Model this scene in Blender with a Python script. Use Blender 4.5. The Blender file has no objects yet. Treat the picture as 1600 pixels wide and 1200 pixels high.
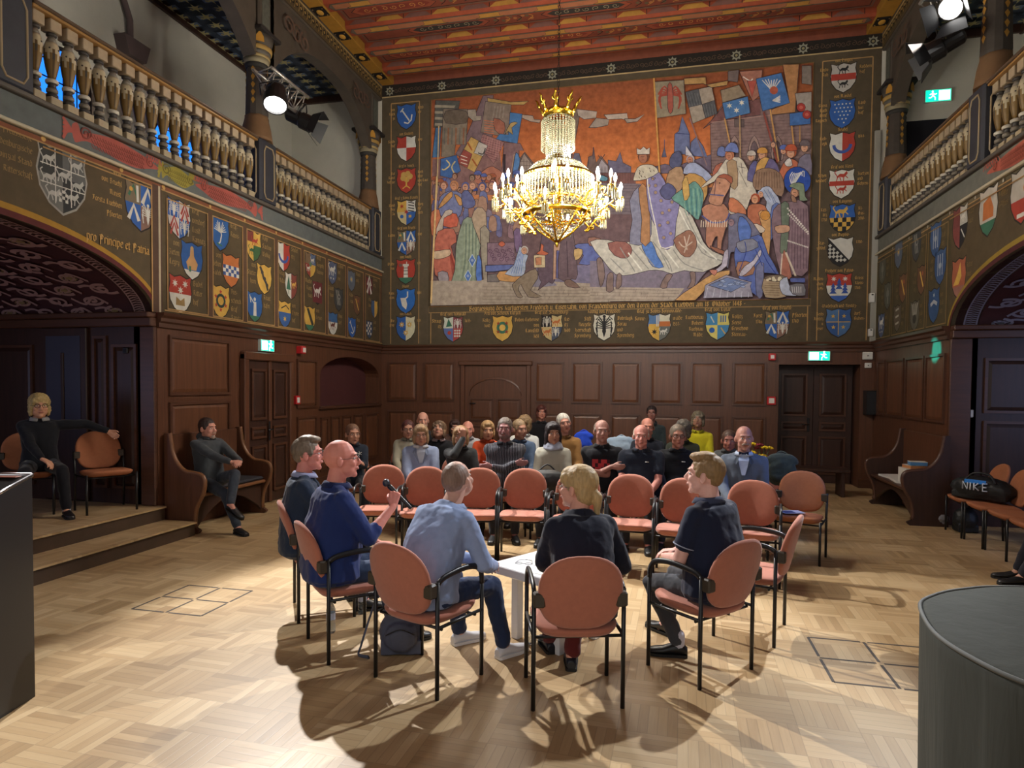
import bpy, bmesh, math, random
from math import sin, cos, pi, radians, sqrt, atan2
from mathutils import Vector as V, Matrix, Quaternion
random.seed(7)
SC = bpy.context.scene
COL = SC.collection

# ------------------------------------------------------------------ camera
F_PX, YAW, PITCH, ROLL, CY = 1015.84, 0.2310, -0.0310, 0.0081, 634.2
EYE = V((0, 0, 1.75))
def cam_axes():
    f = V((-sin(YAW)*cos(PITCH), cos(YAW)*cos(PITCH), sin(PITCH)))
    r0 = V((cos(YAW), sin(YAW), 0)); u0 = r0.cross(f)
    return r0*cos(ROLL)+u0*sin(ROLL), -r0*sin(ROLL)+u0*cos(ROLL), f
RR, UU, FF = cam_axes()
cd = bpy.data.cameras.new('camera'); cam = bpy.data.objects.new('camera', cd); COL.objects.link(cam)
m = Matrix.Identity(4)
for i in range(3):
    m[i][0] = RR[i]; m[i][1] = UU[i]; m[i][2] = -FF[i]; m[i][3] = EYE[i]
cam.matrix_world = m
cd.sensor_width = 36; cd.sensor_fit = 'HORIZONTAL'; cd.lens = F_PX*36/1600; cd.shift_y = (CY-600)/1600
cd.clip_start = 0.05; cd.clip_end = 200
SC.camera = cam
def ray(px, py): return FF + RR*((px-800)/F_PX) - UU*((py-CY)/F_PX)
def pl(px, py, ax, v):
    """point where the sight line of a photo pixel meets the plane axis=v"""
    d = ray(px, py); t = (v-EYE[ax])/d[ax]; return EYE + d*t
def fp(px, py, z=0.0): return pl(px, py, 2, z)

# ------------------------------------------------------------------ view, world, big lights
SC.view_settings.view_transform = 'Standard'; SC.view_settings.look = 'None'
SC.view_settings.gamma = 1; SC.view_settings.use_curve_mapping = False
SC.view_settings.exposure = 0.12
W = bpy.data.worlds.new('world'); SC.world = W; W.use_nodes = True
W.node_tree.nodes['Background'].inputs[0].default_value = (1.0, 0.97, 0.93, 1)
W.node_tree.nodes['Background'].inputs[1].default_value = 0.82
def light(name, kind, loc, energy, color=(1, 1, 1), aim=None, size=0.1, cone=60, blend=0.3, sizey=None):
    l = bpy.data.lights.new(name, kind); o = bpy.data.objects.new(name, l); COL.objects.link(o)
    l.energy = energy; l.color = color; o.location = loc
    if kind == 'SPOT': l.spot_size = radians(cone); l.spot_blend = blend; l.shadow_soft_size = size
    elif kind == 'AREA':
        l.size = size
        if sizey: l.shape = 'RECTANGLE'; l.size_y = sizey
    else: l.shadow_soft_size = size
    if aim is not None: o.rotation_euler = (V(aim)-V(loc)).to_track_quat('-Z', 'Y').to_euler()
    return o
# stage lamps on both gallery posts; added unseen rear spot brightens the mural
light('left_stage_light', 'SPOT', (-5.15, 8.05, 5.45), 2600, (1.0, 0.97, 0.93), (-0.4, 3.9, 0.4), 0.05, 56, 0.35)
light('right_stage_light', 'SPOT', (2.9, 8.3, 5.9), 1900, (0.90, 0.95, 1.0), (-1.3, 3.6, 0.4), 0.05, 44, 0.4)
light('added_rear_light', 'SPOT', (1.0, -2.0, 5.2), 1100, (1.0, 0.95, 0.9), (-1.0, 12.5, 5.9), 0.25, 46, 0.7)
light('wall_wash_light', 'SPOT', (2.95, 8.7, 5.9), 620, (1.0, 0.9, 0.78), (-5.7, 7.4, 2.0), 0.06, 34, 0.9)
light('cyan_stage_light', 'SPOT', (-5.0, 9.6, 5.6), 30000, (0.0, 0.85, 1.0), (3.55, 9.85, 2.27), 0.01, 2.3, 0.7)
light('blue_stage_light', 'SPOT', (3.1, 6.4, 3.6), 190, (0.1, 0.35, 1.0), (1.3, 7.4, 1.1), 0.05, 30, 0.8)

# ------------------------------------------------------------------ materials
def lin(c): c = c/255.0; return c/12.92 if c <= 0.04045 else ((c+0.055)/1.055)**2.4
def rgb(r, g, b): return (lin(r), lin(g), lin(b), 1)
MATS = {}
def mat(name, col=None, rough=0.6, metal=0.0, var=0.0, vscale=6.0, bump=0.0, bscale=40.0, stretch=None,
        attr=False, spec=0.5, emit=None, estr=0, trans=0, sheen=0, alpha=1, coat=0, wave=None):
    if name in MATS: return MATS[name]
    M = bpy.data.materials.new(name); M.use_nodes = True; MATS[name] = M
    nt = M.node_tree; N = nt.nodes; L = nt.links; b = N['Principled BSDF']
    I = b.inputs
    I['Roughness'].default_value = rough; I['Metallic'].default_value = metal
    I['Specular IOR Level'].default_value = spec; I['Transmission Weight'].default_value = trans
    I['Coat Weight'].default_value = coat; I['Alpha'].default_value = alpha
    if sheen: I['Sheen Weight'].default_value = sheen
    if col is not None: I['Base Color'].default_value = col
    if emit: I['Emission Color'].default_value = emit; I['Emission Strength'].default_value = estr
    src = None
    if attr:
        a = N.new('ShaderNodeAttribute'); a.attribute_name = 'Col'; src = a.outputs['Color']
        L.new(src, I['Base Color'])
    vec = None
    def coords():
        tc = N.new('ShaderNodeTexCoord'); o = tc.outputs['Object']
        if stretch:
            mp = N.new('ShaderNodeMapping'); mp.inputs['Scale'].default_value = stretch; L.new(o, mp.inputs['Vector']); o = mp.outputs[0]
        return o
    if var or bump: vec = coords()
    if var:
        n = N.new('ShaderNodeTexNoise'); n.inputs['Scale'].default_value = vscale; n.inputs['Detail'].default_value = 6
        n.inputs['Roughness'].default_value = 0.6
        L.new(vec, n.inputs['Vector'])
        mr = N.new('ShaderNodeMapRange'); mr.inputs[1].default_value = 0.25; mr.inputs[2].default_value = 0.75
        mr.inputs[3].default_value = 1-var; mr.inputs[4].default_value = 1+var
        L.new(n.outputs[0], mr.inputs[0])
        mx = N.new('ShaderNodeMix'); mx.data_type = 'RGBA'; mx.blend_type = 'MULTIPLY'; mx.inputs[0].default_value = 1
        if src: L.new(src, mx.inputs[6])
        else: mx.inputs[6].default_value = col
        L.new(mr.outputs[0], mx.inputs[7]); L.new(mx.outputs[2], I['Base Color'])
    if bump:
        n = N.new('ShaderNodeTexNoise'); n.inputs['Scale'].default_value = bscale; n.inputs['Detail'].default_value = 4
        n.inputs['Distortion'].default_value = 0.6
        L.new(vec, n.inputs['Vector'])
        bp = N.new('ShaderNodeBump'); bp.inputs['Strength'].default_value = 1; bp.inputs['Distance'].default_value = bump
        L.new(n.outputs[0], bp.inputs['Height']); L.new(bp.outputs[0], I['Normal'])
    return M

wood = mat('oak_panelling', rgb(90, 56, 38), 0.42, var=0.28, vscale=3.2, stretch=(9, 9, 0.6), bump=0.0015, bscale=6)
woodp = mat('oak_panel_field', rgb(100, 63, 42), 0.42, var=0.34, vscale=2.4, stretch=(7, 7, 0.45), bump=0.001, bscale=6)
woodh = mat('oak_moulding', rgb(80, 50, 35), 0.4, var=0.25, vscale=3.0, stretch=(0.8, 0.8, 9))
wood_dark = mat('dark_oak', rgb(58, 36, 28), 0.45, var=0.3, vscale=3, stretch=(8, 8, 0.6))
wood_honey = mat('honey_oak_edge', rgb(120, 80, 50), 0.4, var=0.2, vscale=5)
paint = mat('wall_paint', attr=True, rough=0.75, var=0.16, vscale=7, spec=0.25)
paintm = mat('mural_paint', attr=True, rough=0.75, var=0.30, vscale=11, spec=0.2)
plaster = mat('gallery_plaster', rgb(196, 192, 178), 0.9, var=0.10, vscale=1.4, bump=0.002, bscale=20)
black_metal = mat('black_metal', rgb(24, 24, 26), 0.38, spec=0.5)
chrome = mat('bright_metal', rgb(190, 190, 195), 0.2, metal=1)
gold = mat('polished_gold', rgb(235, 190, 70), 0.22, metal=1)
bluepaint = mat('blue_black_paint', rgb(44, 46, 54), 0.6, var=0.2)

# ------------------------------------------------------------------ mesh builder
class MB:
    def __init__(s): s.v = []; s.f = []; s.c = []; s.sm = []; s.mi = []; s.col = (1, 1, 1, 1); s.m = 0; s.smooth = False
    def face(s, idx, smooth=None, col=None):
        s.f.append(tuple(idx)); s.c.append(col or s.col); s.sm.append(s.smooth if smooth is None else smooth); s.mi.append(s.m)
    def add(s, vs, fs, smooth=None, col=None):
        o = len(s.v); s.v.extend([tuple(x) for x in vs])
        for f in fs: s.face([o+i for i in f], smooth, col)
    def box(s, x0, x1, y0, y1, z0, z1, bev=0, M=None):
        if x0 > x1: x0, x1 = x1, x0
        if y0 > y1: y0, y1 = y1, y0
        if z0 > z1: z0, z1 = z1, z0
        if bev > 0:
            b = min(bev, (x1-x0)*.49, (y1-y0)*.49, (z1-z0)*.49)
            lv = [(z0, b), (z0+b, 0), (z1-b, 0), (z1, b)]
            rings = []
            for z, i in lv:
                X0, X1, Y0, Y1 = x0+i, x1-i, y0+i, y1-i; k = b if i == 0 else b*.6
                rings.append([V(p) for p in [(X0+k, Y0, z), (X1-k, Y0, z), (X1, Y0+k, z), (X1, Y1-k, z), (X1-k, Y1, z), (X0+k, Y1, z), (X0, Y1-k, z), (X0, Y0+k, z)]])
            if M: rings = [[M @ p for p in r] for r in rings]
            s.rings(rings, True, True, smooth=False); return
        vs = [V((x, y, z)) for z in (z0, z1) for x, y in ((x0, y0), (x1, y0), (x1, y1), (x0, y1))]
        if M: vs = [M @ p for p in vs]
        s.add(vs, [(3, 2, 1, 0), (4, 5, 6, 7), (0, 1, 5, 4), (1, 2, 6, 5), (2, 3, 7, 6), (3, 0, 4, 7)], False)
    def rings(s, rings, cap0=True, cap1=True, smooth=None, closed=False, colf=None):
        n = len(rings[0]); o = len(s.v)
        for r in rings: s.v.extend([tuple(p) for p in r])
        R = len(rings)
        for i in range(R if closed else R-1):
            a = o+i*n; b = o+((i+1) % R)*n
            for j in range(n):
                k = (j+1) % n
                s.face((a+j, a+k, b+k, b+j), smooth, colf(i, j) if colf else None)
        if not closed:
            if cap0: s.face([o+j for j in reversed(range(n))], False)
            if cap1: s.face([o+(R-1)*n+j for j in range(n)], False)
    def tube(s, pts, r, n=8, cap=True, closed=False, rad=None, smooth=True, flat=1.0):
        pts = [V(p) for p in pts]; N = len(pts); rings = []; prev = None
        for i, p in enumerate(pts):
            if closed: d = pts[(i+1) % N]-pts[i-1]
            elif i == 0: d = pts[1]-p
            elif i == N-1: d = p-pts[-2]
            else: d = (pts[i+1]-p).normalized()+(p-pts[i-1]).normalized()
            if d.length < 1e-9: d = V((0, 0, 1))
            d.normalize()
            if prev is None:
                a = V((0, 0, 1)) if abs(d.z) < .9 else V((1, 0, 0))
                u = d.cross(a).normalized()
            else:
                u = prev-d*prev.dot(d)
                u = u.normalized() if u.length > 1e-6 else d.orthogonal().normalized()
            prev = u; w = d.cross(u); rr = rad[i] if rad else r
            rings.append([p+(u*cos(2*pi*j/n)+w*sin(2*pi*j/n)*flat)*rr for j in range(n)])
        s.rings(rings, cap, cap, smooth, closed)
    def lathe(s, prof, c=(0, 0, 0), n=16, smooth=True, axis=None, colf=None, cap=True):
        c = V(c); q = axis or Matrix.Identity(3)
        rings = [[c+q @ V((r*cos(2*pi*j/n), r*sin(2*pi*j/n), z)) for j in range(n)] for r, z in prof]
        s.rings(rings, cap, cap, smooth, colf=colf)
    def ell(s, c, r, M=None, n=12, k=8):
        c = V(c); r = V(r) if hasattr(r, '__len__') else V((r, r, r))
        rings = []
        for i in range(1, k):
            t = pi*i/k
            rings.append([V((r.x*sin(t)*cos(2*pi*j/n), r.y*sin(t)*sin(2*pi*j/n), -r.z*cos(t))) for j in range(n)])
        top = V((0, 0, r.z)); bot = V((0, 0, -r.z)); o = len(s.v)
        T = (lambda p: c+(M @ p)) if M else (lambda p: c+p)
        for g in rings: s.v.extend([tuple(T(p)) for p in g])
        R = len(rings)
        for i in range(R-1):
            for j in range(n):
                kk = (j+1) % n; s.face((o+i*n+j, o+i*n+kk, o+(i+1)*n+kk, o+(i+1)*n+j), True)
        s.v.append(tuple(T(bot))); s.v.append(tuple(T(top))); a = len(s.v)-2; b = a+1
        for j in range(n):
            kk = (j+1) % n; s.face((a, o+kk, o+j), True); s.face((b, o+(R-1)*n+j, o+(R-1)*n+kk), True)
    def cap(s, a, b, ra, rb, n=10):
        """tapered capsule"""
        a = V(a); b = V(b); d = b-a; L = d.length
        if L < 1e-6: s.ell(a, max(ra, rb)); return
        q = d.to_track_quat('Z', 'Y').to_matrix(); prof = []
        for t in (-.98, -.8, -.45, 0): prof.append((ra*sqrt(max(0, 1-t*t)), ra*t))
        for t in (0, .45, .8, .98): prof.append((rb*sqrt(max(0, 1-t*t)), L+rb*t))
        s.lathe(prof, a, n, True, q)
    def prism(s, poly, z0, z1, M=None):
        n = len(poly); vs = [V((x, y, z0)) for x, y in poly]+[V((x, y, z1)) for x, y in poly]
        if M: vs = [M @ p for p in vs]
        s.add(vs, [tuple(reversed(range(n))), tuple(range(n, 2*n))]+[(i, (i+1) % n, n+(i+1) % n, n+i) for i in range(n)], False)
    def obj(s, name, mats, parent=None, loc=None):
        me = bpy.data.meshes.new(name); me.from_pydata([tuple(p) for p in s.v], [], s.f)
        me.polygons.foreach_set('use_smooth', s.sm); me.polygons.foreach_set('material_index', s.mi)
        if not isinstance(mats, (list, tuple)): mats = [mats]
        for M in mats: me.materials.append(M)
        if any('Col' == getattr(n, 'attribute_name', '') for M in mats for n in M.node_tree.nodes):
            at = me.color_attributes.new('Col', 'FLOAT_COLOR', 'CORNER'); buf = []
            for f, c in zip(s.f, s.c): buf.extend(list(c)*len(f))
            at.data.foreach_set('color', buf)
        o = bpy.data.objects.new(name, me); COL.objects.link(o)
        if parent: o.parent = parent
        if loc is not None: o.location = loc
        return o
def tag(o, label=None, cat=None, group=None, kind=None):
    if label: o['label'] = label
    if cat: o['category'] = cat
    if group: o['group'] = group
    if kind: o['kind'] = kind
    return o
def thing(name, label, cat, loc=(0, 0, 0), rz=0, group=None):
    o = bpy.data.objects.new(name, None); COL.objects.link(o); o.location = loc; o.rotation_euler = (0, 0, rz)
    o.empty_display_size = 0.1
    return tag(o, label, cat, group)
def struct(b, name, m): return tag(b.obj(name, m), kind='structure')
def copy_tree(o, parent=None, loc=None, rz=None):
    c = o.copy(); COL.objects.link(c)
    if parent: c.parent = parent
    if loc is not None: c.location = loc
    if rz is not None: c.rotation_euler = (0, 0, rz)
    for ch in list(o.children): copy_tree(ch, c)
    return c
def bake(objs):
    """turn modifier stacks into plain meshes, all in one evaluation"""
    dg = bpy.context.evaluated_depsgraph_get(); out = []
    for o in objs:
        me = bpy.data.meshes.new_from_object(o.evaluated_get(dg)); out.append((o, me))
    for o, me in out:
        mats = list(o.data.materials); o.modifiers.clear(); o.data = me
        if not me.materials:
            for M in mats: me.materials.append(M)
def cr(pts, k=6, closed=False):
    """Catmull-Rom through points of any dimension"""
    P = [V(p) for p in pts]; n = len(P); out = []
    for i in range(n if closed else n-1):
        p0 = P[i-1] if (closed or i > 0) else P[0]; p1 = P[i]; p2 = P[(i+1) % n]; p3 = P[(i+2) % n] if (closed or i+2 < n) else P[n-1]
        for j in range(k):
            t = j/k
            out.append(0.5*((2*p1)+(p2-p0)*t+(2*p0-5*p1+4*p2-p3)*t*t+(3*p1-p0-3*p2+p3)*t**3))
    if not closed: out.append(P[-1])
    return out

# ------------------------------------------------------------------ flat painting on a wall
def C3(c):
    if max(c[:3]) <= 1.001: return c
    l = .3*c[0]+.55*c[1]+.15*c[2]
    return rgb(*[max(0, q*.84+l*.16) for q in c[:3]])
GLYPH = {
'a': (.62, [[(.12, .85), (.38, 1), (.52, .85), (.52, .15), (.66, 0)], [(.5, .55), (.15, .42), (.1, .15), (.28, 0), (.5, .15)]]),
'b': (.66, [[(.1, 1.4), (.12, .1), (.32, 0), (.55, .2), (.55, .8), (.38, 1), (.14, .8)]]),
'c': (.52, [[(.52, .86), (.32, 1), (.1, .8), (.1, .2), (.3, 0), (.52, .16)]]),
'd': (.66, [[(.2, 1.35), (.55, .85), (.55, .2), (.34, 0), (.1, .2), (.1, .75), (.34, 1), (.5, .9)]]),
'e': (.54, [[(.12, .5), (.5, .64), (.5, .84), (.32, 1), (.1, .8), (.1, .2), (.3, 0), (.52, .16)]]),
'f': (.42, [[(.48, 1.3), (.3, 1.42), (.15, 1.2), (.15, -.3)], [(.0, .95), (.4, .95)]]),
'g': (.64, [[(.52, .9), (.32, 1), (.1, .8), (.1, .25), (.32, .05), (.52, .25)], [(.53, 1), (.53, -.2), (.3, -.4), (.05, -.25)]]),
'h': (.66, [[(.12, 1.4), (.12, 0)], [(.14, .82), (.38, 1), (.55, .82), (.55, .1), (.4, -.3)]]),
'i': (.3, [[(.14, 1), (.14, 0), (.26, 0)], [(.1, 1.25), (.2, 1.3)]]),
'j': (.3, [[(.16, 1), (.16, -.2), (.0, -.35)], [(.1, 1.25), (.2, 1.3)]]),
'k': (.58, [[(.12, 1.4), (.12, 0)], [(.14, .6), (.4, 1), (.3, .6), (.55, 0)]]),
'l': (.3, [[(.13, 1.4), (.13, .05), (.28, 0)]]),
'm': (.96, [[(.1, 1), (.1, 0)], [(.12, .85), (.33, 1), (.46, .85), (.46, 0)], [(.48, .85), (.7, 1), (.82, .85), (.82, 0), (.94, 0)]]),
'n': (.64, [[(.1, 1), (.1, 0)], [(.12, .85), (.36, 1), (.5, .85), (.5, 0), (.64, 0)]]),
'o': (.6, [[(.3, 1), (.1, .8), (.1, .2), (.3, 0), (.5, .2), (.5, .8), (.3, 1)]]),
'p': (.64, [[(.12, 1), (.12, -.42)], [(.14, .85), (.36, 1), (.53, .8), (.53, .2), (.34, 0), (.14, .15)]]),
'q': (.64, [[(.52, 1), (.52, -.42)], [(.5, .9), (.3, 1), (.1, .8), (.1, .2), (.3, 0), (.5, .15)]]),
'r': (.46, [[(.1, 1), (.1, 0)], [(.12, .85), (.34, 1), (.46, .86)]]),
's': (.54, [[(.5, .88), (.3, 1), (.1, .82), (.15, .6), (.45, .42), (.5, .2), (.3, 0), (.08, .12)]]),
't': (.42, [[(.16, 1.25), (.16, .1), (.3, 0), (.42, .1)], [(.0, .95), (.4, .95)]]),
'u': (.64, [[(.1, 1), (.1, .15), (.28, 0), (.5, .2)], [(.5, 1), (.5, 0), (.64, 0)]]),
'v': (.62, [[(.1, 1), (.1, .25), (.3, 0), (.52, .3), (.5, .8), (.36, 1)]]),
'w': (.88, [[(.1, 1), (.1, .2), (.25, 0), (.42, .2), (.42, 1)], [(.42, .2), (.58, 0), (.78, .3), (.76, .8), (.62, 1)]]),
'x': (.56, [[(.1, 1), (.48, 0)], [(.48, 1), (.1, 0)]]),
'y': (.62, [[(.1, 1), (.1, .3), (.3, .05), (.5, .25)], [(.52, 1), (.5, -.1), (.2, -.4)]]),
'z': (.54, [[(.1, .95), (.46, .95), (.25, .5), (.5, .25), (.4, -.3), (.1, -.3)]]),
'-': (.4, [[(.06, .5), (.34, .5)]]), '.': (.26, [[(.1, .05), (.16, .08)]]), ',': (.26, [[(.14, .06), (.06, -.2)]]), ' ': (.4, []),
'0': (.6, [[(.3, 1.25), (.1, 1), (.1, .25), (.3, 0), (.5, .25), (.5, 1), (.3, 1.25)]]), '1': (.36, [[(.05, 1.05), (.2, 1.25), (.2, 0)]]),
'2': (.56, [[(.1, 1.05), (.3, 1.25), (.5, 1), (.45, .6), (.1, .05), (.52, .05)]]), '3': (.56, [[(.1, 1.2), (.46, 1.2), (.25, .75), (.5, .5), (.4, .05), (.1, .1)]]),
'4': (.58, [[(.4, 0), (.4, 1.25), (.06, .4), (.55, .4)]]), '5': (.56, [[(.48, 1.22), (.14, 1.22), (.12, .75), (.45, .7), (.48, .2), (.25, 0), (.08, .1)]]),
'6': (.58, [[(.46, 1.2), (.12, .8), (.12, .2), (.3, 0), (.5, .2), (.48, .6), (.15, .6)]]), '7': (.5, [[(.08, 1.22), (.48, 1.22), (.2, 0)]]),
'8': (.58, [[(.3, 1.25), (.12, 1), (.48, .35), (.3, 0), (.1, .3), (.48, 1), (.3, 1.25)]]), '9': (.58, [[(.48, .7), (.14, .7), (.12, 1.05), (.3, 1.25), (.48, 1.05), (.48, .3), (.2, 0)]]),
}
UP = {
'A': (.95, [[(.1, 1.1), (.35, 1.35), (.55, 1.2), (.7, 0)], [(.45, 1.2), (.2, .1), (.02, .05)], [(.2, .55), (.65, .55)]]),
'B': (.9, [[(.2, 1.3), (.2, .05)], [(.02, 1.2), (.4, 1.38), (.7, 1.1), (.4, .75), (.78, .45), (.5, 0), (.1, .05)]]),
'C': (.8, [[(.7, 1.2), (.4, 1.38), (.1, 1), (.12, .3), (.4, 0), (.72, .2)], [(.4, 1.2), (.38, .2)]]),
'D': (.92, [[(.02, 1.2), (.45, 1.38), (.78, 1), (.78, .35), (.45, 0), (.1, .1)], [(.25, 1.2), (.2, .1)], [(.42, 1.2), (.42, .2)]]),
'E': (.8, [[(.7, 1.2), (.4, 1.38), (.1, 1), (.12, .3), (.4, 0), (.72, .2)], [(.3, .68), (.62, .75)], [(.4, 1.2), (.38, .2)]]),
'F': (.78, [[(.05, 1.25), (.75, 1.3)], [(.3, 1.3), (.28, .2), (.02, 0)], [(.3, .7), (.62, .75)], [(.48, 1.2), (.46, .4)]]),
'G': (.9, [[(.75, 1.2), (.4, 1.38), (.1, 1), (.12, .3), (.4, 0), (.75, .2), (.75, .7), (.45, .7)], [(.36, 1.2), (.34, .2)]]),
'H': (.92, [[(.02, 1.1), (.3, 1.35), (.25, .1)], [(.28, .7), (.6, .85), (.75, .6), (.7, .1), (.5, -.25)]]),
'I': (.6, [[(.05, 1.2), (.35, 1.35), (.5, 1.2)], [(.35, 1.3), (.35, .3), (.05, .05)]]),
'J': (.6, [[(.05, 1.2), (.35, 1.35), (.55, 1.2)], [(.38, 1.3), (.38, 0), (.05, -.25)]]),
'K': (.88, [[(.05, 1.2), (.3, 1.35), (.25, .05)], [(.28, .75), (.6, 1.3), (.75, 1.2)], [(.3, .72), (.6, .6), (.7, .05)]]),
'L': (.82, [[(.5, 1.2), (.3, 1.38), (.15, 1.1), (.25, .2), (.5, .0), (.75, .2)], [(.02, .1), (.3, .25)], [(.4, 1.1), (.42, .3)]]),
'M': (1.15, [[(.02, 1.1), (.25, 1.35), (.22, .05)], [(.25, 1.1), (.5, 1.35), (.55, .1)], [(.55, 1.1), (.8, 1.35), (.9, .2), (1.05, .05)]]),
'N': (.95, [[(.02, 1.1), (.3, 1.35), (.25, .05)], [(.28, 1.1), (.55, 1.35), (.7, 1.1), (.68, .2), (.85, .05)]]),
'O': (.9, [[(.42, 1.38), (.1, 1), (.12, .3), (.42, 0), (.75, .35), (.75, 1), (.42, 1.38)], [(.4, 1.2), (.4, .2)]]),
'P': (.88, [[(.02, 1.15), (.45, 1.38), (.75, 1.05), (.6, .6), (.3, .6)], [(.25, 1.2), (.25, -.3)], [(.42, 1.2), (.42, .6)]]),
'R': (.9, [[(.02, 1.15), (.4, 1.38), (.7, 1.1), (.5, .7), (.25, .7)], [(.25, 1.2), (.22, .05)], [(.45, .7), (.68, .2), (.85, .05)]]),
'S': (.82, [[(.72, 1.2), (.4, 1.38), (.12, 1.1), (.3, .75), (.7, .5), (.62, .1), (.3, 0), (.05, .15)], [(.4, 1.2), (.36, .75)], [(.45, .6), (.42, .15)]]),
'T': (.8, [[(.05, 1.25), (.7, 1.3)], [(.3, 1.2), (.1, .9), (.14, .3), (.42, 0), (.7, .2)], [(.48, 1.25), (.46, .2)]]),
'U': (.88, [[(.05, 1.2), (.22, 1.3), (.15, .3), (.4, 0), (.68, .25)], [(.68, 1.3), (.68, .05), (.82, .0)]]),
'V': (.88, [[(.05, 1.2), (.22, 1.3), (.18, .3), (.4, 0), (.72, .4), (.66, 1.1), (.45, 1.35)]]),
'W': (1.15, [[(.05, 1.2), (.2, 1.3), (.15, .25), (.35, 0), (.55, .25), (.52, 1.25)], [(.55, .25), (.75, 0), (1.0, .4), (.95, 1.1), (.75, 1.35)]]),
'Z': (.75, [[(.1, 1.25), (.6, 1.25), (.3, .7), (.62, .4), (.45, 0), (.1, .1)]]),
}
GLYPH.update(UP)
class Paint:
    def __init__(s, O, U, Wv, N, px=None, step=0.00012):
        s.O = V(O); s.U = V(U); s.W = V(Wv); s.N = V(N); s.b = MB(); s.k = 0; s.px = px; s.step = step
    def to3(s, p, lift=None):
        d = s.k*s.step if lift is None else lift
        if s.px: q = s.px(p[0], p[1]); return q + s.N*d
        return s.O + s.U*p[0] + s.W*p[1] + s.N*d
    def poly(s, pts, col, smooth=0, out=None, ow=1.0):
        if smooth: pts = [tuple(p) for p in cr(pts, smooth, True)]
        s.k += 1
        s.b.add([s.to3(p) for p in pts], [range(len(pts))], False, C3(col))
        if out: s.line(list(pts)+[pts[0]], ow, out)
    def line(s, pts, w, col, smooth=0):
        if smooth: pts = [tuple(p) for p in cr(pts, smooth)]
        s.k += 1; c = C3(col); n = len(pts); L = []; R = []
        for i in range(n):
            a = pts[max(i-1, 0)]; b = pts[min(i+1, n-1)]; dx, dy = b[0]-a[0], b[1]-a[1]; l = math.hypot(dx, dy) or 1
            nx, ny = -dy/l*w/2, dx/l*w/2
            L.append((pts[i][0]+nx, pts[i][1]+ny)); R.append((pts[i][0]-nx, pts[i][1]-ny))
        vs = [s.to3(p) for p in L]+[s.to3(p) for p in R]
        s.b.add(vs, [(i, i+1, n+i+1, n+i) for i in range(n-1)], False, c)
    def circ(s, c, r, col, n=12, ry=None, out=None, ow=1):
        s.poly([(c[0]+r*cos(2*pi*i/n), c[1]+(ry or r)*sin(2*pi*i/n)) for i in range(n)], col, 0, out, ow)
    def star(s, c, r, col, n=6, inner=.42):
        s.poly([(c[0]+(r if i % 2 == 0 else r*inner)*sin(pi*i/n), c[1]+(r if i % 2 == 0 else r*inner)*cos(pi*i/n)) for i in range(2*n)], col)
    def rect(s, x0, y0, x1, y1, col): s.poly([(x0, y0), (x1, y0), (x1, y1), (x0, y1)], col)
    def frame(s, x0, y0, x1, y1, w, col):
        for a in ((x0, y0, x1, y0+w), (x0, y1-w, x1, y1), (x0, y0, x0+w, y1), (x1-w, y0, x1, y1)): s.rect(*a, col)
    def textw(s, t, h): return sum(GLYPH.get(ch, (.6, []))[0] for ch in t)*h*1.12
    def text(s, t, x, y, h, col, align='l', ydown=False, nib=.19):
        """x,y = baseline start; h = x-height; broad-nib blackletter"""
        if align == 'c': x -= s.textw(t, h)/2
        if align == 'r': x -= s.textw(t, h)
        c = C3(col); s.k += 1; sg = -1 if ydown else 1; a = radians(42); nx, ny = cos(a)*nib*.5, sin(a)*nib*.5
        for ch in t:
            w, st = GLYPH.get(ch, (.6, []))
            for pl_ in st:
                for (ax, ay), (bx, by) in zip(pl_[:-1], pl_[1:]):
                    q = [(ax-nx, ay-ny), (ax+nx, ay+ny), (bx+nx, by+ny), (bx-nx, by-ny)]
                    dx, dy = bx-ax, by-ay; l = math.hypot(dx, dy) or 1
                    if abs(dx*ny-dy*nx)/l < .035:
                        px_, py_ = -dy/l*.035, dx/l*.035
                        q = [(ax-px_, ay-py_), (ax+px_, ay+py_), (bx+px_, by+py_), (bx-px_, by-py_)]
                    s.b.add([s.to3((x+u*h*1.0, y+sg*v*h)) for u, v in q], [(0, 1, 2, 3)], False, c)
            x += w*h*1.12
        return x
    def obj(s, name, m, parent=None): return s.b.obj(name, m, parent)
# ------------------------------------------------------------------ room shell
XL, XR, YB, YF = -5.73, 3.55, 12.52, -3.0
ZW, ZG, ZB, ZR, ZT, ZC = 2.565, 4.08, 4.36, 5.27, 7.62, 8.02
XGL, XGR = -7.8, 5.65
DG = {}
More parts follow.
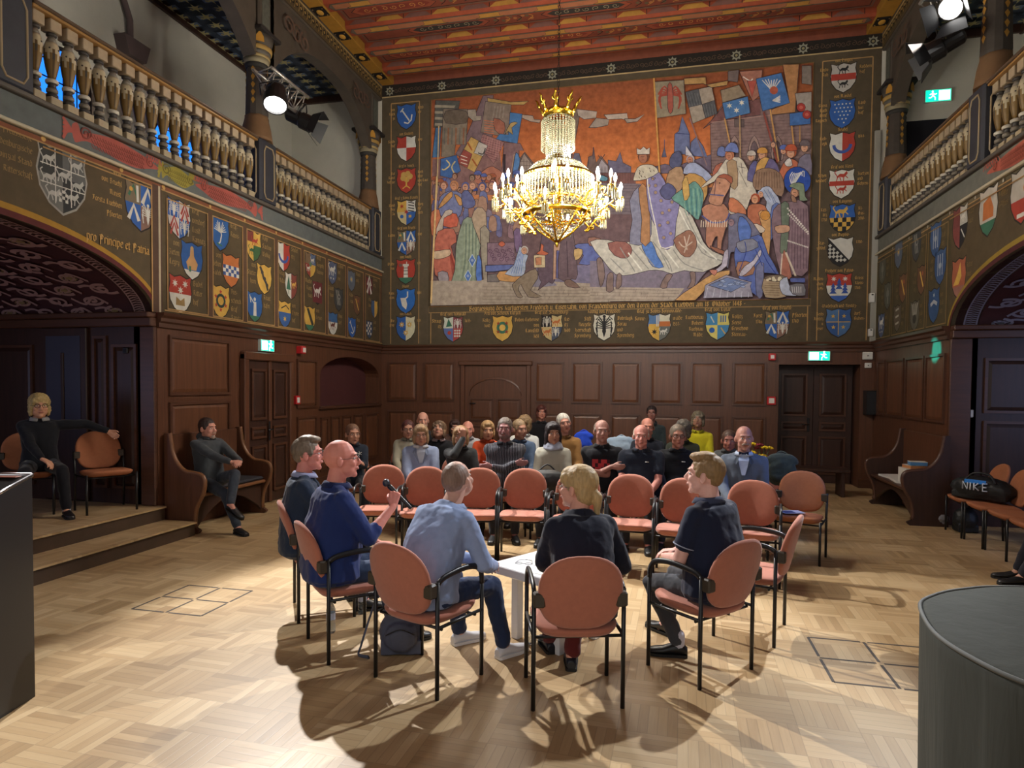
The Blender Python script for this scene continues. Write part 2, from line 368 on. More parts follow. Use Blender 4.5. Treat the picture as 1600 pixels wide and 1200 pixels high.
# floor: parquet blocks of parallel strips, alternating in direction
def parquet():
    M = bpy.data.materials.new('parquet'); M.use_nodes = True; nt = M.node_tree; N = nt.nodes; L = nt.links; b = N['Principled BSDF']
    def n(t, **k):
        x = N.new(t)
        for a, v in k.items(): setattr(x, a, v)
        return x
    def mth(op, a, bb=None):
        x = n('ShaderNodeMath', operation=op)
        for i, q in enumerate((a, bb)):
            if q is None: continue
            if isinstance(q, (int, float)): x.inputs[i].default_value = q
            else: L.new(q, x.inputs[i])
        return x.outputs[0]
    tc = n('ShaderNodeTexCoord'); sp = n('ShaderNodeSeparateXYZ'); mp = n('ShaderNodeMapping')
    mp.inputs['Rotation'].default_value = (0, 0, radians(1.5)); mp.inputs['Scale'].default_value = (1/.30,)*3
    L.new(tc.outputs['Object'], mp.inputs[0]); L.new(mp.outputs[0], sp.inputs[0]); x, y = sp.outputs[0], sp.outputs[1]
    fx, fy = mth('FLOOR', x), mth('FLOOR', y)
    par = mth('MODULO', mth('ADD', mth('ADD', fx, fy), 1000.0), 2.0)
    u, v = mth('FRACT', x), mth('FRACT', y)
    def mix(a, bb): return mth('ADD', mth('MULTIPLY', a, mth('SUBTRACT', 1.0, par)), mth('MULTIPLY', bb, par))
    across = mix(u, v); along = mix(v, u)
    st = mth('MULTIPLY', across, 6.0); si = mth('FLOOR', st); sf = mth('FRACT', st)
    cx = n('ShaderNodeCombineXYZ'); L.new(mth('ADD', mth('MULTIPLY', fx, 1.37), si), cx.inputs[0]); L.new(mth('MULTIPLY', fy, 2.11), cx.inputs[1]); L.new(si, cx.inputs[2])
    wn = n('ShaderNodeTexWhiteNoise'); wn.noise_dimensions = '3D'; L.new(cx.outputs[0], wn.inputs['Vector'])
    c2 = n('ShaderNodeCombineXYZ'); L.new(fx, c2.inputs[0]); L.new(fy, c2.inputs[1])
    wb = n('ShaderNodeTexWhiteNoise'); wb.noise_dimensions = '3D'; L.new(c2.outputs[0], wb.inputs['Vector'])
    big = n('ShaderNodeTexNoise'); big.inputs['Scale'].default_value = 0.6; big.inputs['Detail'].default_value = 4; L.new(tc.outputs['Object'], big.inputs['Vector'])
    g = n('ShaderNodeCombineXYZ'); L.new(mth('MULTIPLY', across, 30.0), g.inputs[0]); L.new(mth('MULTIPLY', along, 1.6), g.inputs[1]); L.new(mth('MULTIPLY', wn.outputs[0], 40.0), g.inputs[2])
    gr = n('ShaderNodeTexNoise'); gr.inputs['Scale'].default_value = 1.0; gr.inputs['Detail'].default_value = 5; L.new(g.outputs[0], gr.inputs['Vector'])
    t = mth('ADD', mth('ADD', mth('MULTIPLY', wn.outputs[0], 0.34), mth('MULTIPLY', wb.outputs[0], 0.30)), mth('ADD', mth('MULTIPLY', gr.outputs[0], 0.28), mth('MULTIPLY', big.outputs[0], 0.24)))
    cr_ = n('ShaderNodeValToRGB'); L.new(t, cr_.inputs[0]); e = cr_.color_ramp.elements
    e[0].position = .2; e[0].color = rgb(146, 118, 82); e[1].position = .9; e[1].color = rgb(200, 174, 134)
    q = e.new(.52); q.color = rgb(177, 148, 108)
    edge = mth('MINIMUM', mth('MULTIPLY', mth('MINIMUM', sf, mth('SUBTRACT', 1.0, sf)), 1.0), mth('MULTIPLY', mth('MINIMUM', along, mth('SUBTRACT', 1.0, along)), 5.0))
    mr = n('ShaderNodeMapRange'); L.new(edge, mr.inputs[0]); mr.inputs[1].default_value = 0; mr.inputs[2].default_value = 0.06; mr.inputs[3].default_value = 0.72; mr.inputs[4].default_value = 1
    mx = n('ShaderNodeMix'); mx.data_type = 'RGBA'; mx.blend_type = 'MULTIPLY'; mx.inputs[0].default_value = 1
    L.new(cr_.outputs[0], mx.inputs[6]); L.new(mr.outputs[0], mx.inputs[7]); L.new(mx.outputs[2], b.inputs['Base Color'])
    rg = n('ShaderNodeMapRange'); L.new(gr.outputs[0], rg.inputs[0]); rg.inputs[3].default_value = .34; rg.inputs[4].default_value = .52; L.new(rg.outputs[0], b.inputs['Roughness'])
    bp = n('ShaderNodeBump'); bp.inputs['Distance'].default_value = .0006; L.new(mr.outputs[0], bp.inputs['Height']); L.new(bp.outputs[0], b.inputs['Normal'])
    return M
parq = parquet()
b = MB(); b.box(-9.2, 6.2, YF, YB+.6, -.12, 0); struct(b, 'floor', parq)

# ---- back wall: wainscot with a recessed doorway on the right, plastered above
DX0, DX1, DZ = 1.99, 3.33, 2.17
b = MB(); b.box(XL-.3, DX0, YB, YB+.3, 0, ZW); b.box(DX1, XR+.3, YB, YB+.3, 0, ZW); b.box(DX0, DX1, YB, YB+.3, DZ, ZW)
b.box(XGL-.2, XGR+.2, YB, YB+.3, ZW, ZC+.1); wb = struct(b, 'wall_back', [wood]); wb.data.materials.append(plaster)
for p in wb.data.polygons:
    if p.center.z > ZW+.05: p.material_index = 1
def panels(b, rects, plane, t, base=True):
    """raised fields inside sunk frames; plane maps (u, z, depth) to world"""
    for (u0, u1, z0, z1) in rects:
        def q(u, z, d): return plane(u, z, d)
        w = .035
        for (a0, a1, c0, c1) in ((u0, u1, z0, z0+w), (u0, u1, z1-w, z1), (u0, u0+w, z0+w, z1-w), (u1-w, u1, z0+w, z1-w)):
            P = [q(a0, c0, 0), q(a1, c0, 0), q(a1, c1, 0), q(a0, c1, 0), q(a0, c0, .028), q(a1, c0, .028), q(a1, c1, .028), q(a0, c1, .028)]
            b.m = 1; b.add(P, [(4, 5, 6, 7), (0, 1, 5, 4), (1, 2, 6, 5), (2, 3, 7, 6), (3, 0, 4, 7)], False)
        i = w+.045; b.m = 0
        P = [q(u0+w, z0+w, .002), q(u1-w, z0+w, .002), q(u1-w, z1-w, .002), q(u0+w, z1-w, .002), q(u0+i, z0+i, .018), q(u1-i, z0+i, .018), q(u1-i, z1-i, .018), q(u0+i, z1-i, .018)]
        b.add(P, [(4, 5, 6, 7), (0, 1, 5, 4), (1, 2, 6, 5), (2, 3, 7, 6), (3, 0, 4, 7)], False)
pb = lambda u, z, d: V((u, YB-d, z))
def bx_(px, y=600): return pl(px, y, 1, YB).x
rc = []
for a, c in ((606, 652), (662, 710), (836, 881), (893, 941), (954, 1001), (1015, 1066), (1079, 1130), (1144, 1197)):
    rc.append((bx_(a), bx_(c), 1.42, 2.22)); rc.append((bx_(a), bx_(c), .22, 1.22))
b = MB(); panels(b, rc, pb, 0); struct(b, 'trim_1', [woodp, woodh])
pL = lambda u, z, d: V((XL+d, u, z)); pR = lambda u, z, d: V((XR-d, u, z))
def ly(px, y=600): return pl(px, y, 0, XL).y
def ry(px, y=600): return pl(px, y, 0, XR).y
# cornice moulding between wainscot and frieze
def cornice(name, pts, z, m=woodh):
    b = MB(); prof = [(0, -.17), (.03, -.17), (.03, -.12), (.055, -.10), (.055, -.06), (.09, -.035), (.10, 0), (0, 0)]
    for (x0, y0, x1, y1, nx, ny) in pts:
        R0 = [V((x0+nx*d, y0+ny*d, z+h)) for d, h in prof]; R1 = [V((x1+nx*d, y1+ny*d, z+h)) for d, h in prof]
        b.rings([R0, R1], True, True, False)
    return struct(b, name, m)
cornice('trim_2', [(XL, YB, XR, YB, 0, -1)], ZW)
cornice('trim_3', [(XL, 6.40, XL, YB-.1, 1, 0)], ZW)
cornice('trim_4', [(XR, 9.44, XR, YB-.1, -1, 0)], ZW)
b = MB(); b.box(XL, DX0, YB-.03, YB, 0, .16, .008); b.box(DX1, XR, YB-.03, YB, 0, .16, .008); struct(b, 'baseboard_back', woodh)
b = MB(); b.box(XL, XL+.03, 9.2, YB-.03, 0, .16, .008); b.box(XL, XL+.03, 6.42, 7.78, 0, .16, .008); struct(b, 'baseboard_left', woodh)
b = MB(); b.box(XR-.03, XR, 9.46, YB-.03, 0, .16, .008); struct(b, 'baseboard_right', woodh)

# ---- side walls with the wide segmental-arched openings
ACL, ACR, AW, AH, AZ = 4.2, 7.24, 2.2, .75, 2.5
def arch_pts(c, w, h, n=28): return [(c+w*cos(pi*i/n), AZ+h*sin(pi*i/n)) for i in range(n+1)]
def wall_side(name, x0, x1, c, y_niche=None):
    b = MB(); A = arch_pts(c, AW, AH); b.m = 1
    for (ya, za), (yb, zb) in zip(A[:-1], A[1:]):
        vs = [V((x, y, z)) for x in (x0, x1) for y, z in ((ya, za), (yb, zb), (yb, ZB), (ya, ZB))]
        b.add(vs, [(3, 2, 1, 0), (4, 5, 6, 7), (0, 1, 5, 4)], False)
    b.box(x0, x1, YF, c-AW, ZW, ZB); b.box(x0, x1, c+AW, YB, ZW, ZB)
    b.m = 0; b.box(x0, x1, YF, c-AW, 0, ZW)
    if y_niche:
        n0, n1, zb, zt = y_niche
        b.box(x0, x1, c+AW, n0, 0, ZW); b.box(x0, x1, n1, YB, 0, ZW); b.box(x0, x1, n0, n1, 0, zb)
        mid = (n0+n1)/2; w = (n1-n0)/2; P = [(mid+w*cos(pi*i/16), zt-.36+.36*sin(pi*i/16)) for i in range(17)]
        for (ya, za), (yb, zz) in zip(P[:-1], P[1:]):
            vs = [V((x, y, z)) for x in (x0, x1) for y, z in ((ya, za), (yb, zz), (yb, ZW), (ya, ZW))]
            b.add(vs, [(3, 2, 1, 0), (4, 5, 6, 7), (0, 1, 5, 4)], False)
        b.m = 2; xb = x0 if x0 < XL else x1
        b.box(xb-.02, xb+.02, n0, n1, zb, zt+.02)
    else: b.box(x0, x1, c+AW, YB, 0, ZW)
    return struct(b, name, [wood, paint, mat('wine_red_plaster', rgb(82, 40, 40), .8, var=.1)])
for k, c in enumerate(()): pass
n0, n1 = ly(500), ly(592)
wl = wall_side('wall_left', XL-.32, XL, ACL, (n0, n1, 1.36, 2.26))
wr = wall_side('wall_right', XR, XR+.32, ACR)
# plaster tone of the painted walls comes from colour attribute; brown ground
for o in (wl, wr):
    at = o.data.color_attributes['Col']
    g = rgb(84, 72, 52)
    at.data.foreach_set('color', [q for _ in range(len(at.data)) for q in g])
# left wall wainscot panels, door frame
rc = [(ly(263), ly(358), .75, 1.52), (ly(263), ly(358), 1.60, 2.32), (ly(463), ly(494), 1.36, 2.15), (ly(463), ly(494), .3, 1.22)]
for a, c in ((500, 512), (516, 530), (534, 548), (552, 566), (570, 590)): rc.append((ly(a), ly(c), .25, 1.18))
b = MB(); panels(b, rc, pL, 0); struct(b, 'trim_5', [woodp, woodh])
rc = [(ry(1484)+.12, ry(1447), 1.3, 2.22), (ry(1445), ry(1416), 1.3, 2.22), (ry(1413), ry(1386), 1.3, 2.22), (ry(1384), ry(1371)-.05, 1.3, 2.22)]
b = MB(); panels(b, rc, pR, 0); struct(b, 'trim_6', [woodp, woodh])
# sill board of the shallow left niche
b = MB(); b.box(XL-.1, XL+.05, n0-.05, n1+.05, 1.32, 1.37, .01); struct(b, 'trim_7', woodh)

# ---- deep niches behind the arches: jambs, vault, back wall
def niche(side, x0, x1, c, zf):
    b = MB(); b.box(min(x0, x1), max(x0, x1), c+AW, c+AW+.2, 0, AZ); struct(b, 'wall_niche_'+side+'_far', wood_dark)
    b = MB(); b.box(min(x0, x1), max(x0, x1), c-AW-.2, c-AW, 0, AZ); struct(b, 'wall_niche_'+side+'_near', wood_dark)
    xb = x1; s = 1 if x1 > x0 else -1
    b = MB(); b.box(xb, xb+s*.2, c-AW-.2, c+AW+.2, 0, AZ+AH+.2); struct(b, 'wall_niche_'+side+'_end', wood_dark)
    b = MB(); A = arch_pts(c, AW, AH); x0 = x0+s*.3 - s*.3
    b.rings([[V((x0, y, z)) for y, z in A], [V((x1, y, z)) for y, z in A]], False, False, True)
    b.f.pop(); b.c.pop(); b.sm.pop(); b.mi.pop()
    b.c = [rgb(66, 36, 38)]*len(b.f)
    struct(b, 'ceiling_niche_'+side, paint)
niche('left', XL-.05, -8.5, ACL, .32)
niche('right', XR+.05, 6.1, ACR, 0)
class VaultPaint(Paint):
    def __init__(s, c, x0, sg): Paint.__init__(s, (0, 0, 0), (1, 0, 0), (0, 0, 1), (0, 0, 1)); s.c_ = c; s.x0 = x0; s.sg = sg
    def to3(s, p, lift=None):
        d = .004+s.k*s.step; a = p[1]
        return V((s.x0+s.sg*p[0], s.c_+(AW-d)*cos(a), AZ+(AH-d)*sin(a)))
def scroll(P, cx, cy, r, turns, col, w, ph=0, sx=1, sy=1):
    pts = []
    for i in range(26):
        t = i/25; a = ph+turns*2*pi*t; rr = r*(1-.8*t); pts.append((cx+sx*rr*cos(a), cy+sy*rr*sin(a)))
    P.line(pts, w, col)
def vault_deco(side, c, x0, sg):
    P = VaultPaint(c, x0, sg); lc = (158, 118, 112) if side == 'left' else (128, 122, 142); rnd = random.Random(3)
    for a0, a1 in ((.05, .05),):
        for dx in (.10, .24): P.line([(dx, .02+pi*.95*i/60) for i in range(61)], .018, lc)
        for i in range(90): P.line([(.11, .03+i*.033), (.17, .045+i*.033), (.23, .03+i*.033)], .014, lc)
    for i in range(5):
        for j in range(18):
            x = .5+i*.5+(j % 2)*.25; a = .12+j*.16
            s_ = 1 if (i+j) % 2 else -1
            scroll(P, x, a, .15, 1.3*s_, lc, .034, rnd.random()*6, 1, .45)
            P.line([(x-.2, a-.05), (x-.05, a+.055*s_), (x+.12, a-.05*s_), (x+.27, a+.04)], .032, lc, 5)
            if (i+j) % 3 == 0:
                oc = (140, 114, 70) if side == 'left' else (80, 78, 84)
                for k in range(9): P.circ((x+.09*cos(k*.7), a+.035*sin(k*.7)), .018, oc, 6, .008)
                P.circ((x, a), .05, oc, 8, .02)
    tag(P.obj('trim_8' if side == 'left' else 'trim_9', paint), kind='structure')
vault_deco('left', ACL, XL-.05, -1); vault_deco('right', ACR, XR+.05, 1)
# jamb mouldings, panels
pj = lambda Y: (lambda u, z, d: V((u, Y-d, z)))
YJ = ACL+AW; YJR = ACR+AW
b = MB(); panels(b, [(-8.3, -7.5, .5, 2.2), (-6.62, -6.42, .5, 2.3), (-6.35, -6.0, .5, 2.2)], pj(YJ), 0)
for (u0, u1, z0, z1, d) in ((-8.5, XL, 2.40, 2.50, .10), (-8.5, XL, 2.50, 2.56, .14), (XL-.2, XL, .32, 2.4, .05)): b.m = 1; b.box(u0, u1, YJ-d, YJ, z0, z1, .01)
struct(b, 'trim_10', [wood_dark, woodh])
b = MB(); panels(b, [(3.95, 4.75, 1.45, 2.15), (3.95, 4.75, .4, 1.35), (4.85, 5.7, 1.45, 2.15), (4.85, 5.7, .4, 1.35)], pj(YJR), 0)
for (u0, u1, z0, z1, d) in ((XR, 6.1, 2.40, 2.50, .10), (XR, 6.1, 2.50, 2.56, .14), (XR, XR+.25, 0, 2.4, .04)): b.m = 1; b.box(u0, u1, YJR-d, YJR, z0, z1, .01)
struct(b, 'trim_11', [wood_dark, woodh])
# glazed door in the left niche jamb, bluish window reflection put into pane colour
pane_refl = mat('blue_reflection_glass', rgb(66, 68, 86), .25, spec=.6)
b = MB(); x0, x1 = -7.34, -6.68
b.box(x0, x1, YJ-.05, YJ, .34, 2.4, .01); b.m = 1; b.box(x0+.08, x1-.08, YJ-.058, YJ-.045, 1.2, 2.3); b.m = 0
b.box((x0+x1)/2-.02, (x0+x1)/2+.02, YJ-.075, YJ-.05, 1.25, 2.1, .005)
struct(b, 'door_1', [wood_dark, pane_refl])
# platform and steps in the left niche
stepw = mat('dark_step_riser', rgb(70, 52, 36), .6, var=.25, vscale=5)
b = MB(); b.box(-8.5, -5.64, ACL-AW, YJ-.002, 0, .30); b.m = 1; b.box(-8.5, -5.62, ACL-AW, YJ-.002, .30, .32)
b.m = 0; b.box(-5.64, -5.24, 1.6, YJ-.002, 0, .14); b.m = 1; b.box(-5.64, -5.21, 1.6, YJ-.002, .14, .16)
struct(b, 'floor_platform', [stepw, parq])

# ---- doors
brass = mat('door_metal', rgb(40, 36, 32), .35, metal=.8)
def door_leaf(b, plane, u0, u1, z0, z1, d=.0):
    b.m = 0
    P = [plane(u, z, dd) for dd in (d, d+.04) for u, z in ((u0, z0), (u1, z0), (u1, z1), (u0, z1))]
    b.add(P, [(4, 5, 6, 7), (0, 1, 5, 4), (1, 2, 6, 5), (2, 3, 7, 6), (3, 0, 4, 7)], False)
    w = u1-u0; pp = lambda u, z, q: plane(u, z, q+d+.04)
    panels(b, [(u0+w*.15, u1-w*.15, z0+.15, z0+.85), (u0+w*.15, u1-w*.15, z0+.95, z0+1.12), (u0+w*.15, u1-w*.15, z0+1.22, z1-.12)], pp, 0)
d0, d1 = 7.93, 9.07
door = thing('door_2', None, None, (0, 0, 0)); door['kind'] = 'structure'
b = MB(); mid = (d0+d1)/2
door_leaf(b, pL, d0+.06, mid-.01, .01, 2.08, .01); tag(b.obj('door_leaf', [wood_dark, woodh], door))
b = MB(); door_leaf(b, pL, mid+.01, d1-.06, .01, 2.08, .01); b.obj('door_leaf', [wood_dark, woodh], door)
b = MB(); b.box(XL, XL+.09, d0-.04, d0+.06, 0, 2.17, .012); b.box(XL, XL+.09, d1-.06, d1+.04, 0, 2.17, .012); b.box(XL, XL+.10, d0-.04, d1+.04, 2.08, 2.2, .015); b.box(XL+.04, XL+.085, mid-.035, mid+.035, .01, 2.08, .01)
b.obj('door_frame', wood, door)
b = MB(); b.box(XL+.085, XL+.095, mid-.06, mid-.02, .92, 1.2, .002); b.tube([(XL+.09, mid-.04, 1.08), (XL+.15, mid-.04, 1.08), (XL+.15, mid-.16, 1.08)], .011); b.obj('door_handle', black_metal, door)
# recessed back door
YD = YB+.42
b = MB(); b.box(DX0-.1, DX0, YB+.3, YD+.1, 0, DZ); b.box(DX1, DX1+.1, YB+.3, YD+.1, 0, DZ); b.box(DX0-.1, DX1+.1, YB+.3, YD+.1, DZ, DZ+.1); b.box(DX0, DX1, YD+.05, YD+.15, 0, DZ); struct(b, 'trim_12', wood_dark)
door = thing('door_3', None, None, (0, 0, 0)); door['kind'] = 'structure'
pd = lambda u, z, d: V((u, YD-d, z)); xm = (DX0+DX1)/2
for a, c in ((DX0+.02, xm-.005), (xm+.005, DX1-.02)):
    b = MB(); door_leaf(b, pd, a, c, .01, DZ-.03, -.04); b.obj('door_leaf', [wood_dark, woodh], door)
b = MB(); b.box(xm-.1, xm-.06, YD-.02, YD-.001, .95, 1.2, .003); b.tube([(xm-.08, YD-.01, 1.08), (xm-.08, YD-.06, 1.08), (xm-.2, YD-.06, 1.08)], .01); b.obj('door_handle', black_metal, door)
# closed panel door with an arched head in the back wall
door = thing('door_4', None, None, (0, 0, 0)); door['kind'] = 'structure'
u0, u1 = bx_(727), bx_(823); b = MB()
b.box(u0, u1, YB-.03, YB, .02, 2.14, .005)
cx = (u0+u1)/2; w = (u1-u0)/2-.1
P = [(cx+w*cos(pi*i/14), 1.55+.33*sin(pi*i/14)) for i in range(15)]
for (xa, za), (xb, zb) in zip(P[:-1], P[1:]): b.add([pb(xa, za, .055), pb(xb, zb, .055), pb(xb, zb+.035, .045), pb(xa, za+.035, .045), pb(xa, za, .03), pb(xb, zb, .03)], [(0, 1, 2, 3), (0, 1, 5, 4)], False)
pp = lambda u, z, d: pb(u, z, d+.03)
panels(b, [(u0+.1, cx-.03, .25, .95), (cx+.03, u1-.1, .25, .95), (u0+.1, cx-.03, 1.05, 1.5), (cx+.03, u1-.1, 1.05, 1.5)], pp, 0)
b.obj('door_leaf', [wood, woodh], door)
b = MB(); b.box(u0-.09, u0, YB-.06, YB, 0, 2.2, .012); b.box(u1, u1+.09, YB-.06, YB, 0, 2.2, .012); b.box(u0-.12, u1+.12, YB-.09, YB, 2.15, 2.24, .015); b.obj('door_frame', wood, door)
b = MB(); x = bx_(736); z = pl(736, 630, 1, YB).z; b.tube([(x, YB-.03, z), (x, YB-.08, z), (x+.12, YB-.08, z)], .011); b.tube([(x, YB-.035, z+.02), (x, YB-.035, z-.22)], .014); b.obj('door_handle', black_metal, door)

# ---- galleries: floor slab, fascia, back wall, ceiling
for side, xe, xb in (('left', XL, XGL), ('right', XR, XGR)):
    s = -1 if side == 'left' else 1
    b = MB(); b.box(xe+s*.32, xb, YF, YB, ZB-.3, ZB-.05); struct(b, 'floor_gallery_'+side, wood_dark)
    b = MB(); b.box(xb, xb+s*.2, YF, YB, ZB-.3, 7.76); struct(b, 'wall_gallery_'+side, plaster)
    b = MB(); b.c = []; b.box(xe+s*.3, xb, YF, YB, 7.76, 7.82); b.c = [rgb(58, 66, 80)]*len(b.f); struct(b, 'ceiling_gallery_'+side, paint)
    b = MB(); b.box(xb-s*.06, xb, 5, YB, 7.60, 7.76, .01); b.box(xe+s*.3, xb, YB-.06, YB, 7.62, 7.76, .01); struct(b, 'trim_13' if s < 0 else 'trim_14', wood_dark)
    # fascia mouldings
    b = MB(); b.m = 0
    b.box(xe-s*.05, xe, YF, YB, ZG-.03, ZG+.005, .008); b.m = 1; b.box(xe-s*.06, xe+s*.30, YF, YB, ZB-.03, ZB+.02, .01)
    struct(b, 'trim_15' if s < 0 else 'trim_16', [mat('pale_fascia_edge', rgb(176, 166, 140), .5), mat('grey_sill', rgb(78, 72, 64), .6)])
    # arcade beam over the posts and curved braces
    b = MB(); b.box(xe, xe+s*.34, YF, YB, 7.55, ZC, .01)
    for yc in (8.56, 4.72, .9):
        pass
    gd = mat('grey_brown_timber', rgb(74, 66, 56), .65, var=.2, vscale=4)
    for ya, yb in ((8.78, 12.10), (4.95, 8.34), (1.1, 4.5)):
        n = 18; A = []
        for i in range(n+1):
            t = i/n; A.append((ya+(yb-ya)*t, 6.45+.78*(1-abs(2*t-1)**2.6)))
        for (p, za), (q, zb) in zip(A[:-1], A[1:]):
            vs = [V((x, y, z)) for x in (xe+s*.03, xe+s*.24) for y, z in ((p, za), (q, zb), (q, 7.56), (p, 7.56))]
            b.add(vs, [(3, 2, 1, 0), (4, 5, 6, 7), (0, 1, 5, 4)], False)
    struct(b, 'trim_17' if s < 0 else 'trim_18', gd)

# ---- ceiling: red and ochre painted beams across the hall
b = MB(); b.box(XL, XR, YF, YB, ZC, ZC+.1); b.c = [rgb(120, 62, 40)]*len(b.f); struct(b, 'ceiling', paint)
P = Paint((XL, YB, ZC), (1, 0, 0), (0, -1, 0), (0, 0, -1)); WX = XR-XL; rnd = random.Random(5)
beams = [12.1-.757*i for i in range(16)]
RED, ORG, OCH, GRY, DRK, BRN = (136, 64, 40), (158, 82, 44), (178, 124, 44), (96, 84, 70), (34, 30, 28), (104, 60, 38)
for i, y in enumerate(beams):
    w0 = YB-y+.16; w1 = w0+.757-.32                      # coffer between two beams
    P.rect(.30, w0, WX-.30, w1, (126, 58, 38)); P.frame(.34, w0+.03, WX-.34, w1-.03, .02, GRY); P.frame(.38, w0+.06, WX-.38, w1-.06, .015, DRK)
    x = .5+(i % 2)*.7
    while x < WX-1.8:
        L = 1.5; mid = (w0+w1)/2; h = (w1-w0)/2-.10
        P.poly([(x, mid), (x+.14, mid-h), (x+L-.14, mid-h), (x+L, mid), (x+L-.14, mid+h), (x+.14, mid+h)], (150, 70, 44), 0, DRK, .014)
        P.poly([(x+.1, mid), (x+.22, mid-h*.66), (x+L-.22, mid-h*.66), (x+L-.1, mid), (x+L-.22, mid+h*.66), (x+.22, mid+h*.66)], (50, 50, 46) if i % 2 else (130, 50, 34))
        for k in range(7): scroll(P, x+.28+k*.16, mid, h*.5, 1.1*(1 if k % 2 else -1), (138, 132, 104) if i % 2 else (190, 130, 60), .013, k)
        for k in range(10): P.circ((x+L+.1+k*.07, mid+h*.5*sin(k*1.9)), .035, (168, 104, 54) if k % 2 else (96, 84, 60), 7)
        for k in range(4): P.line([(x+L+.06+k*.2, mid-h*.8), (x+L+.16+k*.2, mid), (x+L+.06+k*.2, mid+h*.8)], .016, OCH if k % 2 else DRK, 4)
        x += 2.4
P.obj('trim_19', paint)['kind'] = 'structure'
for i, y in enumerate(beams):
    b = MB(); h = .13
    prof = [(-.15, 0), (-.15, -.09), (-.11, -h), (.11, -h), (.15, -.09), (.15, 0)]
    b.rings([[V((x, y+a, ZC+z)) for a, z in prof] for x in (XL+.24, XR-.24)], True, True, False); b.c = [rgb(*RED)]*len(b.f)
    struct(b, 'trim_%d' % (20+i), paint)
    P = Paint((XL+.24, y+.11, ZC-h), (1, 0, 0), (0, -1, 0), (0, 0, -1)); w = WX-.48
    P.poly([(.05, .11), (.12, .02), (w-.12, .02), (w-.05, .11), (w-.12, .20), (.12, .20)], GRY, 0, DRK, .008)
    P.rect(.14, .05, w-.14, .17, (164, 96, 60)); x = .35
    while x < w-.6:
        P.poly([(x, .05), (x+.08, .08), (x+.08, .17), (x+.42, .17), (x+.42, .08), (x+.5, .05)], OCH, 0, DRK, .007); x += .98
    # triangles on the two flanks
    for sy, yy in ((1, y+.13), (-1, y-.13)):
        Q = Paint((XL+.24, y+sy*.132, ZC-.11), (1, 0, 0), (0, sy*.03, .05), (0, sy*.7, -.7))
        x = .1
        while x < w-.5:
            P.b.add([V((XL+.24+x+a, y+sy*(.153), ZC-.09+z)) for a, z in ((0, .0), (.5, .0), (.38, .085), (.12, .085))], [(0, 1, 2, 3)], False, C3(OCH if (int(x/.5)) % 2 else (120, 78, 66))); x += .5
            P.b.add([V((XL+.24+x+a, y+sy*(.1535), ZC-.09+z)) for a, z in ((-.006, 0), (.006, 0), (.006, .09), (-.006, .09))], [(0, 1, 2, 3)], False, C3(DRK))
    P.obj('trim_%d' % (40+i), paint)['kind'] = 'structure'
# ochre strips with dark rosette squares along both ceiling edges
for k, (xa, s) in enumerate(((XL, 1), (XR, -1))):
    b = MB(); b.box(xa, xa+s*.26, YF, YB, ZC-.16, ZC, .01); b.c = [rgb(150, 108, 40)]*len(b.f)
    for y in beams:
        b.col = rgb(26, 22, 20); b.box(xa+s*.03, xa+s*.24, y-.12, y+.12, ZC-.18, ZC-.16); b.col = rgb(176, 132, 54)
        b.ell((xa+s*.135, y, ZC-.185), (.055, .075, .02)); b.col = rgb(120, 100, 70)
        for dy in (-.09, .09):
            for dx in (.05, .22): b.ell((xa+s*dx, y+dy, ZC-.18), .012, n=6, k=4)
    b.smooth = False; struct(b, 'trim_%d' % (60+k), paint)
    # lace-like gold edge on the arcade beam
    P = Paint((xa+s*.001, 0, 0), (0, 1, 0), (0, 0, 1), (s, 0, 0)); y = 2.0
    P.rect(2.0, 7.58, YB, 7.82, (92, 74, 44))
    P.rect(2.0, 7.80, YB, 7.83, (170, 140, 80)); P.rect(2.0, 7.58, YB, 7.60, (60, 50, 40))
    while y < YB-.1:
        P.circ((y, 7.70), .045, (34, 30, 26), 8); P.circ((y, 7.70), .025, (176, 140, 70), 6); P.line([(y+.05, 7.62), (y+.075, 7.70), (y+.05, 7.78)], .012, (176, 140, 70)); y += .12
    # scroll work in the brace spandrels
    for yc, sg in ((8.95, 1), (11.9, -1), (8.2, -1), (5.1, 1)):
        for q in range(3): scroll(P, yc+sg*(.15+q*.22), 7.25-q*.02, .15, 1.4*sg, (104, 78, 62), .03, q)
    P.obj('trim_%d' % (62+k), paint)['kind'] = 'structure'
# gold sprigs on the dark blue gallery ceilings
for k, (xe, xb, s) in enumerate(((XL, XGL, -1), (XR, XGR, 1))):
    P = Paint((xe, 0, 7.76), (s, 0, 0), (0, 1, 0), (0, 0, -1))
    for i in range(5):
        for j in range(30):
            x = .48+i*.38; y = 5.2+j*.25+(i % 2)*.12
            if y > YB-.15: continue
            P.rect(x-.15, y-.06, x+.15, y+.06, (84, 104, 136) if (i+j) % 2 else (66, 78, 96))
            P.star((x, y), .12, (156, 148, 96), 6, .35); P.circ((x, y), .05, (166, 152, 96), 6)
            for d in (-.09, .09): P.circ((x+d, y+.02), .03, (148, 140, 92), 5)
    P.obj('trim_%d' % (64+k), paint)['kind'] = 'structure'
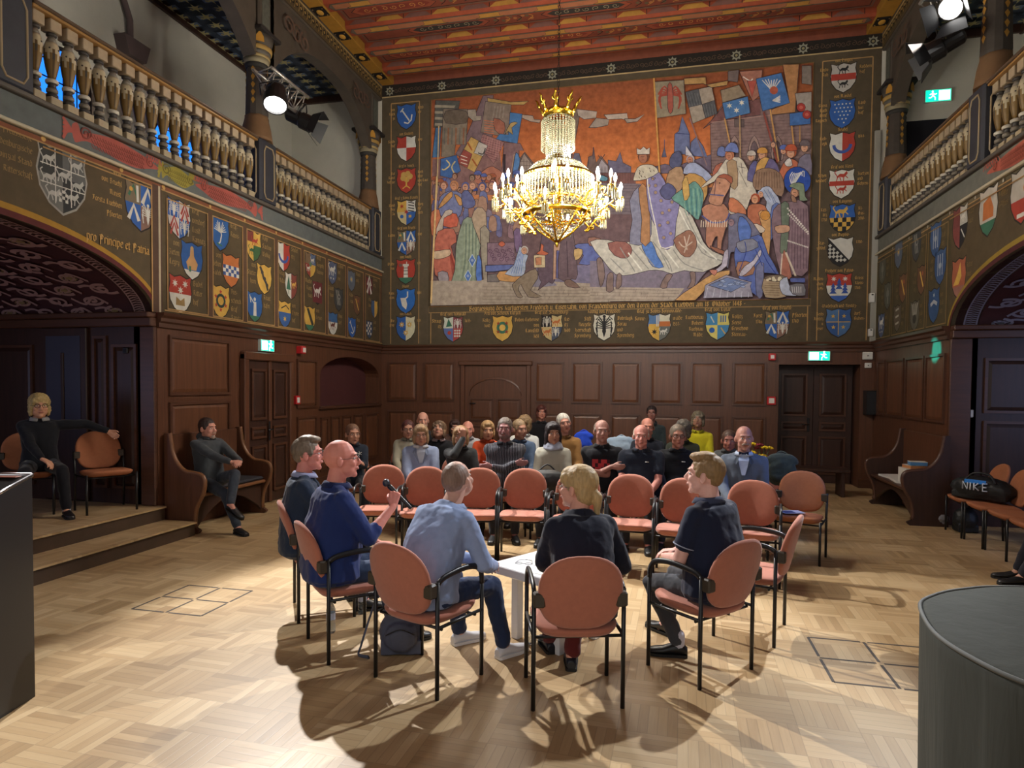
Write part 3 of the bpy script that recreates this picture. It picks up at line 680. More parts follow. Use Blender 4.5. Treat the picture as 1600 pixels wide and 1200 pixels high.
# stained-glass windows on the gallery back wall, leaded panes
blueglass = mat('blue_daylight_glass', rgb(20, 60, 150), .2, emit=rgb(40, 130, 255), estr=1.5)
def gal_window(n, y0, y1, z0, z1, x=XGL):
    w = thing('window_%d' % n, None, None); w['kind'] = 'structure'
    b = MB(); s = 1 if x < 0 else -1
    cyy = (y0+y1)/2; hw = (y1-y0)/2
    P = [(y0, z0), (y1, z0)]+[(cyy+hw*cos(pi*i/10), z1-hw+hw*sin(pi*i/10)) for i in range(11)]
    b.add([V((x+s*.012, y, z)) for y, z in P], [range(len(P))], False); b.obj('pane', blueglass, w)
    b = MB(); b.tube([V((x+s*.02, y, z)) for y, z in P], .03, 6, closed=True); b.tube([(x+s*.02, cyy, z0), (x+s*.02, cyy, z1)], .018, 6)
    for i in range(1, 6):
        z = z0+(z1-z0)*i/6; b.tube([(x+s*.02, y0, z), (x+s*.02, y1, z)], .01, 5)
    for i in (1, 3):
        y = y0+(y1-y0)*i/4; b.tube([(x+s*.018, y, z0), (x+s*.018, y, z1-.15)], .008, 5)
    b.obj('leading', black_metal, w)
gal_window(1, 6.72, 7.5, 4.75, 6.12); gal_window(2, 8.6, 9.6, 4.75, 5.98)
# ribs and a corbel on the left gallery wall
b = MB(); p0 = pl(207, 80, 0, XGL+.1)
b.prism([(-.16, -.12), (.16, -.12), (.24, .14), (-.24, .14)], 0, .2, Matrix.Translation((XGL, p0.y, p0.z)) @ Matrix(((0, 0, 1, 0), (1, 0, 0, 0), (0, 1, 0, 0), (0, 0, 0, 1))))
b.tube([(XGL+.06, p0.y, p0.z+.14), (XGL+.06, p0.y, p0.z+.45), (XGL+.06, p0.y-.3, p0.z+1.1), (XGL+.06, p0.y-.8, 7.75)], .045); struct(b, 'trim_70', mat('mauve_stone', rgb(92, 76, 74), .8, var=.12))
# flat sheet at the right gallery end, shade of the doorway in its colour
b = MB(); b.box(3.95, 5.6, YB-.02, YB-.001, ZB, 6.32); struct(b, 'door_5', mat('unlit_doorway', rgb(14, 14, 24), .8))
# end window of the right niche lets daylight in
light('niche_window_daylight', 'AREA', (6.0, 6.6, 1.7), 30, (0.5, 0.62, 1.0), (3.2, 8.2, .8), 1.2, sizey=1.5)
b = MB(); b.box(6.06, 6.1, 6.0, 7.2, .95, 2.4); struct(b, 'window_4', mat('dusk_window', rgb(40, 60, 110), .2, emit=rgb(60, 100, 200), estr=.6))
light('left_niche_daylight', 'AREA', (-8.3, 3.4, 1.7), 10, (0.6, 0.66, 1.0), (-6.6, 6.4, 1.3), 1.0)
b = MB(); b.box(-8.5, -8.46, 2.9, 3.9, 1.0, 2.3); struct(b, 'window_5', MATS['dusk_window'])
# ------------------------------------------------------------------ painted friezes, coats of arms, mural
GOLDL, GOLDT, EDGE, BROWN, DBR = (168, 128, 74), (196, 150, 76), (46, 40, 34), (84, 72, 52), (64, 54, 42)
SH = [(-.5, .5), (-.28, .43), (0, .5), (.28, .43), (.5, .5), (.46, .30), (.52, .05), (.46, -.22), (.28, -.44), (0, -.58), (-.28, -.44), (-.46, -.22), (-.52, .05), (-.46, .30)]
def clip(poly, a, b_, c):
    """keep a*x+b*y>=c"""
    out = []
    for i in range(len(poly)):
        p, q = poly[i], poly[(i+1) % len(poly)]; dp = a*p[0]+b_*p[1]-c; dq = a*q[0]+b_*q[1]-c
        if dp >= 0: out.append(p)
        if dp*dq < 0: t = dp/(dp-dq); out.append((p[0]+(q[0]-p[0])*t, p[1]+(q[1]-p[1])*t))
    return out
BLU, RD, WHT, GLD, GRN, BLK, ORA, WINE, TEAL = (44, 92, 170), (176, 58, 44), (200, 198, 186), (206, 160, 62), (56, 110, 84), (40, 40, 42), (190, 104, 48), (110, 44, 48), (60, 120, 130)
def eagle(T, x, y, s, col):
    T.poly([(x-.04*s, y+.3*s), (x+.04*s, y+.3*s), (x+.08*s, -.2*s+y), (x, y-.42*s), (x-.08*s, y-.2*s)], col)
    for g in (-1, 1):
        for k in range(5): T.line([(x+g*.05*s, y+.12*s-.05*k*s), (x+g*(.22+.03*k)*s, y+(.34-.10*k)*s), (x+g*(.34-.02*k)*s, y+(.22-.15*k)*s)], .05*s, col)
    T.circ((x, y+.34*s), .07*s, col, 7)
def beast(T, x, y, s, col):
    T.poly([(x-.3*s, y-.02*s), (x-.1*s, y+.12*s), (x+.12*s, y+.10*s), (x+.28*s, y+.26*s), (x+.34*s, y+.12*s), (x+.18*s, y-.06*s), (x+.1*s, y-.10*s), (x-.12*s, y-.04*s), (x-.26*s, y-.12*s)], col)
    for a, c in (((-.24, -.05), (-.3, -.28)), ((-.12, -.05), (-.04, -.26)), ((.12, -.05), (.1, -.28)), ((.2, .0), (.36, -.14)), ((-.28, .0), (-.42, .2))):
        T.line([(x+a[0]*s, y+a[1]*s), (x+c[0]*s, y+c[1]*s)], .055*s, col)
    T.line([(x-.42*s, y+.2*s), (x-.3*s, y+.3*s)], .05*s, col)
class Local:
    """shield-local pen on a Paint"""
    def __init__(s, P, c, w, h): s.P = P; s.c = c; s.w = w; s.h = h
    def t(s, p): return (s.c[0]+p[0]*s.w, s.c[1]+p[1]*s.h)
    def poly(s, pts, col, smooth=0, out=None, ow=.01):
        if len(pts) > 2: s.P.poly([s.t(p) for p in pts], col, smooth, out, ow*s.w)
    def line(s, pts, w, col): s.P.line([s.t(p) for p in pts], w*s.w, col)
    def circ(s, c, r, col, n=10): s.P.poly([s.t((c[0]+r*cos(2*pi*i/n), c[1]+r*sin(2*pi*i/n)*s.w/s.h)) for i in range(n)], col)
    def star(s, c, r, col, n=6, inner=.42): s.P.poly([s.t((c[0]+(r if i % 2 == 0 else r*inner)*sin(pi*i/n), c[1]+(r if i % 2 == 0 else r*inner)*cos(pi*i/n)*s.w/s.h)) for i in range(2*n)], col)
def quart(T, a, b_, c, d):
    for col, sx, sy in ((a, -1, 1), (b_, 1, 1), (c, -1, -1), (d, 1, -1)): T.poly(clip(clip(SH, sx, 0, 0), 0, sy, 0), col)
def chev(T, x, y, s, col, w=.12): T.line([(x-.19*s, y-.17*s), (x, y+.2*s), (x+.19*s, y-.17*s)], w*s, col)
def design(T, k):
    f = lambda c: T.poly(SH, c)
    if k == 'anchor':
        f(BLU); T.line([(-.24, .26), (.16, -.22)], .07, WHT); T.line([(-.12, -.28), (.08, -.34), (.26, -.2), (.3, .04)], .07, WHT); T.line([(-.32, .18), (-.16, .34)], .06, WHT)
    elif k == 'quarter_red': quart(T, RD, WHT, WHT, RD)
    elif k == 'tree':
        f(RD); [T.circ((.2*cos(a), .14+.13*sin(a)), .15, (190, 150, 70)) for a in (0, 1.2, 2.4, 3.6, 4.8)]; T.line([(0, .1), (0, -.3)], .08, GLD); T.line([(-.2, -.38), (0, -.25), (.2, -.38)], .06, GLD)
    elif k == 'multi':
        quart(T, GLD, WHT, (196, 176, 120), BLU); T.star((-.25, .25), .13, RD); T.star((.0, .0), .14, RD); T.circ((-.25, -.2), .1, BLU); [T.line([(.1, .42-.12*i), (.42, .36-.12*i)], .05, BLK) for i in range(4)]; T.star((.2, -.2), .12, GLD)
    elif k == 'chevrons':
        quart(T, (120, 104, 80), BLU, BLU, (130, 96, 80)); chev(T, .24, .22, 1, WHT); chev(T, -.24, -.22, .9, WHT); T.line([(-.4, .15), (-.25, .4), (-.1, .1)], .08, GRN); T.line([(-.12, .42), (-.1, .05)], .08, WHT); eagle(T, .24, -.16, .6, WHT); T.circ((-.33, .3), .06, GLD)
    elif k == 'tower':
        f(RD); T.poly([(-.12, -.32), (-.1, .2), (.1, .2), (.12, -.32)], WHT); T.poly([(-.16, .2), (.16, .2), (.16, .3), (-.16, .3)], WHT); [T.line([(-.12, y), (.12, y)], .03, BLK) for y in (-.15, 0, .12)]; T.poly(clip(SH, 0, -1, .3), GRN); T.line([(.05, .4), (.05, .2)], .04, WHT); T.circ((-.28, .25), .09, (120, 90, 80))
    elif k == 'harp': f((40, 104, 190)); T.poly([(-.3, .1), (0, .1), (.08, -.2), (.02, -.42), (-.2, -.25)], WHT); T.line([(.1, .38), (.1, .15), (0, .08)], .07, WHT)
    elif k == 'flowers':
        T.poly(clip(SH, -1, 0, 0), BLU); T.poly(clip(SH, 1, 0, 0), (200, 196, 160))
        for x, y in ((-.22, .14), (.2, .14), (0, -.22)): T.star((x, y), .17, GLD, 7, .5); T.circ((x, y), .05, WHT)
    elif k == 'green_quarter':
        quart(T, (190, 196, 178), (130, 60, 70), (90, 110, 170), (176, 66, 60)); T.poly([(-.38, .05), (-.25, .42), (-.05, .1)], GRN); eagle(T, .24, .2, .55, WHT); T.circ((-.2, -.2), .1, RD); [T.circ((.1+.12*(i % 3), -.1-.12*(i//3)), .05, WHT) for i in range(9)]
    elif k == 'ring':
        f(GLD); T.circ((0, 0), .30, GRN, 14); T.circ((0, 0), .16, (214, 168, 70), 12); [T.star((.3*cos(a), .26*sin(a)), .11, (150, 60, 40), 5) for a in (.8, 2.35, 3.9, 5.5)]
    elif k == 'bw_gold': quart(T, BLK, (200, 180, 120), (196, 170, 110), (70, 80, 100)); eagle(T, -.24, .22, .6, WHT); beast(T, .22, .2, .6, ORA); beast(T, -.22, -.2, .6, ORA); eagle(T, .2, -.2, .5, WHT)
    elif k == 'eagle': f((200, 196, 176)); eagle(T, 0, .02, 1.15, BLK); T.line([(-.3, .3), (.3, .3)], .03, BLK)
    elif k == 'stripes_gold':
        quart(T, (80, 120, 170), (200, 196, 170), GLD, (100, 104, 100)); T.poly([(-.48, .1), (0, .1), (0, 0), (-.48, 0)], GLD); [T.line([(x, .45), (x, 0)], .04, WHT) for x in (-.05, -.12)]; T.poly([(0, .2), (.5, .2), (.5, 0), (0, 0)], ORA); T.star((-.22, -.22), .15, BLK, 7); beast(T, .2, -.2, .5, WHT)
    elif k == 'blue_yellow': quart(T, (60, 130, 180), (206, 190, 90), (206, 190, 90), (60, 130, 180)); [T.line([(x, .38), (x, .12)], .05, BLU) for x in (.15, .25, .35)]; T.line([(-.3, .35), (-.15, .1)], .05, WHT); T.circ((-.24, -.2), .13, BLU); T.line([(.15, -.1), (.35, -.35)], .05, GLD)
    elif k == 'red_bar': f((176, 170, 160)); T.poly([(-.5, .12), (.5, .12), (.5, -.12), (-.5, -.12)], RD); beast(T, 0, .27, .6, BLK); beast(T, 0, -.26, .55, BLK)
    elif k == 'dots': f(BLU); [T.circ((-.3+.15*i+(.07 if j % 2 else 0), .32-.14*j), .035, WHT, 6) for j in range(6) for i in range(5) if abs(-.3+.15*i) < .45-.07*j]
    elif k == 'crescent': T.poly(clip(SH, -1, 0, 0), WHT); T.poly(clip(SH, 1, 0, 0), RD); T.line([(.34*cos(a), .05+.28*sin(a)) for a in [pi+.1*i*pi for i in range(11)]], .13, (58, 84, 160))
    elif k == 'foxes': f(WHT); T.poly([(-.5, .08), (.5, .08), (.5, -.1), (-.5, -.1)], RD); beast(T, 0, .27, .7, RD); beast(T, 0, -.24, .6, RD)
    elif k == 'lion_check':
        T.poly(clip(SH, 0, 1, 0), BLU); T.poly(clip(SH, 0, -1, 0), BLK); beast(T, -.05, .22, .8, GLD)
        [T.poly(clip(clip(clip(clip(SH, 1, 0, x), -1, 0, -x-.17), 0, 1, y), 0, -1, -y-.17), GLD) for j, y in enumerate((-.17, -.34, -.51)) for i, x in enumerate((-.51, -.34, -.17, 0, .17, .34)) if (i+j) % 2 == 0]
    elif k == 'check_bend':
        f((190, 188, 178)); q = clip(SH, -1, -1, .0)
        T.poly(q, BLK); [T.poly([(x, y-.07), (x+.08, y), (x, y+.07), (x-.08, y)], (186, 184, 174)) for i in range(6) for j in range(7) for x, y in [(-.42+.15*i, .35-.14*j)] if x+y < -.1 and y > -.5+abs(x)*.6]
    elif k == 'trees':
        T.poly(clip(SH, 0, 1, .05), RD); T.poly(clip(SH, 0, -1, -.05), WHT); T.star((-.22, .3), .12, WHT, 7); T.star((.24, .3), .12, WHT, 7)
        for x, y in ((0, .05), (-.24, -.12), (.24, -.12)): [T.poly([(x-.15+.03*i, y-.14+.12*i), (x+.15-.03*i, y-.14+.12*i), (x, y+.04+.12*i)], (50, 80, 160)) for i in range(3)]
        T.poly(clip(SH, 0, -1, .34), (56, 96, 180))
    elif k == 'blue_quarter': quart(T, (70, 110, 160), (50, 88, 150), (50, 88, 150), (70, 110, 160)); [T.star((x, y), .1, GLD, 5) for x, y in ((-.22, .22), (.22, .22), (-.2, -.2), (.2, -.2))]; T.line([(0, .45), (0, -.5)], .03, GLD); T.line([(-.48, 0), (.48, 0)], .03, GLD)
    elif k == 'eagle_chev': quart(T, BLU, (188, 180, 172), (188, 180, 172), BLU); eagle(T, -.24, .22, .6, WHT); eagle(T, .24, -.22, .6, WHT); [chev(T, .25, .08+.2*i, .9, (160, 60, 50), .1) for i in range(2)]; [chev(T, -.24, -.36+.2*i, .9, (160, 60, 50), .1) for i in range(2)]
    elif k == 'figure': f((40, 88, 160)); T.poly([(-.28, -.1), (-.2, -.3), (.2, -.3), (.28, -.1), (.1, .1), (.08, .3), (-.08, .3), (-.1, .1)], (190, 140, 84)); T.circ((0, .33), .08, (190, 150, 90)); T.poly(clip(SH, 0, -1, .32), WHT); T.line([(-.1, -.2), (-.1, -.36)], .1, GRN)
    elif k == 'three_stars': T.poly(clip(SH, 0, 1, -.02), RD); T.poly(clip(SH, 0, -1, .02), WHT); [T.star((x, y), .14, WHT, 7) for x, y in ((-.25, .26), (.22, .28), (0, .08))]; T.poly([(-.2, -.12), (-.22, -.36), (.2, -.36), (.18, -.12), (.0, -.22)], (150, 120, 70))
    elif k == 'heron': f((44, 96, 166)); T.line([(-.05, .35), (0, .1), (.08, -.05), (0, -.3), (-.1, -.38)], .06, WHT); [T.line([(0, .02), (g*(.15+.05*i), .38-.07*i)], .035, WHT) for g in (-1, 1) for i in range(5)]; T.line([(-.2, -.36), (.1, -.42)], .06, GRN)
    elif k == 'checkbar': f(ORA); [T.poly([(-.48+.16*i, .14-.12*j), (-.32+.16*i, .14-.12*j), (-.32+.16*i, .02-.12*j), (-.48+.16*i, .02-.12*j)], WHT if (i+j) % 2 else (50, 80, 140)) for i in range(6) for j in range(3)]
    elif k == 'wreath': f(GLD); T.circ((0, 0), .28, (50, 66, 60), 14); T.circ((0, 0), .17, GLD, 12); [T.star((.32*cos(a), .3*sin(a)), .1, RD, 5) for a in (.5, 1.6, 2.7, 3.7, 4.7, 5.8)]
    elif k == 'gold_green': f(GLD); T.poly(clip(clip(SH, 1, 0, 0), 0, -1, 0), (60, 100, 60)); T.poly(clip(clip(SH, -1, 0, 0), 0, 1, .1), (130, 60, 50)); beast(T, .1, .15, .6, RD); beast(T, -.1, -.2, .6, (50, 90, 60))
    elif k == 'bend_dark': f(GLD); T.line([(-.3, .4), (-.15, .2), (-.05, .0), (.12, -.15), (.25, -.42)], .14, (66, 64, 62)); [T.circ((-.15+.17*i, .2-.22*i), .1, (66, 64, 62)) for i in range(3)]
    elif k == 'white_man': f((44, 92, 160)); T.poly([(-.1, -.4), (-.06, .15), (.1, .15), (.12, -.4)], WHT); T.circ((0, .24), .08, WHT); T.line([(-.06, .1), (-.3, .3)], .05, WHT); T.line([(-.34, .38), (-.26, .1)], .05, WHT); T.poly(clip(SH, 0, -1, .36), GRN)
    elif k == 'pine': T.poly(clip(SH, -1, 0, 0), WHT); T.poly(clip(SH, 1, 0, 0), (130, 62, 52)); T.poly([(-.42, -.2), (-.22, .4), (-.05, -.2)], GRN); T.line([(-.22, -.2), (-.22, -.4)], .05, GRN); beast(T, .22, .05, .6, GLD)
    elif k == 'gold_blue': T.poly(clip(SH, 0, 1, .05), GLD); T.poly(clip(SH, 0, -1, -.05), (56, 96, 160)); T.star((0, -.22), .15, GLD, 6); T.line([(-.3, .2), (.1, .35), (.35, .2)], .06, BLK)
    elif k == 'mix': quart(T, (120, 96, 70), (80, 100, 140), (150, 60, 50), GLD); beast(T, .2, .2, .5, WHT); beast(T, -.2, -.2, .5, WHT); T.circ((0, 0), .12, (90, 120, 90))
    elif k == 'white_lion': T.poly([(-.5, .5), (.5, .5), (.5, -.5), (-.5, -.5)], WINE); beast(T, 0, .05, 1.05, WHT)
    elif k == 'gold_diag': f(GLD); T.poly([(-.3, .4), (-.1, .44), (.4, -.25), (.2, -.35)], (60, 60, 50)); T.poly(clip(SH, 0, -1, .3), GRN)
    elif k == 'grey_lion': f((78, 92, 124)); beast(T, 0, .1, 1, WHT); [T.star((x, -.3), .08, WHT) for x in (-.15, .15)]
    elif k == 'grey_mix': f((64, 66, 66)); [T.line([(-.3+.1*i, .4), (-.1+.1*i, -.3)], .035, (150, 150, 140)) for i in range(4)]; T.circ((.05, .1), .16, (130, 130, 124)); T.circ((.05, .1), .08, (60, 62, 60))
    elif k == 'fox': T.poly(clip(SH, 0, 1, .05), (52, 96, 150)); T.poly(clip(SH, 0, -1, -.05), WHT); beast(T, 0, -.1, .8, (110, 60, 50))
    elif k == 'blue_grey': f((86, 96, 112)); T.circ((0, .05), .2, (120, 126, 130)); T.star((0, .05), .14, GLD)
    elif k == 'brown_gold': f((108, 74, 50)); T.line([(-.2, .3), (.2, -.3)], .1, GLD); T.circ((.1, .2), .1, (150, 80, 50))
    elif k == 'wine_chev': f(WINE); chev(T, 0, .25, 1.5, WHT, .12); chev(T, 0, -.2, 1.7, WHT, .14)
    elif k == 'gold_slate': T.poly(clip(SH, -1, 0, 0), (66, 90, 130)); T.poly(clip(SH, 1, 0, 0), GLD)
    elif k == 'check_bw': f((62, 78, 108)); [T.poly([(-.45+.2*i, .42-.16*j), (-.27+.2*i, .42-.16*j), (-.27+.2*i, .28-.16*j), (-.45+.2*i, .28-.16*j)], WHT) for i in range(4) for j in range(5) if (i+j) % 2]
    elif k == 'black_quarter': 
        quart(T, (60, 62, 60), (96, 98, 96), (110, 110, 106), (54, 56, 56)); [beast(T, x, y, .42, (176, 176, 168)) for x, y in ((-.3, .25), (.3, .28), (-.3, -.05), (.02, .05), (.32, -.05), (-.2, -.3), (.2, -.28))]; [T.poly([(-.1+.07*i, -.2-.05*j), (-.04+.07*i, -.2-.05*j), (-.04+.07*i, -.25-.05*j), (-.1+.07*i, -.25-.05*j)], WHT) for i in range(3) for j in range(4) if (i+j) % 2]; T.line([(-.17, .48), (-.17, -.45)], .02, WHT); T.line([(.17, .48), (.17, -.45)], .02, WHT); T.line([(-.48, .15), (.48, .15)], .02, WHT); T.line([(-.48, -.15), (.48, -.15)], .02, WHT)
    elif k == 'orange_lion': f((170, 90, 60)); T.poly([(-.4, -.2), (-.1, .1), (.1, .4), (.2, 0), (.0, -.2)], GLD); T.poly(clip(SH, 0, -1, .25), (150, 96, 84))
    elif k == 'white_orange': f((180, 172, 158)); T.poly([(-.3, -.2), (-.28, .2), (.1, .3), (.3, .0), (.3, -.2)], ORA); T.poly(clip(SH, 0, -1, .26), GRN)
    elif k == 'white_red': f((172, 164, 150)); T.poly(clip(SH, 0, -1, .1), RD); T.circ((.2, .1), .15, ORA); T.line([(-.2, -.42), (.2, -.42)], .1, WHT)
    elif k == 'red_white_black': quart(T, (120, 60, 56), (176, 172, 160), (130, 64, 60), BLK); beast(T, .2, .2, .5, WHT); T.line([(.1, -.1), (.35, -.35)], .05, WHT)
    elif k == 'grey_outline': f((86, 86, 74)); T.line([(0, .3), (0, -.35)], .12, (120, 118, 104)); T.circ((0, .05), .2, (112, 112, 100))
    elif k == 'grey_three': f((96, 84, 66)); [T.line([(-.25, y), (.2, y+.05)], .1, (160, 156, 140)) for y in (.3, .02, -.26)]
    elif k == 'grey_claw': f((92, 88, 74)); [T.line([(x, .4), (x*.6, 0)], .06, (170, 166, 150)) for x in (-.3, -.1, .1, .3)]; T.circ((0, -.15), .2, (60, 56, 48))
    elif k == 'blue_white': f((54, 84, 130)); [T.line([(x, .35), (x, -.3)], .07, (150, 160, 176)) for x in (-.2, 0, .2)]; T.circ((0, .0), .12, (150, 160, 176))
    elif k == 'blue_fish': f((50, 82, 128)); T.line([(-.3, 0), (0, .1), (.3, 0)], .14, (160, 164, 170)); T.star((0, .3), .1, (150, 160, 170))
SHLBL = {}
def shield(parent, O, U, N, c, w, k, h=None, edge=EDGE):
    h = h or w*1.2; P = Paint(O, U, (0, 0, 1), N); P.k = 6
    T = Local(P, c, w, h); T.poly([(x*1.07, y*1.07) for x, y in SH], edge, 0); design(T, k)
    return P.obj('coat_of_arms', paint, parent)
OB, UB_, NB = (0, YB, 0), (1, 0, 0), (0, -1, 0)
OL, UL_, NL = (XL, 0, 0), (0, 1, 0), (1, 0, 0)
OR, UR_, NR = (XR, 0, 0), (0, -1, 0), (-1, 0, 0)
def uvB(px, py): q = pl(px, py, 1, YB); return (q.x, q.z)
def uvL(px, py): q = pl(px, py, 0, XL); return (q.y, q.z)
def uvR(px, py): q = pl(px, py, 0, XR); return (-q.y, q.z)

# ---- back wall frieze
fr = thing('painted_frieze', 'brown painted frieze with gold lines and coats of arms around the big mural', 'frieze')
P = Paint(OB, UB_, (0, 0, 1), NB)
P.rect(XL, ZW, XR, ZT, BROWN)
ca, cb = uvB(611, 300)[0], uvB(655, 300)[0]; ma, mb = uvB(674, 300)[0], uvB(1266, 300)[0]; ra, rb = uvB(1281, 300)[0], uvB(1359, 300)[0]
z0 = ZW+.03; g = .018
P.rect(cb, z0, ma-.06, ZT-.2, (90, 78, 58)); P.rect(mb+.06, z0, ra, ZT-.2, (80, 68, 50))
for x in (ca, cb): P.rect(x-g/2, z0, x+g/2, 7.48, GOLDL)
for x in (ra, rb): P.rect(x-g/2, z0, x+g/2, 7.48, GOLDL)
P.rect(ca, 7.47, cb, 7.49, GOLDL); P.rect(ra, 7.47, rb, 7.49, GOLDL)
zt0, zt1 = uvB(800, 488)[1]+.01, uvB(800, 477)[1]
zb0 = 3.205
for x in (ma, mb): P.rect(x-g/2, z0, x+g/2, zb0, GOLDL)
P.rect(ma-.05, zb0, mb+.05, zb0+.018, GOLDL)
P.frame(ma-.05, zb0+.0, mb+.05, zb0+.14, .010, (120, 100, 66))
P.rect(XL, ZT-.012, XR, ZT+.012, (176, 150, 100)); P.rect(XL, ZT+.012, XR, 7.86, (40, 34, 28)); P.rect(XL, 7.86, XR, ZC, (128, 64, 42))
for i in range(9):
    x = -5.56+i*1.12; P.star((x, 7.735), .10, (140, 138, 118), 8, .62); P.circ((x, 7.735), .045, (44, 40, 36), 10); P.circ((x, 7.735), .025, (140, 130, 90), 8)
    for k in range(11): scroll(P, x+.14+k*.085, 7.735, .045, 1.2*(1 if k % 2 else -1), (84, 64, 48), .013, k)
P.obj('painted_ground', paint, fr)
P = Paint(OB, UB_, (0, 0, 1), NB); P.k = 8
zc = zb0+.036
CAP = 'Begruessung des Kurfuersten Friedrich u. Eisenzahn, von Brandenburg vor den Toren der Stadt Luebben am 18. Oktober 1448 -'
hc_ = (uvB(1165, 480)[0]-uvB(733, 483)[0])/P.textw(CAP, 1)
P.text(CAP, uvB(733, 483)[0], zc, hc_, GOLDT, nib=.24)
# captions round the arms
def cap_(P, c, w, h, top, left, right, lh=.052, col=GOLDT):
    """captions around a shield: above, stacked left and stacked right"""
    if top: P.text(top, c[0], c[1]+h*.56, lh, col, 'c')
    for side, ls in (('r', left), ('l', right)):
        x = c[0]-w*.62 if side == 'r' else c[0]+w*.62
        for i, t in enumerate(ls): P.text(t, x, c[1]+h*.26-i*lh*2.15, lh, col, side)
colL = [(635, 181, 'anchor', '', ['von', 'Kalck', 'zu'], ['Lehd', 'see']), (635, 231, 'quarter_red', 'von Stutterh', ['Sando', 'hof'], ['1690']), (635, 281, 'tree', 'Graf v. Houck', ['Gut', 'Ramit', 'Hof zur'], ['Leeh', 'Thor', 'von Laus', 'Hof']),
        (635, 331, 'multi', 'Graf z Solms Baruth', ['Wend', 'Drei', 'Zu'], ['Burg', 'hof', 'Zech']), (635, 378, 'chevrons', 'Graf von Bruehl', ['Lubbo'], ['1740']), (634, 423, 'tower', 'von Knuth', ['Waldo', 'bau'], ['1771']),
        (634, 469, 'harp', 'Bluser', ['Kahn', 'stein'], ['1884']), (634, 512, 'flowers', 'von Hatich', ['Die', 'prop'], ['1701'])]
botR = [(708, 513, 'green_quarter', 'Graf von Honwald', ['Straup', 'itz'], ['1635-']), (785, 512, 'ring', 'Frei von Schenck Lutzich', ['Kolkz', '1640'], ['Doben-']), (862, 511, 'bw_gold', 'Graf u.d. Schulenburg-', ['Lieberose', 'von', 'Lamsfeld', '1651'], ['Lie-', 'itz', '1600']),
        (944, 510, 'eagle', 'Koenig von Preussen-', ['Stift', 'Neuzelle', 'Herrschaft', 'Spremberg'], ['Dobrilugk', 'Sorau', 'und', 'Spremberg']), (1030, 510, 'stripes_gold', 'Graf zu Solms-Sonnewalde-', ['Sonne-'], ['walde', '1537-']), (1121, 508, 'blue_yellow', 'Graf von Lynar', ['Luebbenau', 'Dobern', 'Kuehnau', 'Milde,'], ['Kollitz', 'Seese', 'Groschow', 'Stennau-']),
        (1214, 506, 'chevrons', 'Graf von Bruehl-', ['Forst', '1746'], ['Pfoerten,', '1740'])]
colR = [(1318, 120, 'red_bar', 'von Langen', ['Lindo', 'Ruh'], ['Reddern', 'Hof']), (1316, 176, 'dots', 'von Mandel', ['Gross', 'Lueb', 'Greif', 'Rogisch'], ['Lasd', '1661', 'Hof']), (1316, 228, 'crescent', 'Seydel', ['Lieb-', 'egk'], ['1844-']), (1315, 286, 'foxes', 'Graf von Kleist', ['Schen', 'kendorf'], ['Zuetzen', 'und', 'Gehren-']),
        (1316, 340, 'lion_check', 'von Langenn-', ['Kitt-', 'litz', '1730'], ['Kl-', 'Oss-', '2010-']), (1313, 392, 'check_bend', 'von Diepow-', ['Star-', 'zeddel'], ['1700-']), (1311, 448, 'trees', 'Freiherr von Patow-', ['Mallen-', 'chen,', '1695-'], ['Gross', 'Kloss-', '1740-']), (1310, 503, 'blue_quarter', '-Wiedebach und Nostitz-', ['Beits', 'Amtitz', 'u', 'Jeser'], ['dorf-', 'Guben-'])]
for row, top in ((colL, 1), (botR, 1), (colR, 1)):
    for px, py, k, t, l, r in row:
        c = uvB(px, py); shield(fr, OB, UB_, NB, c, .40, k, .46); cap_(P, c, .40, .46, t, l, r, .040 if row is not botR else .05)
P.obj('gilt_lettering', paint, fr)

# ---- left wall frieze
fl = thing('painted_frieze', 'long painted frieze with dragons and coats of arms on the left wall below the gallery', 'frieze')
P = Paint(OL, UL_, (0, 0, 1), NL); P.rect(YF, ZG, YB, ZB, (96, 102, 100))
ye = lambda t, w, h: (ACL+w*cos(t), AZ+h*sin(t))
for (w0, h0, w1, h1, col) in ((2.29, .86, 2.24, .80, (168, 122, 30)), (2.24, .80, 2.19, .74, (96, 36, 36))):
    for i in range(40):
        a, c = pi*i/40, pi*(i+1)/40
        P.poly([ye(a, w0, h0), ye(c, w0, h0), ye(c, w1-.0, h1), ye(a, w1-.0, h1)], col)
OR2 = (132, 74, 46)
P.rect(1, 3.985, YB, 4.0, GOLDL); P.rect(1, 4.0, YB, 4.04, OR2)
ymain = ly(250, 400); P.rect(ymain-.12, ZW, ymain+.02, ZG-.06, (86, 62, 48)); P.rect(ymain-.03, ZW, ymain+.0, ZG-.06, (176, 160, 130)); P.rect(ymain-.14, ZW, ymain-.12, 3.99, GOLDL); P.rect(5.0, 3.95, ymain-.12, 3.965, GOLDL)
divs = [ly(x, 420) for x in (255, 327, 381, 430, 471, 509, 540, 568, 594)]
for a, c in zip(divs[:-1], divs[1:]):
    P.frame(a+.05, ZW+.05, c-.03, 3.92, .016, GOLDL); P.rect(c-.03, ZW+.03, c+.05, 3.95, (92, 66, 48)); P.circ((a+.01, 4.02), .022, GOLDT, 8)
for y in (5.0, 5.9, 6.5): P.circ((y, 4.03), .025, GOLDT, 8)
P.rect(divs[0], ZW+.03, YB, ZW+.045, GOLDL)
P.obj('painted_ground', paint, fl)
P = Paint(OL, UL_, (0, 0, 1), NL); P.k = 8
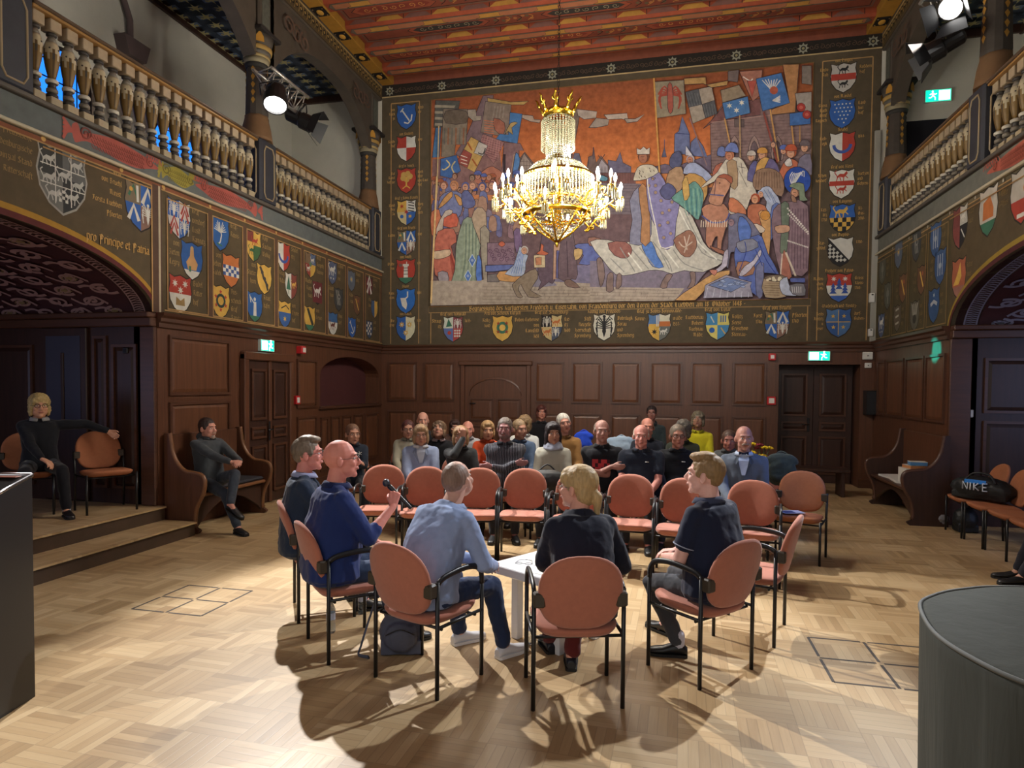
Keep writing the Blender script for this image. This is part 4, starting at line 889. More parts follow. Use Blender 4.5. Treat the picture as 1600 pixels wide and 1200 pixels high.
LT = [(98, 279, .50, 'black_quarter', 's', ['Koeniglich Preussische', 'Brandenburgische', 'Provinzial Stand', 'Ritterschaft']), (220, 321, .42, 'chevrons', 's', ['Graf', 'von Bruehl', 'Minist.', 'Forsta Luebben', 'Pfoerten']),
      (280, 341, .36, 'eagle_chev', 'r', ['Graf', 'wendorf', 'Lusd', 'Kamnitz']), (300, 406, .36, 'figure', 'l', ['von', 'Zieten', 'Legry']), (282, 458, .36, 'three_stars', 'r', ['Budel', 'Ritter', 'hof']),
      (344, 364, .34, 'heron', 'r', ['Graf-', 'Reuss-']), (361, 422, .34, 'checkbar', 'l', ['von', 'Schlieben', 'Gadek']), (345, 470, .34, 'wreath', 'r', ['Frei-', 'schenck', 'Graf', 'Kamitz']),
      (396, 383, .34, 'gold_green', 'r', ['Rohr', 'Sandow', 'Wolkig']), (413, 435, .34, 'bend_dark', 'l', ['von', 'Stutter', 'heim']), (398, 478, .34, 'white_man', 'r', ['Knaut', 'hafen']),
      (443, 400, .34, 'crescent', 'r', ['Seydel', 'ritz']), (455, 446, .32, 'pine', 'l', ['Krug', 'Nida']), (445, 490, .32, 'gold_blue', 'r', ['von', 'Thume', 'hof']),
      (485, 413, .32, 'mix', 'r', ['Graf', 'Kospoth', 'Lussow']), (496, 457, .3, 'white_lion', 'l', ['Mueller', 'Karitz', 'haus']), (484, 497, .32, 'gold_diag', 'r', ['von', 'Lessen']),
      (519, 425, .32, 'grey_lion', 'r', ['Loeben', 'hof', 'rist']), (529, 467, .32, 'grey_mix', 'l', ['Zabelt', 'haus']), (520, 505, .32, 'fox', 'r', ['Voss', 'dorf']),
      (549, 438, .30, 'blue_grey', 'r', ['Minck', 'witz']), (558, 476, .30, 'brown_gold', 'l', ['Rabe', 'nau']), (550, 511, .30, 'anchor', 'r', ['Ank', 'er']),
      (577, 446, .28, 'wine_chev', 'r', ['Bomst', 'ritz']), (585, 482, .28, 'gold_slate', 'l', ['Wal', 'dow']), (577, 514, .28, 'check_bw', 'r', ['Zedt', 'witz'])]
for px, py, w, k, sd, ls in LT:
    c = uvL(px, py); shield(fl, OL, UL_, NL, c, w, k, w*1.16, (150, 148, 138) if k == 'black_quarter' else EDGE)
    lh = .048
    if sd == 's':
        big = k == 'black_quarter'
        for i, t in enumerate(ls): P.text(t, c[0]-w*.62, c[1]+.24-i*.115, .040, GOLDT if not big else (150, 118, 66), 'r')
    elif sd == 'r':
        for i, t in enumerate(ls): P.text(t, c[0]+w*.60, c[1]+.12-i*.115, lh, (158, 126, 72), 'l')
    else:
        for i, t in enumerate(ls): P.text(t, c[0]-w*.60, c[1]+.12-i*.115, lh, (158, 126, 72), 'r')
c = uvL(134, 364); P.text('pro Principe et Patria', c[0], c[1]-.06, (uvL(232, 380)[0]-c[0])/P.textw('pro Principe et Patria', 1), GOLDT, nib=.24)
P.obj('gilt_lettering', paint, fl)
def dragon(parent, O, U, N, u0, u1, z, col, sc, flip=1):
    P = Paint(O, U, (0, 0, 1), N); P.k = 6; L = u1-u0; dk = tuple(int(c*.72) for c in col); m = .11
    f = lambda t: u0+L*(t if flip > 0 else 1-t)
    pts = [(.0, .05), (.06, .1), (.1, .02), (.2, .06), (.45, .10), (.7, .08), (.86, .05), (1, .0), (.88, -.04), (.7, -.09), (.45, -.08), (.2, -.03), (.1, -.05), (.03, -.08)]
    P.poly([(f(a), z+b_*m/.1) for a, b_ in pts], col, 3)
    for i in range(int(L/.055)):
        t = .2+.62*i/(L/.055)
        for r in range(3): P.line([(f(t), z+(.06-.05*r)), (f(t+.012/L), z+(.035-.05*r)), (f(t+.035/L), z+(.02-.05*r))], .011, dk)
    for k in range(5): P.line([(f(.0), z), (f(-.05), z+.04+.02*k-.06), (f(-.09), z-.1+.05*k)], .03, col, 4)
    scroll(P, f(.14), z+.03, .07, 1.6, dk, .014); scroll(P, f(.88), z+.02, .06, 1.5, dk, .014, 1)
    for k in range(6): P.line([(f(.82+.03*k), z+.05), (f(.85+.03*k), z+.12), (f(.88+.03*k), z+.04)], .016, col)
    P.obj('painted_dragon', paint, parent)
zz = (ZG+ZB)/2
RDG, YLG = (176, 82, 70), (150, 136, 44)
dragon(fl, OL, UL_, NL, ly(112, 225), ly(248, 275), zz, RDG, 1, 1); dragon(fl, OL, UL_, NL, ly(252, 278), ly(303, 302), zz, YLG, 1, 1); dragon(fl, OL, UL_, NL, ly(305, 300), ly(402, 340), zz, RDG, 1, -1)

# ---- right wall frieze
f_r = thing('painted_frieze', 'painted frieze with dragon and shields on the right wall beside the arched opening', 'frieze')
P = Paint(OR, UR_, (0, 0, 1), NR); P.rect(-YB, ZG, -YF, ZB, (104, 104, 94))
P.rect(-YB, ZW, -9.48, ZG, (82, 72, 46)); P.rect(-YB, 3.985, -2, 4.0, GOLDL); P.rect(-YB, 4.0, -2, 4.04, (96, 84, 60))
ye = lambda t, w, h: (-ACR+w*cos(t), AZ+h*sin(t))
for (w0, h0, w1, h1, col) in ((2.29, .86, 2.24, .80, (150, 122, 36)), (2.24, .80, 2.19, .74, (84, 36, 38))):
    for i in range(40):
        a, c = pi*i/40, pi*(i+1)/40
        P.poly([ye(a, w0, h0), ye(c, w0, h0), ye(c, w1, h1), ye(a, w1, h1)], col)
dv = [-YB+.04]+[uvR(x, 430)[0] for x in (1395, 1420, 1449, 1483)]
for a, c in zip(dv[:-1], dv[1:]): P.frame(a+.03, ZW+.04, c-.03, 3.93, .014, (140, 110, 62)); P.circ((c, 4.02), .022, (170, 160, 140), 8)
P.rect(dv[-1], 3.93, -2, 3.945, (150, 112, 62))
for x in (1525, 1568): P.circ((uvR(x, 330)[0], 4.02), .022, (170, 160, 140), 8)
P.obj('painted_ground', paint, f_r)
P = Paint(OR, UR_, (0, 0, 1), NR); P.k = 8
for px, py, w, k, s in ((1379, 422, .34, 'grey_outline', 1), (1387, 461, .34, 'grey_outline', -1), (1377, 508, .32, 'grey_lion', 1), (1404, 396, .34, 'blue_grey', 1), (1411, 449, .34, 'brown_gold', -1), (1402, 496, .32, 'grey_three', 1), (1432, 383, .34, 'grey_mix', 1), (1440, 436, .32, 'brown_gold', -1), (1429, 492, .34, 'grey_claw', 1),
                         (1462, 373, .36, 'blue_white', 1), (1469, 415, .36, 'blue_white', -1), (1459, 476, .36, 'blue_fish', 1), (1500, 353, .40, 'red_white_black', 1), (1498, 433, .38, 'orange_lion', 1), (1544, 328, .42, 'white_orange', 1), (1597, 302, .44, 'white_red', -1)):
    c = uvR(px, py); shield(f_r, OR, UR_, NR, c, w, k, w*1.2)
    for i, t in enumerate(('Ritter', 'haus') if px > 1490 else ('von', 'Lud', 'ritz')): P.text(t, c[0]+s*w*.6, c[1]+.08-i*.11, .046, (122, 98, 56), 'l' if s > 0 else 'r')
P.obj('gilt_lettering', paint, f_r)
dragon(f_r, OR, UR_, NR, uvR(1542, 265)[0], uvR(1700, 190)[0], zz, (180, 84, 64), 1, -1)

# ---- the mural
mu = thing('mural', 'huge mural of a medieval procession meeting townsfolk under an orange sky on the end wall', 'mural', (0, 0, 0))
b = MB(); mz0, mz1 = 3.345, 7.47; bw = .016; mx0, mx1 = ma, mb
for q in ((mx0-bw, mx1+bw, mz0-bw, mz0), (mx0-bw, mx1+bw, mz1, mz1+.01), (mx0-bw, mx0, mz0, mz1), (mx1, mx1+bw, mz0, mz1)): b.box(q[0], q[1], YB-.022, YB, q[2], q[3], .006)
b.c = [rgb(126, 96, 60)]*len(b.f); b.obj('mural_border', paint, mu)
def mpx(x, y): q = pl(x, y, 1, YB); q.z = min(max(q.z, mz0), mz1); q.x = min(max(q.x, mx0), mx1); return q
P = Paint(OB, UB_, (0, 0, 1), NB, px=mpx, step=.00008); P.k = 40
WPT = Paint(OB, UB_, (0, 0, 1), NB); 
def wrect(x0, z0, x1, z1, col, k): P.b.add([V((x0, YB-k, z0)), V((x1, YB-k, z0)), V((x1, YB-k, z1)), V((x0, YB-k, z1))], [(0, 1, 2, 3)], False, C3(col))
sky = [(150, 78, 44), (166, 86, 44), (184, 96, 48), (200, 108, 54), (208, 120, 62), (210, 128, 72)]
n = 24
for i in range(n):
    t = i/(n-1)*(len(sky)-1); j = min(int(t), len(sky)-2); u = t-j; col = tuple(sky[j][q]*(1-u)+sky[j+1][q]*u for q in range(3))
    za = mz1-(mz1-5.4)*i/n; zb = mz1-(mz1-5.4)*(i+1)/n; wrect(mx0, zb, mx1, za, col, .002)
wrect(mx0, mz0, mx1, 5.41, (118, 92, 96), .002)
def T_(ox, oy, k): return lambda pts: [(ox+x/k, oy+y/k) for x, y in pts]
A_ = T_(650, 80, 5.3333); B_ = T_(650, 280, 5.3333); C_ = T_(950, 80, 4.706); D_ = T_(950, 260, 4.706)
INK = (62, 50, 54)
def pale(c): return tuple(q*.84+w*.16 for q, w in zip(c, (186, 170, 160)))
def mp(T, pts, col, sm=2, out=INK, ow=.8): P.poly(T(pts), pale(col), sm, out, ow)
def ml(T, pts, w, col, sm=3): P.line(T(pts), w, col, sm)
SKIN, SK2 = (206, 150, 118), (176, 116, 88)
def head(T, x, y, r, skin=SKIN, hair=(110, 70, 50), hat=None, k=1):
    (cx, cy), = T([(x, y)]); s = T([(x+r, y)])[0][0]-cx
    P.circ((cx, cy-s*.15), s*1.15, hair, 10, s*1.25); P.circ((cx-.1*s, cy+.1*s), s*.85, skin, 10, s*1.05, INK, .5)
    P.line([(cx-s*.5, cy-.1*s), (cx+.2*s, cy-.1*s)], .6, INK); P.line([(cx-s*.3, cy+.5*s), (cx+.1*s, cy+.5*s)], .6, (150, 70, 60))
    if hat: P.poly([(cx-s*1.3, cy-s*.5), (cx-s*.8, cy-s*1.7), (cx+s*.7, cy-s*1.8), (cx+s*1.3, cy-s*.5)], hat, 2, INK, .6)
rm = random.Random(11)
# town silhouette
mp(C_, [(0, 800), (60, 810), (90, 740), (110, 820), (170, 850), (170, 900), (0, 900)], (92, 88, 120), 0)
mp(A_, [(860, 1160), (860, 900), (905, 840), (1000, 960), (1060, 960), (1100, 830), (1180, 820), (1310, 860), (1280, 960), (1330, 850), (1390, 950), (1420, 990), (1440, 880), (1470, 870), (1480, 800), (1500, 930), (1540, 870), (1610, 960), (1610, 1200), (860, 1200)], (104, 82, 78), 0)
mp(A_, [(1290, 960), (1320, 850), (1360, 850), (1390, 960), (1385, 1010), (1290, 1010)], (92, 92, 120), 0)
mp(A_, [(900, 850), (865, 930), (865, 1060), (990, 1060), (990, 970)], (150, 130, 120), 0)
for i in range(5): ml(A_, [(865, 920+30*i), (985, 925+30*i)], .5, (90, 72, 66), 0); ml(A_, [(875+24*i, 890+10*i), (875+24*i, 1060)], .5, (90, 72, 66), 0)
mp(A_, [(1490, 1020), (1545, 900), (1600, 960), (1600, 1020)], (156, 146, 156), 0)
for i in range(4): ml(A_, [(1500+25*i, 1020), (1500+25*i, 960)], .6, (90, 72, 66), 0)
ml(A_, [(1478, 800), (1478, 900)], 1.2, (74, 66, 90), 0); ml(A_, [(1520, 870), (1545, 900), (1575, 860)], 1.4, (80, 60, 60), 0); ml(A_, [(1438, 880), (1438, 960)], 1, (74, 66, 80), 0)
mp(A_, [(1480, 1040), (1620, 1040), (1620, 1130), (1480, 1130)], (126, 76, 76), 0)
mp(C_, [(-120, 895), (200, 895), (205, 975), (-120, 970)], (120, 74, 72), 0)
for i in range(26): ml(C_, [(-110+12*i, 900), (-110+12*i, 970)], .5, (88, 56, 58), 0)
mp(C_, [(-130, 970), (240, 975), (300, 1200), (-150, 1200)], (112, 98, 110), 0, None)
for i in range(9): ml(C_, [(-130, 985+24*i), (240, 988+24*i)], .5, (86, 76, 92), 0)
mp(C_, [(330, 900), (345, 850), (420, 830), (490, 850), (760, 760), (770, 900)], (96, 84, 112), 0)
mp(C_, [(486, 760), (490, 610), (520, 590), (545, 480), (580, 560), (600, 610), (605, 760)], (88, 104, 158), 0); ml(C_, [(500, 605), (600, 612)], 1.2, (60, 70, 120), 0)
mp(C_, [(600, 770), (610, 670), (650, 630), (700, 700), (730, 780)], (96, 112, 168), 0)
ml(C_, [(415, 650), (415, 780)], 1.2, (72, 76, 110), 0); mp(C_, [(395, 780), (415, 700), (430, 780)], (72, 80, 120), 0)
mp(C_, [(760, 900), (752, 520), (840, 400), (1120, 360), (1490, 320), (1500, 700), (1500, 920)], (128, 98, 96), 0)
for i in range(16):
    ml(C_, [(760, 540+22*i), (1490, 500+24*i)], .5, (104, 78, 80), 0)
mp(C_, [(700, 570), (770, 500), (860, 390), (1120, 350), (1120, 470), (780, 520)], (116, 66, 66), 0); ml(C_, [(760, 525), (1210, 470)], 1.5, (170, 130, 120), 0)
for x in (930, 1075, 1245): mp(C_, [(x-40, 800), (x-40, 700), (x, 620), (x+40, 700), (x+40, 800)], (150, 120, 112)); mp(C_, [(x-25, 800), (x-25, 710), (x, 660), (x+25, 710), (x+25, 800)], (96, 76, 84))
mp(C_, [(930, 500), (1000, 500), (1000, 560), (930, 560)], (90, 74, 74), 0)
# left: gate tower and slanting banners
mp(A_, [(560, 375), (645, 368), (640, 700), (560, 1000), (330, 860), (430, 690)], (112, 86, 94), 0)
mp(A_, [(735, 760), (870, 770), (900, 830), (860, 830), (860, 1200), (700, 1200)], (126, 88, 92), 0); ml(A_, [(737, 860), (737, 1010)], 4, (60, 48, 54), 0)
mp(A_, [(300, 900), (700, 850), (740, 1200), (130, 1200), (140, 900)], (128, 86, 84), 0, None)
mp(A_, [(165, 412), (370, 418), (350, 500), (210, 640), (150, 640)], (70, 72, 66), 0)
for i in range(4): mp(A_, [(160, 450+50*i), (330-20*i, 455+50*i), (320-20*i, 475+50*i), (158, 472+50*i)], (150, 140, 116), 0, None)
mp(A_, [(228, 482), (432, 486), (430, 600), (418, 780), (330, 780), (320, 900), (213, 880)], (122, 108, 88), 0); mp(A_, [(250, 500), (420, 500), (420, 600), (250, 600)], (92, 78, 62), 2); 
for i in range(6): ml(A_, [(240+32*i, 640), (236+32*i, 780)], 2.2, (150, 96, 66) if i % 2 else (110, 104, 96), 0)
mp(A_, [(430, 490), (500, 485), (505, 540), (550, 540), (540, 580), (480, 585), (435, 545)], (152, 140, 122), 0)
mp(A_, [(595, 390), (790, 425), (940, 418), (900, 450), (800, 450), (600, 425)], (178, 140, 62), 0)
mp(A_, [(580, 420), (795, 450), (770, 720), (540, 680)], (122, 104, 90), 0); mp(A_, [(650, 560), (740, 600), (730, 700), (660, 660)], (160, 84, 60))
for i in range(6): ml(A_, [(570, 580+20*i), (650, 590+20*i)], 1.6, (190, 110, 80), 0)
for i in range(4): ml(A_, [(660+25*i, 460), (640+28*i, 560)], 1.3, (150, 136, 120))
mp(A_, [(785, 512), (888, 526), (846, 772), (662, 740), (700, 690), (770, 700)], (44, 108, 180), 0); mp(A_, [(740, 700), (790, 600), (850, 600), (800, 640), (810, 700), (770, 670)], (170, 138, 70))
mp(A_, [(885, 530), (975, 540), (985, 570), (1040, 575), (1030, 600), (960, 590), (885, 560)], (176, 150, 130), 0)
mp(A_, [(1280, 540), (1340, 480), (1370, 500), (1340, 680), (1290, 900), (1250, 900)], (112, 92, 78), 0)
mp(A_, [(1340, 485), (1510, 505), (1500, 560), (1400, 570), (1350, 540)], (168, 150, 136), 0); mp(A_, [(1440, 640), (1500, 560), (1610, 570), (1600, 620), (1500, 640)], (150, 134, 122), 0)
mp(C_, [(-30, 470), (140, 458), (150, 515), (100, 500), (0, 505)], (178, 160, 144), 0); mp(C_, [(120, 500), (200, 500), (270, 465), (215, 520), (140, 530)], (160, 144, 130), 0)
mp(A_, [(560, 690), (740, 760), (650, 940), (530, 800)], (150, 96, 96), 0)
for i in range(9): ml(A_, [(560+20*i, 700+8*i), (500+22*i+30, 800+14*i)], .7, (190, 130, 120), 0); ml(A_, [(550+4*i, 720+20*i), (720-5*i, 770+18*i)], .7, (116, 66, 74), 0)
mp(A_, [(460, 715), (600, 790), (490, 1012), (338, 930)], (196, 150, 66), 0); mp(A_, [(525, 755), (600, 790), (560, 880), (485, 850)], (186, 180, 170), 0); mp(A_, [(400, 820), (470, 860), (430, 975), (340, 928)], (156, 56, 46), 0)
for i in range(3): ml(A_, [(375, 870+30*i), (430, 890+28*i)], 1.4, (220, 200, 180))
ml(A_, [(520, 850), (560, 860), (580, 810)], 1.6, (60, 56, 60)); ml(A_, [(430, 760), (470, 830)], 2.4, (170, 90, 40)); ml(A_, [(470, 900), (510, 960)], 2.4, (170, 90, 40))
mp(A_, [(208, 900), (340, 868), (375, 1000), (290, 1062), (204, 1040)], (40, 92, 170), 0)
ml(A_, [(255, 910), (285, 950), (240, 990), (220, 985)], 2, (210, 190, 120)); ml(A_, [(330, 920), (300, 970), (330, 1030), (345, 1025)], 2, (210, 190, 120))
mp(A_, [(165, 640), (212, 640), (196, 886), (138, 890)], (52, 110, 168), 0)
mp(A_, [(835, 845), (868, 900), (850, 1000), (805, 1060), (815, 950)], (60, 120, 190)); ml(A_, [(820, 860), (770, 1180)], 1, (180, 150, 110), 0)
mp(A_, [(480, 1060), (560, 1000), (640, 960), (740, 1040), (690, 1120), (520, 1110)], (176, 96, 70)); 
# left crowd
for i in range(34):
    x = 150+rm.random()*720; y = 1040+rm.random()*140
    head(A_, x, y, 20+rm.random()*8, (196-rm.random()*40, 130, 104), rm.choice([(110, 66, 50), (150, 90, 50), (90, 70, 60)]), rm.choice([None, (60, 80, 160), (84, 100, 170), (170, 90, 60), None]))
for i in range(60):
    x = 140+rm.random()*760; y = rm.random()*380; w = 25+rm.random()*40
    mp(B_, [(x, y), (x+w, y+10), (x+w*1.1, y+120), (x-8, y+110)], rm.choice([(130, 96, 108), (98, 96, 150), (150, 98, 84), (116, 104, 128), (164, 120, 96), (88, 100, 160)]), 2, INK, .5)
for (x, y, hc) in ((240, 60, (150, 90, 70)), (325, 70, (180, 120, 80)), (420, 70, (90, 100, 160)), (480, 60, (160, 110, 90)), (560, 70, (80, 90, 150)), (640, 60, (130, 80, 80)), (680, 110, (130, 84, 80)), (730, 100, (160, 90, 80)), (850, 80, (190, 130, 80))):
    head(B_, x, y, 30, SKIN, hc)
mp(B_, [(210, 150), (290, 105), (390, 130), (390, 260), (350, 330), (230, 330), (195, 250)], (104, 118, 176)); mp(B_, [(192, 245), (240, 160), (300, 108), (310, 150), (230, 230)], (206, 140, 66)); mp(B_, [(325, 130), (380, 160), (394, 215), (365, 222)], (206, 140, 66))
head(B_, 325, 62, 32, (206, 140, 100), (200, 130, 80)); mp(B_, [(390, 120), (440, 100), (500, 190), (480, 240), (400, 240)], (84, 96, 160))
# red herald
mp(B_, [(135, 280), (200, 260), (215, 400), (150, 480), (132, 420)], (216, 110, 66)); mp(B_, [(240, 300), (345, 295), (350, 400), (235, 395)], (214, 84, 56))
mp(B_, [(175, 420), (250, 270), (310, 265), (300, 300), (240, 330), (230, 430), (190, 500)], (196, 178, 160))
mp(B_, [(190, 440), (320, 420), (345, 530), (300, 560), (340, 700), (392, 870), (340, 850), (336, 960), (290, 880), (165, 800), (160, 600)], (198, 92, 70))
for i in range(7): ml(B_, [(280+6*i, 560+20*i), (300+10*i, 720+20*i), (330+6*i, 900)], .8, (150, 56, 46))
mp(B_, [(150, 610), (200, 600), (290, 590), (290, 640), (200, 670), (150, 660)], (206, 176, 140)); mp(B_, [(190, 780), (270, 780), (275, 880), (210, 880)], (150, 140, 150)); mp(B_, [(225, 870), (280, 880), (275, 1040), (230, 1040)], (140, 100, 92))
mp(B_, [(400, 345), (470, 328), (520, 420), (545, 560), (520, 700), (535, 1010), (420, 1020), (270, 1010), (330, 760), (340, 560)], (128, 148, 124))
for i in range(9): ml(B_, [(410+14*i, 380), (400+15*i, 700), (330+25*i, 990)], .9, (92, 112, 96) if i % 2 else (160, 172, 140))
for x, y in ((350, 940), (435, 940), (440, 810), (475, 680)): mp(B_, [(x-28, y), (x, y-50), (x+28, y), (x, y+55)], (60, 110, 200), 0, (200, 210, 220), 1); P.circ(B_([(x, y)])[0], 2.4, (150, 170, 210), 6)
mp(B_, [(470, 330), (520, 240), (590, 280), (590, 460), (560, 580), (520, 480)], (176, 150, 120)); mp(B_, [(540, 420), (620, 440), (600, 700), (600, 880), (570, 860)], (150, 140, 120))
mp(B_, [(520, 640), (552, 690), (568, 940), (680, 1010), (640, 1020), (545, 1018), (525, 900), (505, 800)], (60, 110, 210))
mp(B_, [(600, 535), (825, 530), (830, 720), (600, 718)], (122, 92, 112), 0)
for i in range(12): scroll(P, *B_([(625+18*i, 600+(i % 3)*35)])[0], 4, 1.3, (90, 60, 84), .9, i)
mp(B_, [(690, 545), (722, 520), (750, 545), (722, 570)], (190, 80, 50)); mp(B_, [(585, 722), (835, 715), (835, 750), (660, 775), (585, 775)], (76, 96, 170), 0)
mp(B_, [(130, 850), (540, 850), (700, 800), (1620, 820), (1620, 1075), (130, 1055)], (168, 152, 134), 0, None)
mp(B_, [(600, 800), (700, 790), (700, 860), (600, 860)], (110, 104, 104), 0); mp(B_, [(1010, 730), (1620, 715), (1620, 880), (1000, 850)], (112, 106, 144), 0, None); mp(B_, [(830, 830), (1140, 845), (1180, 890), (1010, 905), (860, 880)], (120, 118, 146), 0, None)
for i in range(6): ml(B_, [(560, 900+26*i), (1600, 900+28*i)], .6, (128, 112, 100), 0)
for i in range(26): ml(B_, [(600+40*i, 900+26*(i % 5)), (590+40*i, 926+26*(i % 5))], .6, (128, 112, 100), 0)
mp(B_, [(700, 772), (890, 780), (900, 855), (700, 850)], (206, 142, 70)); 
mp(B_, [(820, 440), (870, 420), (890, 560), (840, 620)], (110, 84, 130)); mp(B_, [(870, 560), (900, 620), (940, 640), (920, 700), (900, 812), (745, 795), (820, 720)], (156, 176, 206)); 
for i in range(5): ml(B_, [(870+8*i, 600), (800+20*i, 790)], .8, (90, 120, 190))
head(B_, 910, 600, 28, SKIN, (190, 180, 170))
mp(B_, [(820, 870), (900, 800), (1000, 750), (1020, 830), (960, 930), (1055, 980), (940, 985), (880, 880), (860, 930), (895, 985), (850, 985), (810, 900)], (136, 118, 96))
mp(B_, [(1055, 470), (1150, 470), (1160, 850), (1110, 860), (1020, 930), (1050, 860), (1020, 780)], (92, 72, 92)); mp(B_, [(1150, 550), (1215, 540), (1195, 830), (1145, 840)], (186, 140, 110), 0); mp(B_, [(1175, 600), (1200, 600), (1195, 830), (1170, 830)], (80, 84, 150), 0)
mp(B_, [(1215, 500), (1310, 440), (1350, 800), (1300, 835), (1190, 830)], (98, 76, 88)); ml(B_, [(1260, 520), (1270, 820)], 1, (66, 50, 64)); mp(B_, [(1240, 855), (1290, 840), (1372, 908), (1270, 900)], (120, 90, 80))
mp(B_, [(985, 640), (1080, 625), (1082, 740), (990, 742)], (206, 186, 140), 0); mp(B_, [(1000, 660), (1050, 655), (1050, 720), (1005, 720)], (200, 120, 76), 0); mp(B_, [(1005, 625), (1040, 600), (1045, 545), (1070, 560), (1065, 600), (1110, 620), (1080, 640)], (206, 92, 56))
mp(B_, [(1320, 560), (1420, 540), (1570, 570), (1510, 705), (1360, 712), (1400, 640)], (78, 96, 176)); mp(B_, [(1320, 590), (1390, 590), (1380, 650), (1330, 680)], (200, 160, 90)); mp(B_, [(1440, 490), (1540, 500), (1540, 560), (1450, 560)], (150, 96, 80))
# right banners
mp(C_, [(345, 236), (556, 224), (572, 470), (358, 502)], (134, 122, 96), 0)
for g in (-1, 1):
    for i in range(5): ml(C_, [(455, 330), (455+g*(40+10*i), 270+20*i), (455+g*(85-6*i), 330+26*i)], 2.4, (166, 68, 52))
mp(C_, [(440, 260), (470, 258), (480, 420), (458, 470), (438, 420)], (166, 68, 52))
mp(C_, [(568, 312), (760, 268), (802, 468), (622, 542)], (158, 144, 126), 0); mp(C_, [(568, 312), (664, 288), (690, 402), (592, 424)], (66, 70, 76), 0); mp(C_, [(690, 402), (780, 372), (802, 468), (714, 504)], (66, 70, 76), 0)
for i in range(5): ml(C_, [(575+20*i, 318), (600+20*i, 415)], .5, (120, 122, 124), 0); ml(C_, [(700+20*i, 402), (722+18*i, 495)], .5, (120, 122, 124), 0)
mp(C_, [(558, 212), (716, 202), (720, 260), (880, 228), (872, 262), (760, 280), (700, 250), (562, 258)], (180, 132, 62), 0)
mp(C_, [(880, 160), (960, 150), (950, 240), (880, 230)], (100, 84, 82), 0); mp(C_, [(963, 162), (1132, 150), (1110, 340), (1060, 380), (1020, 300)], (166, 98, 76), 0); ml(C_, [(990, 200), (1040, 230), (1060, 215)], 1.6, (220, 210, 200)); mp(C_, [(1020, 230), (1090, 230), (1056, 350)], (186, 66, 52), 0)
mp(C_, [(825, 300), (960, 260), (1010, 340), (840, 390)], (136, 118, 92), 0); mp(C_, [(838, 392), (1024, 344), (1042, 466), (862, 512)], (50, 110, 180), 0)
for x, y in ((890, 412), (980, 390), (942, 446)): P.star(C_([(x, y)])[0], 5, (206, 204, 184), 6, .4)
mp(C_, [(1280, 110), (1400, 110), (1370, 460), (1200, 480), (1200, 440), (1330, 392)], (180, 116, 58), 0)
mp(C_, [(1084, 216), (1270, 172), (1332, 392), (1132, 452)], (46, 106, 186), 0)
for i in range(7): ml(C_, [(1190+4*i, 290), (1130+22*i, 225-4*(i % 3))], 1.5, (206, 206, 200)); 
for i in range(5): ml(C_, [(1205, 375), (1262, 340+12*i)], 1.5, (206, 206, 200))
P.circ(C_([(1215, 300)])[0], 6.5, (186, 88, 62), 10)
mp(C_, [(1370, 322), (1490, 312), (1490, 455), (1392, 452)], (156, 146, 134), 0); mp(C_, [(1330, 470), (1482, 450), (1482, 546), (1332, 560)], (42, 100, 184), 0); mp(C_, [(1420, 120), (1490, 120), (1490, 260), (1420, 250)], (120, 108, 96), 0)
for x, y in ((1414, 425), (1456, 478)): P.circ(C_([(x, y)])[0], 7, (176, 56, 50), 9, None, INK, .6); P.circ(C_([(x, y)])[0], 3, (206, 96, 80), 7)
for pts, w, col in (([(338, 210), (380, 920)], 2.4, (214, 156, 74)), ([(600, 500), (725, 850)], 1.6, (140, 110, 110)), ([(855, 505), (900, 720)], 2, (206, 150, 80)), ([(965, 480), (970, 800)], 1.6, (190, 150, 96)), ([(1140, 460), (1242, 830)], 3, (146, 70, 60)), ([(1188, 440), (1250, 820)], 2.2, (206, 150, 80)), ([(1345, 560), (1360, 700)], 2.2, (206, 150, 80)), ([(1405, 560), (1405, 690)], 1.8, (190, 140, 80))): ml(C_, pts, w, col, 0)
# king on the draped grey horse
mp(D_, [(-130, 700), (800, 700), (700, 800), (640, 880), (490, 995), (-130, 995)], (120, 110, 134), 0, None); mp(D_, [(-130, 890), (560, 900), (490, 996), (-130, 996)], (176, 160, 142), 0, None)
for i in range(4): ml(D_, [(-130, 905+24*i), (520, 915+24*i)], .6, (128, 112, 104), 0)
for i in range(16): ml(D_, [(-110+40*i, 905+24*(i % 4)), (-116+40*i, 929+24*(i % 4))], .6, (128, 112, 104), 0)
mp(D_, [(-130, 560), (0, 545), (170, 560), (250, 300), (330, 260), (505, 285), (620, 380), (700, 560), (770, 630), (870, 690), (700, 782), (560, 770), (470, 795), (400, 772), (300, 770), (180, 800), (60, 800), (-30, 700)], (196, 194, 180))
mp(D_, [(245, 568), (322, 560), (362, 660), (410, 745), (330, 742), (280, 660)], (66, 120, 214)); mp(D_, [(0, 570), (130, 560), (180, 620), (140, 680), (50, 660)], (150, 84, 76))
for a in ([(500, 300), (600, 460), (690, 640), (840, 700)], [(480, 620), (560, 720), (700, 770)], [(380, 620), (450, 760)], [(180, 620), (300, 760)], [(20, 680), (120, 780)], [(560, 330), (650, 520), (720, 640)], [(330, 560), (440, 700), (470, 780)], [(90, 600), (200, 780)], [(230, 600), (340, 740)]): ml(D_, a, 1.6, (150, 148, 142)); 
for a in ([(520, 320), (640, 540), (800, 690)], [(420, 620), (520, 750)], [(150, 640), (250, 770)]): ml(D_, a, 2.2, (222, 220, 208))
mp(D_, [(160, 260), (230, 150), (300, 200), (320, 420), (300, 560), (160, 575), (180, 400)], (124, 128, 160)); mp(D_, [(225, 170), (290, 170), (310, 560), (240, 560), (250, 400)], (180, 120, 70))
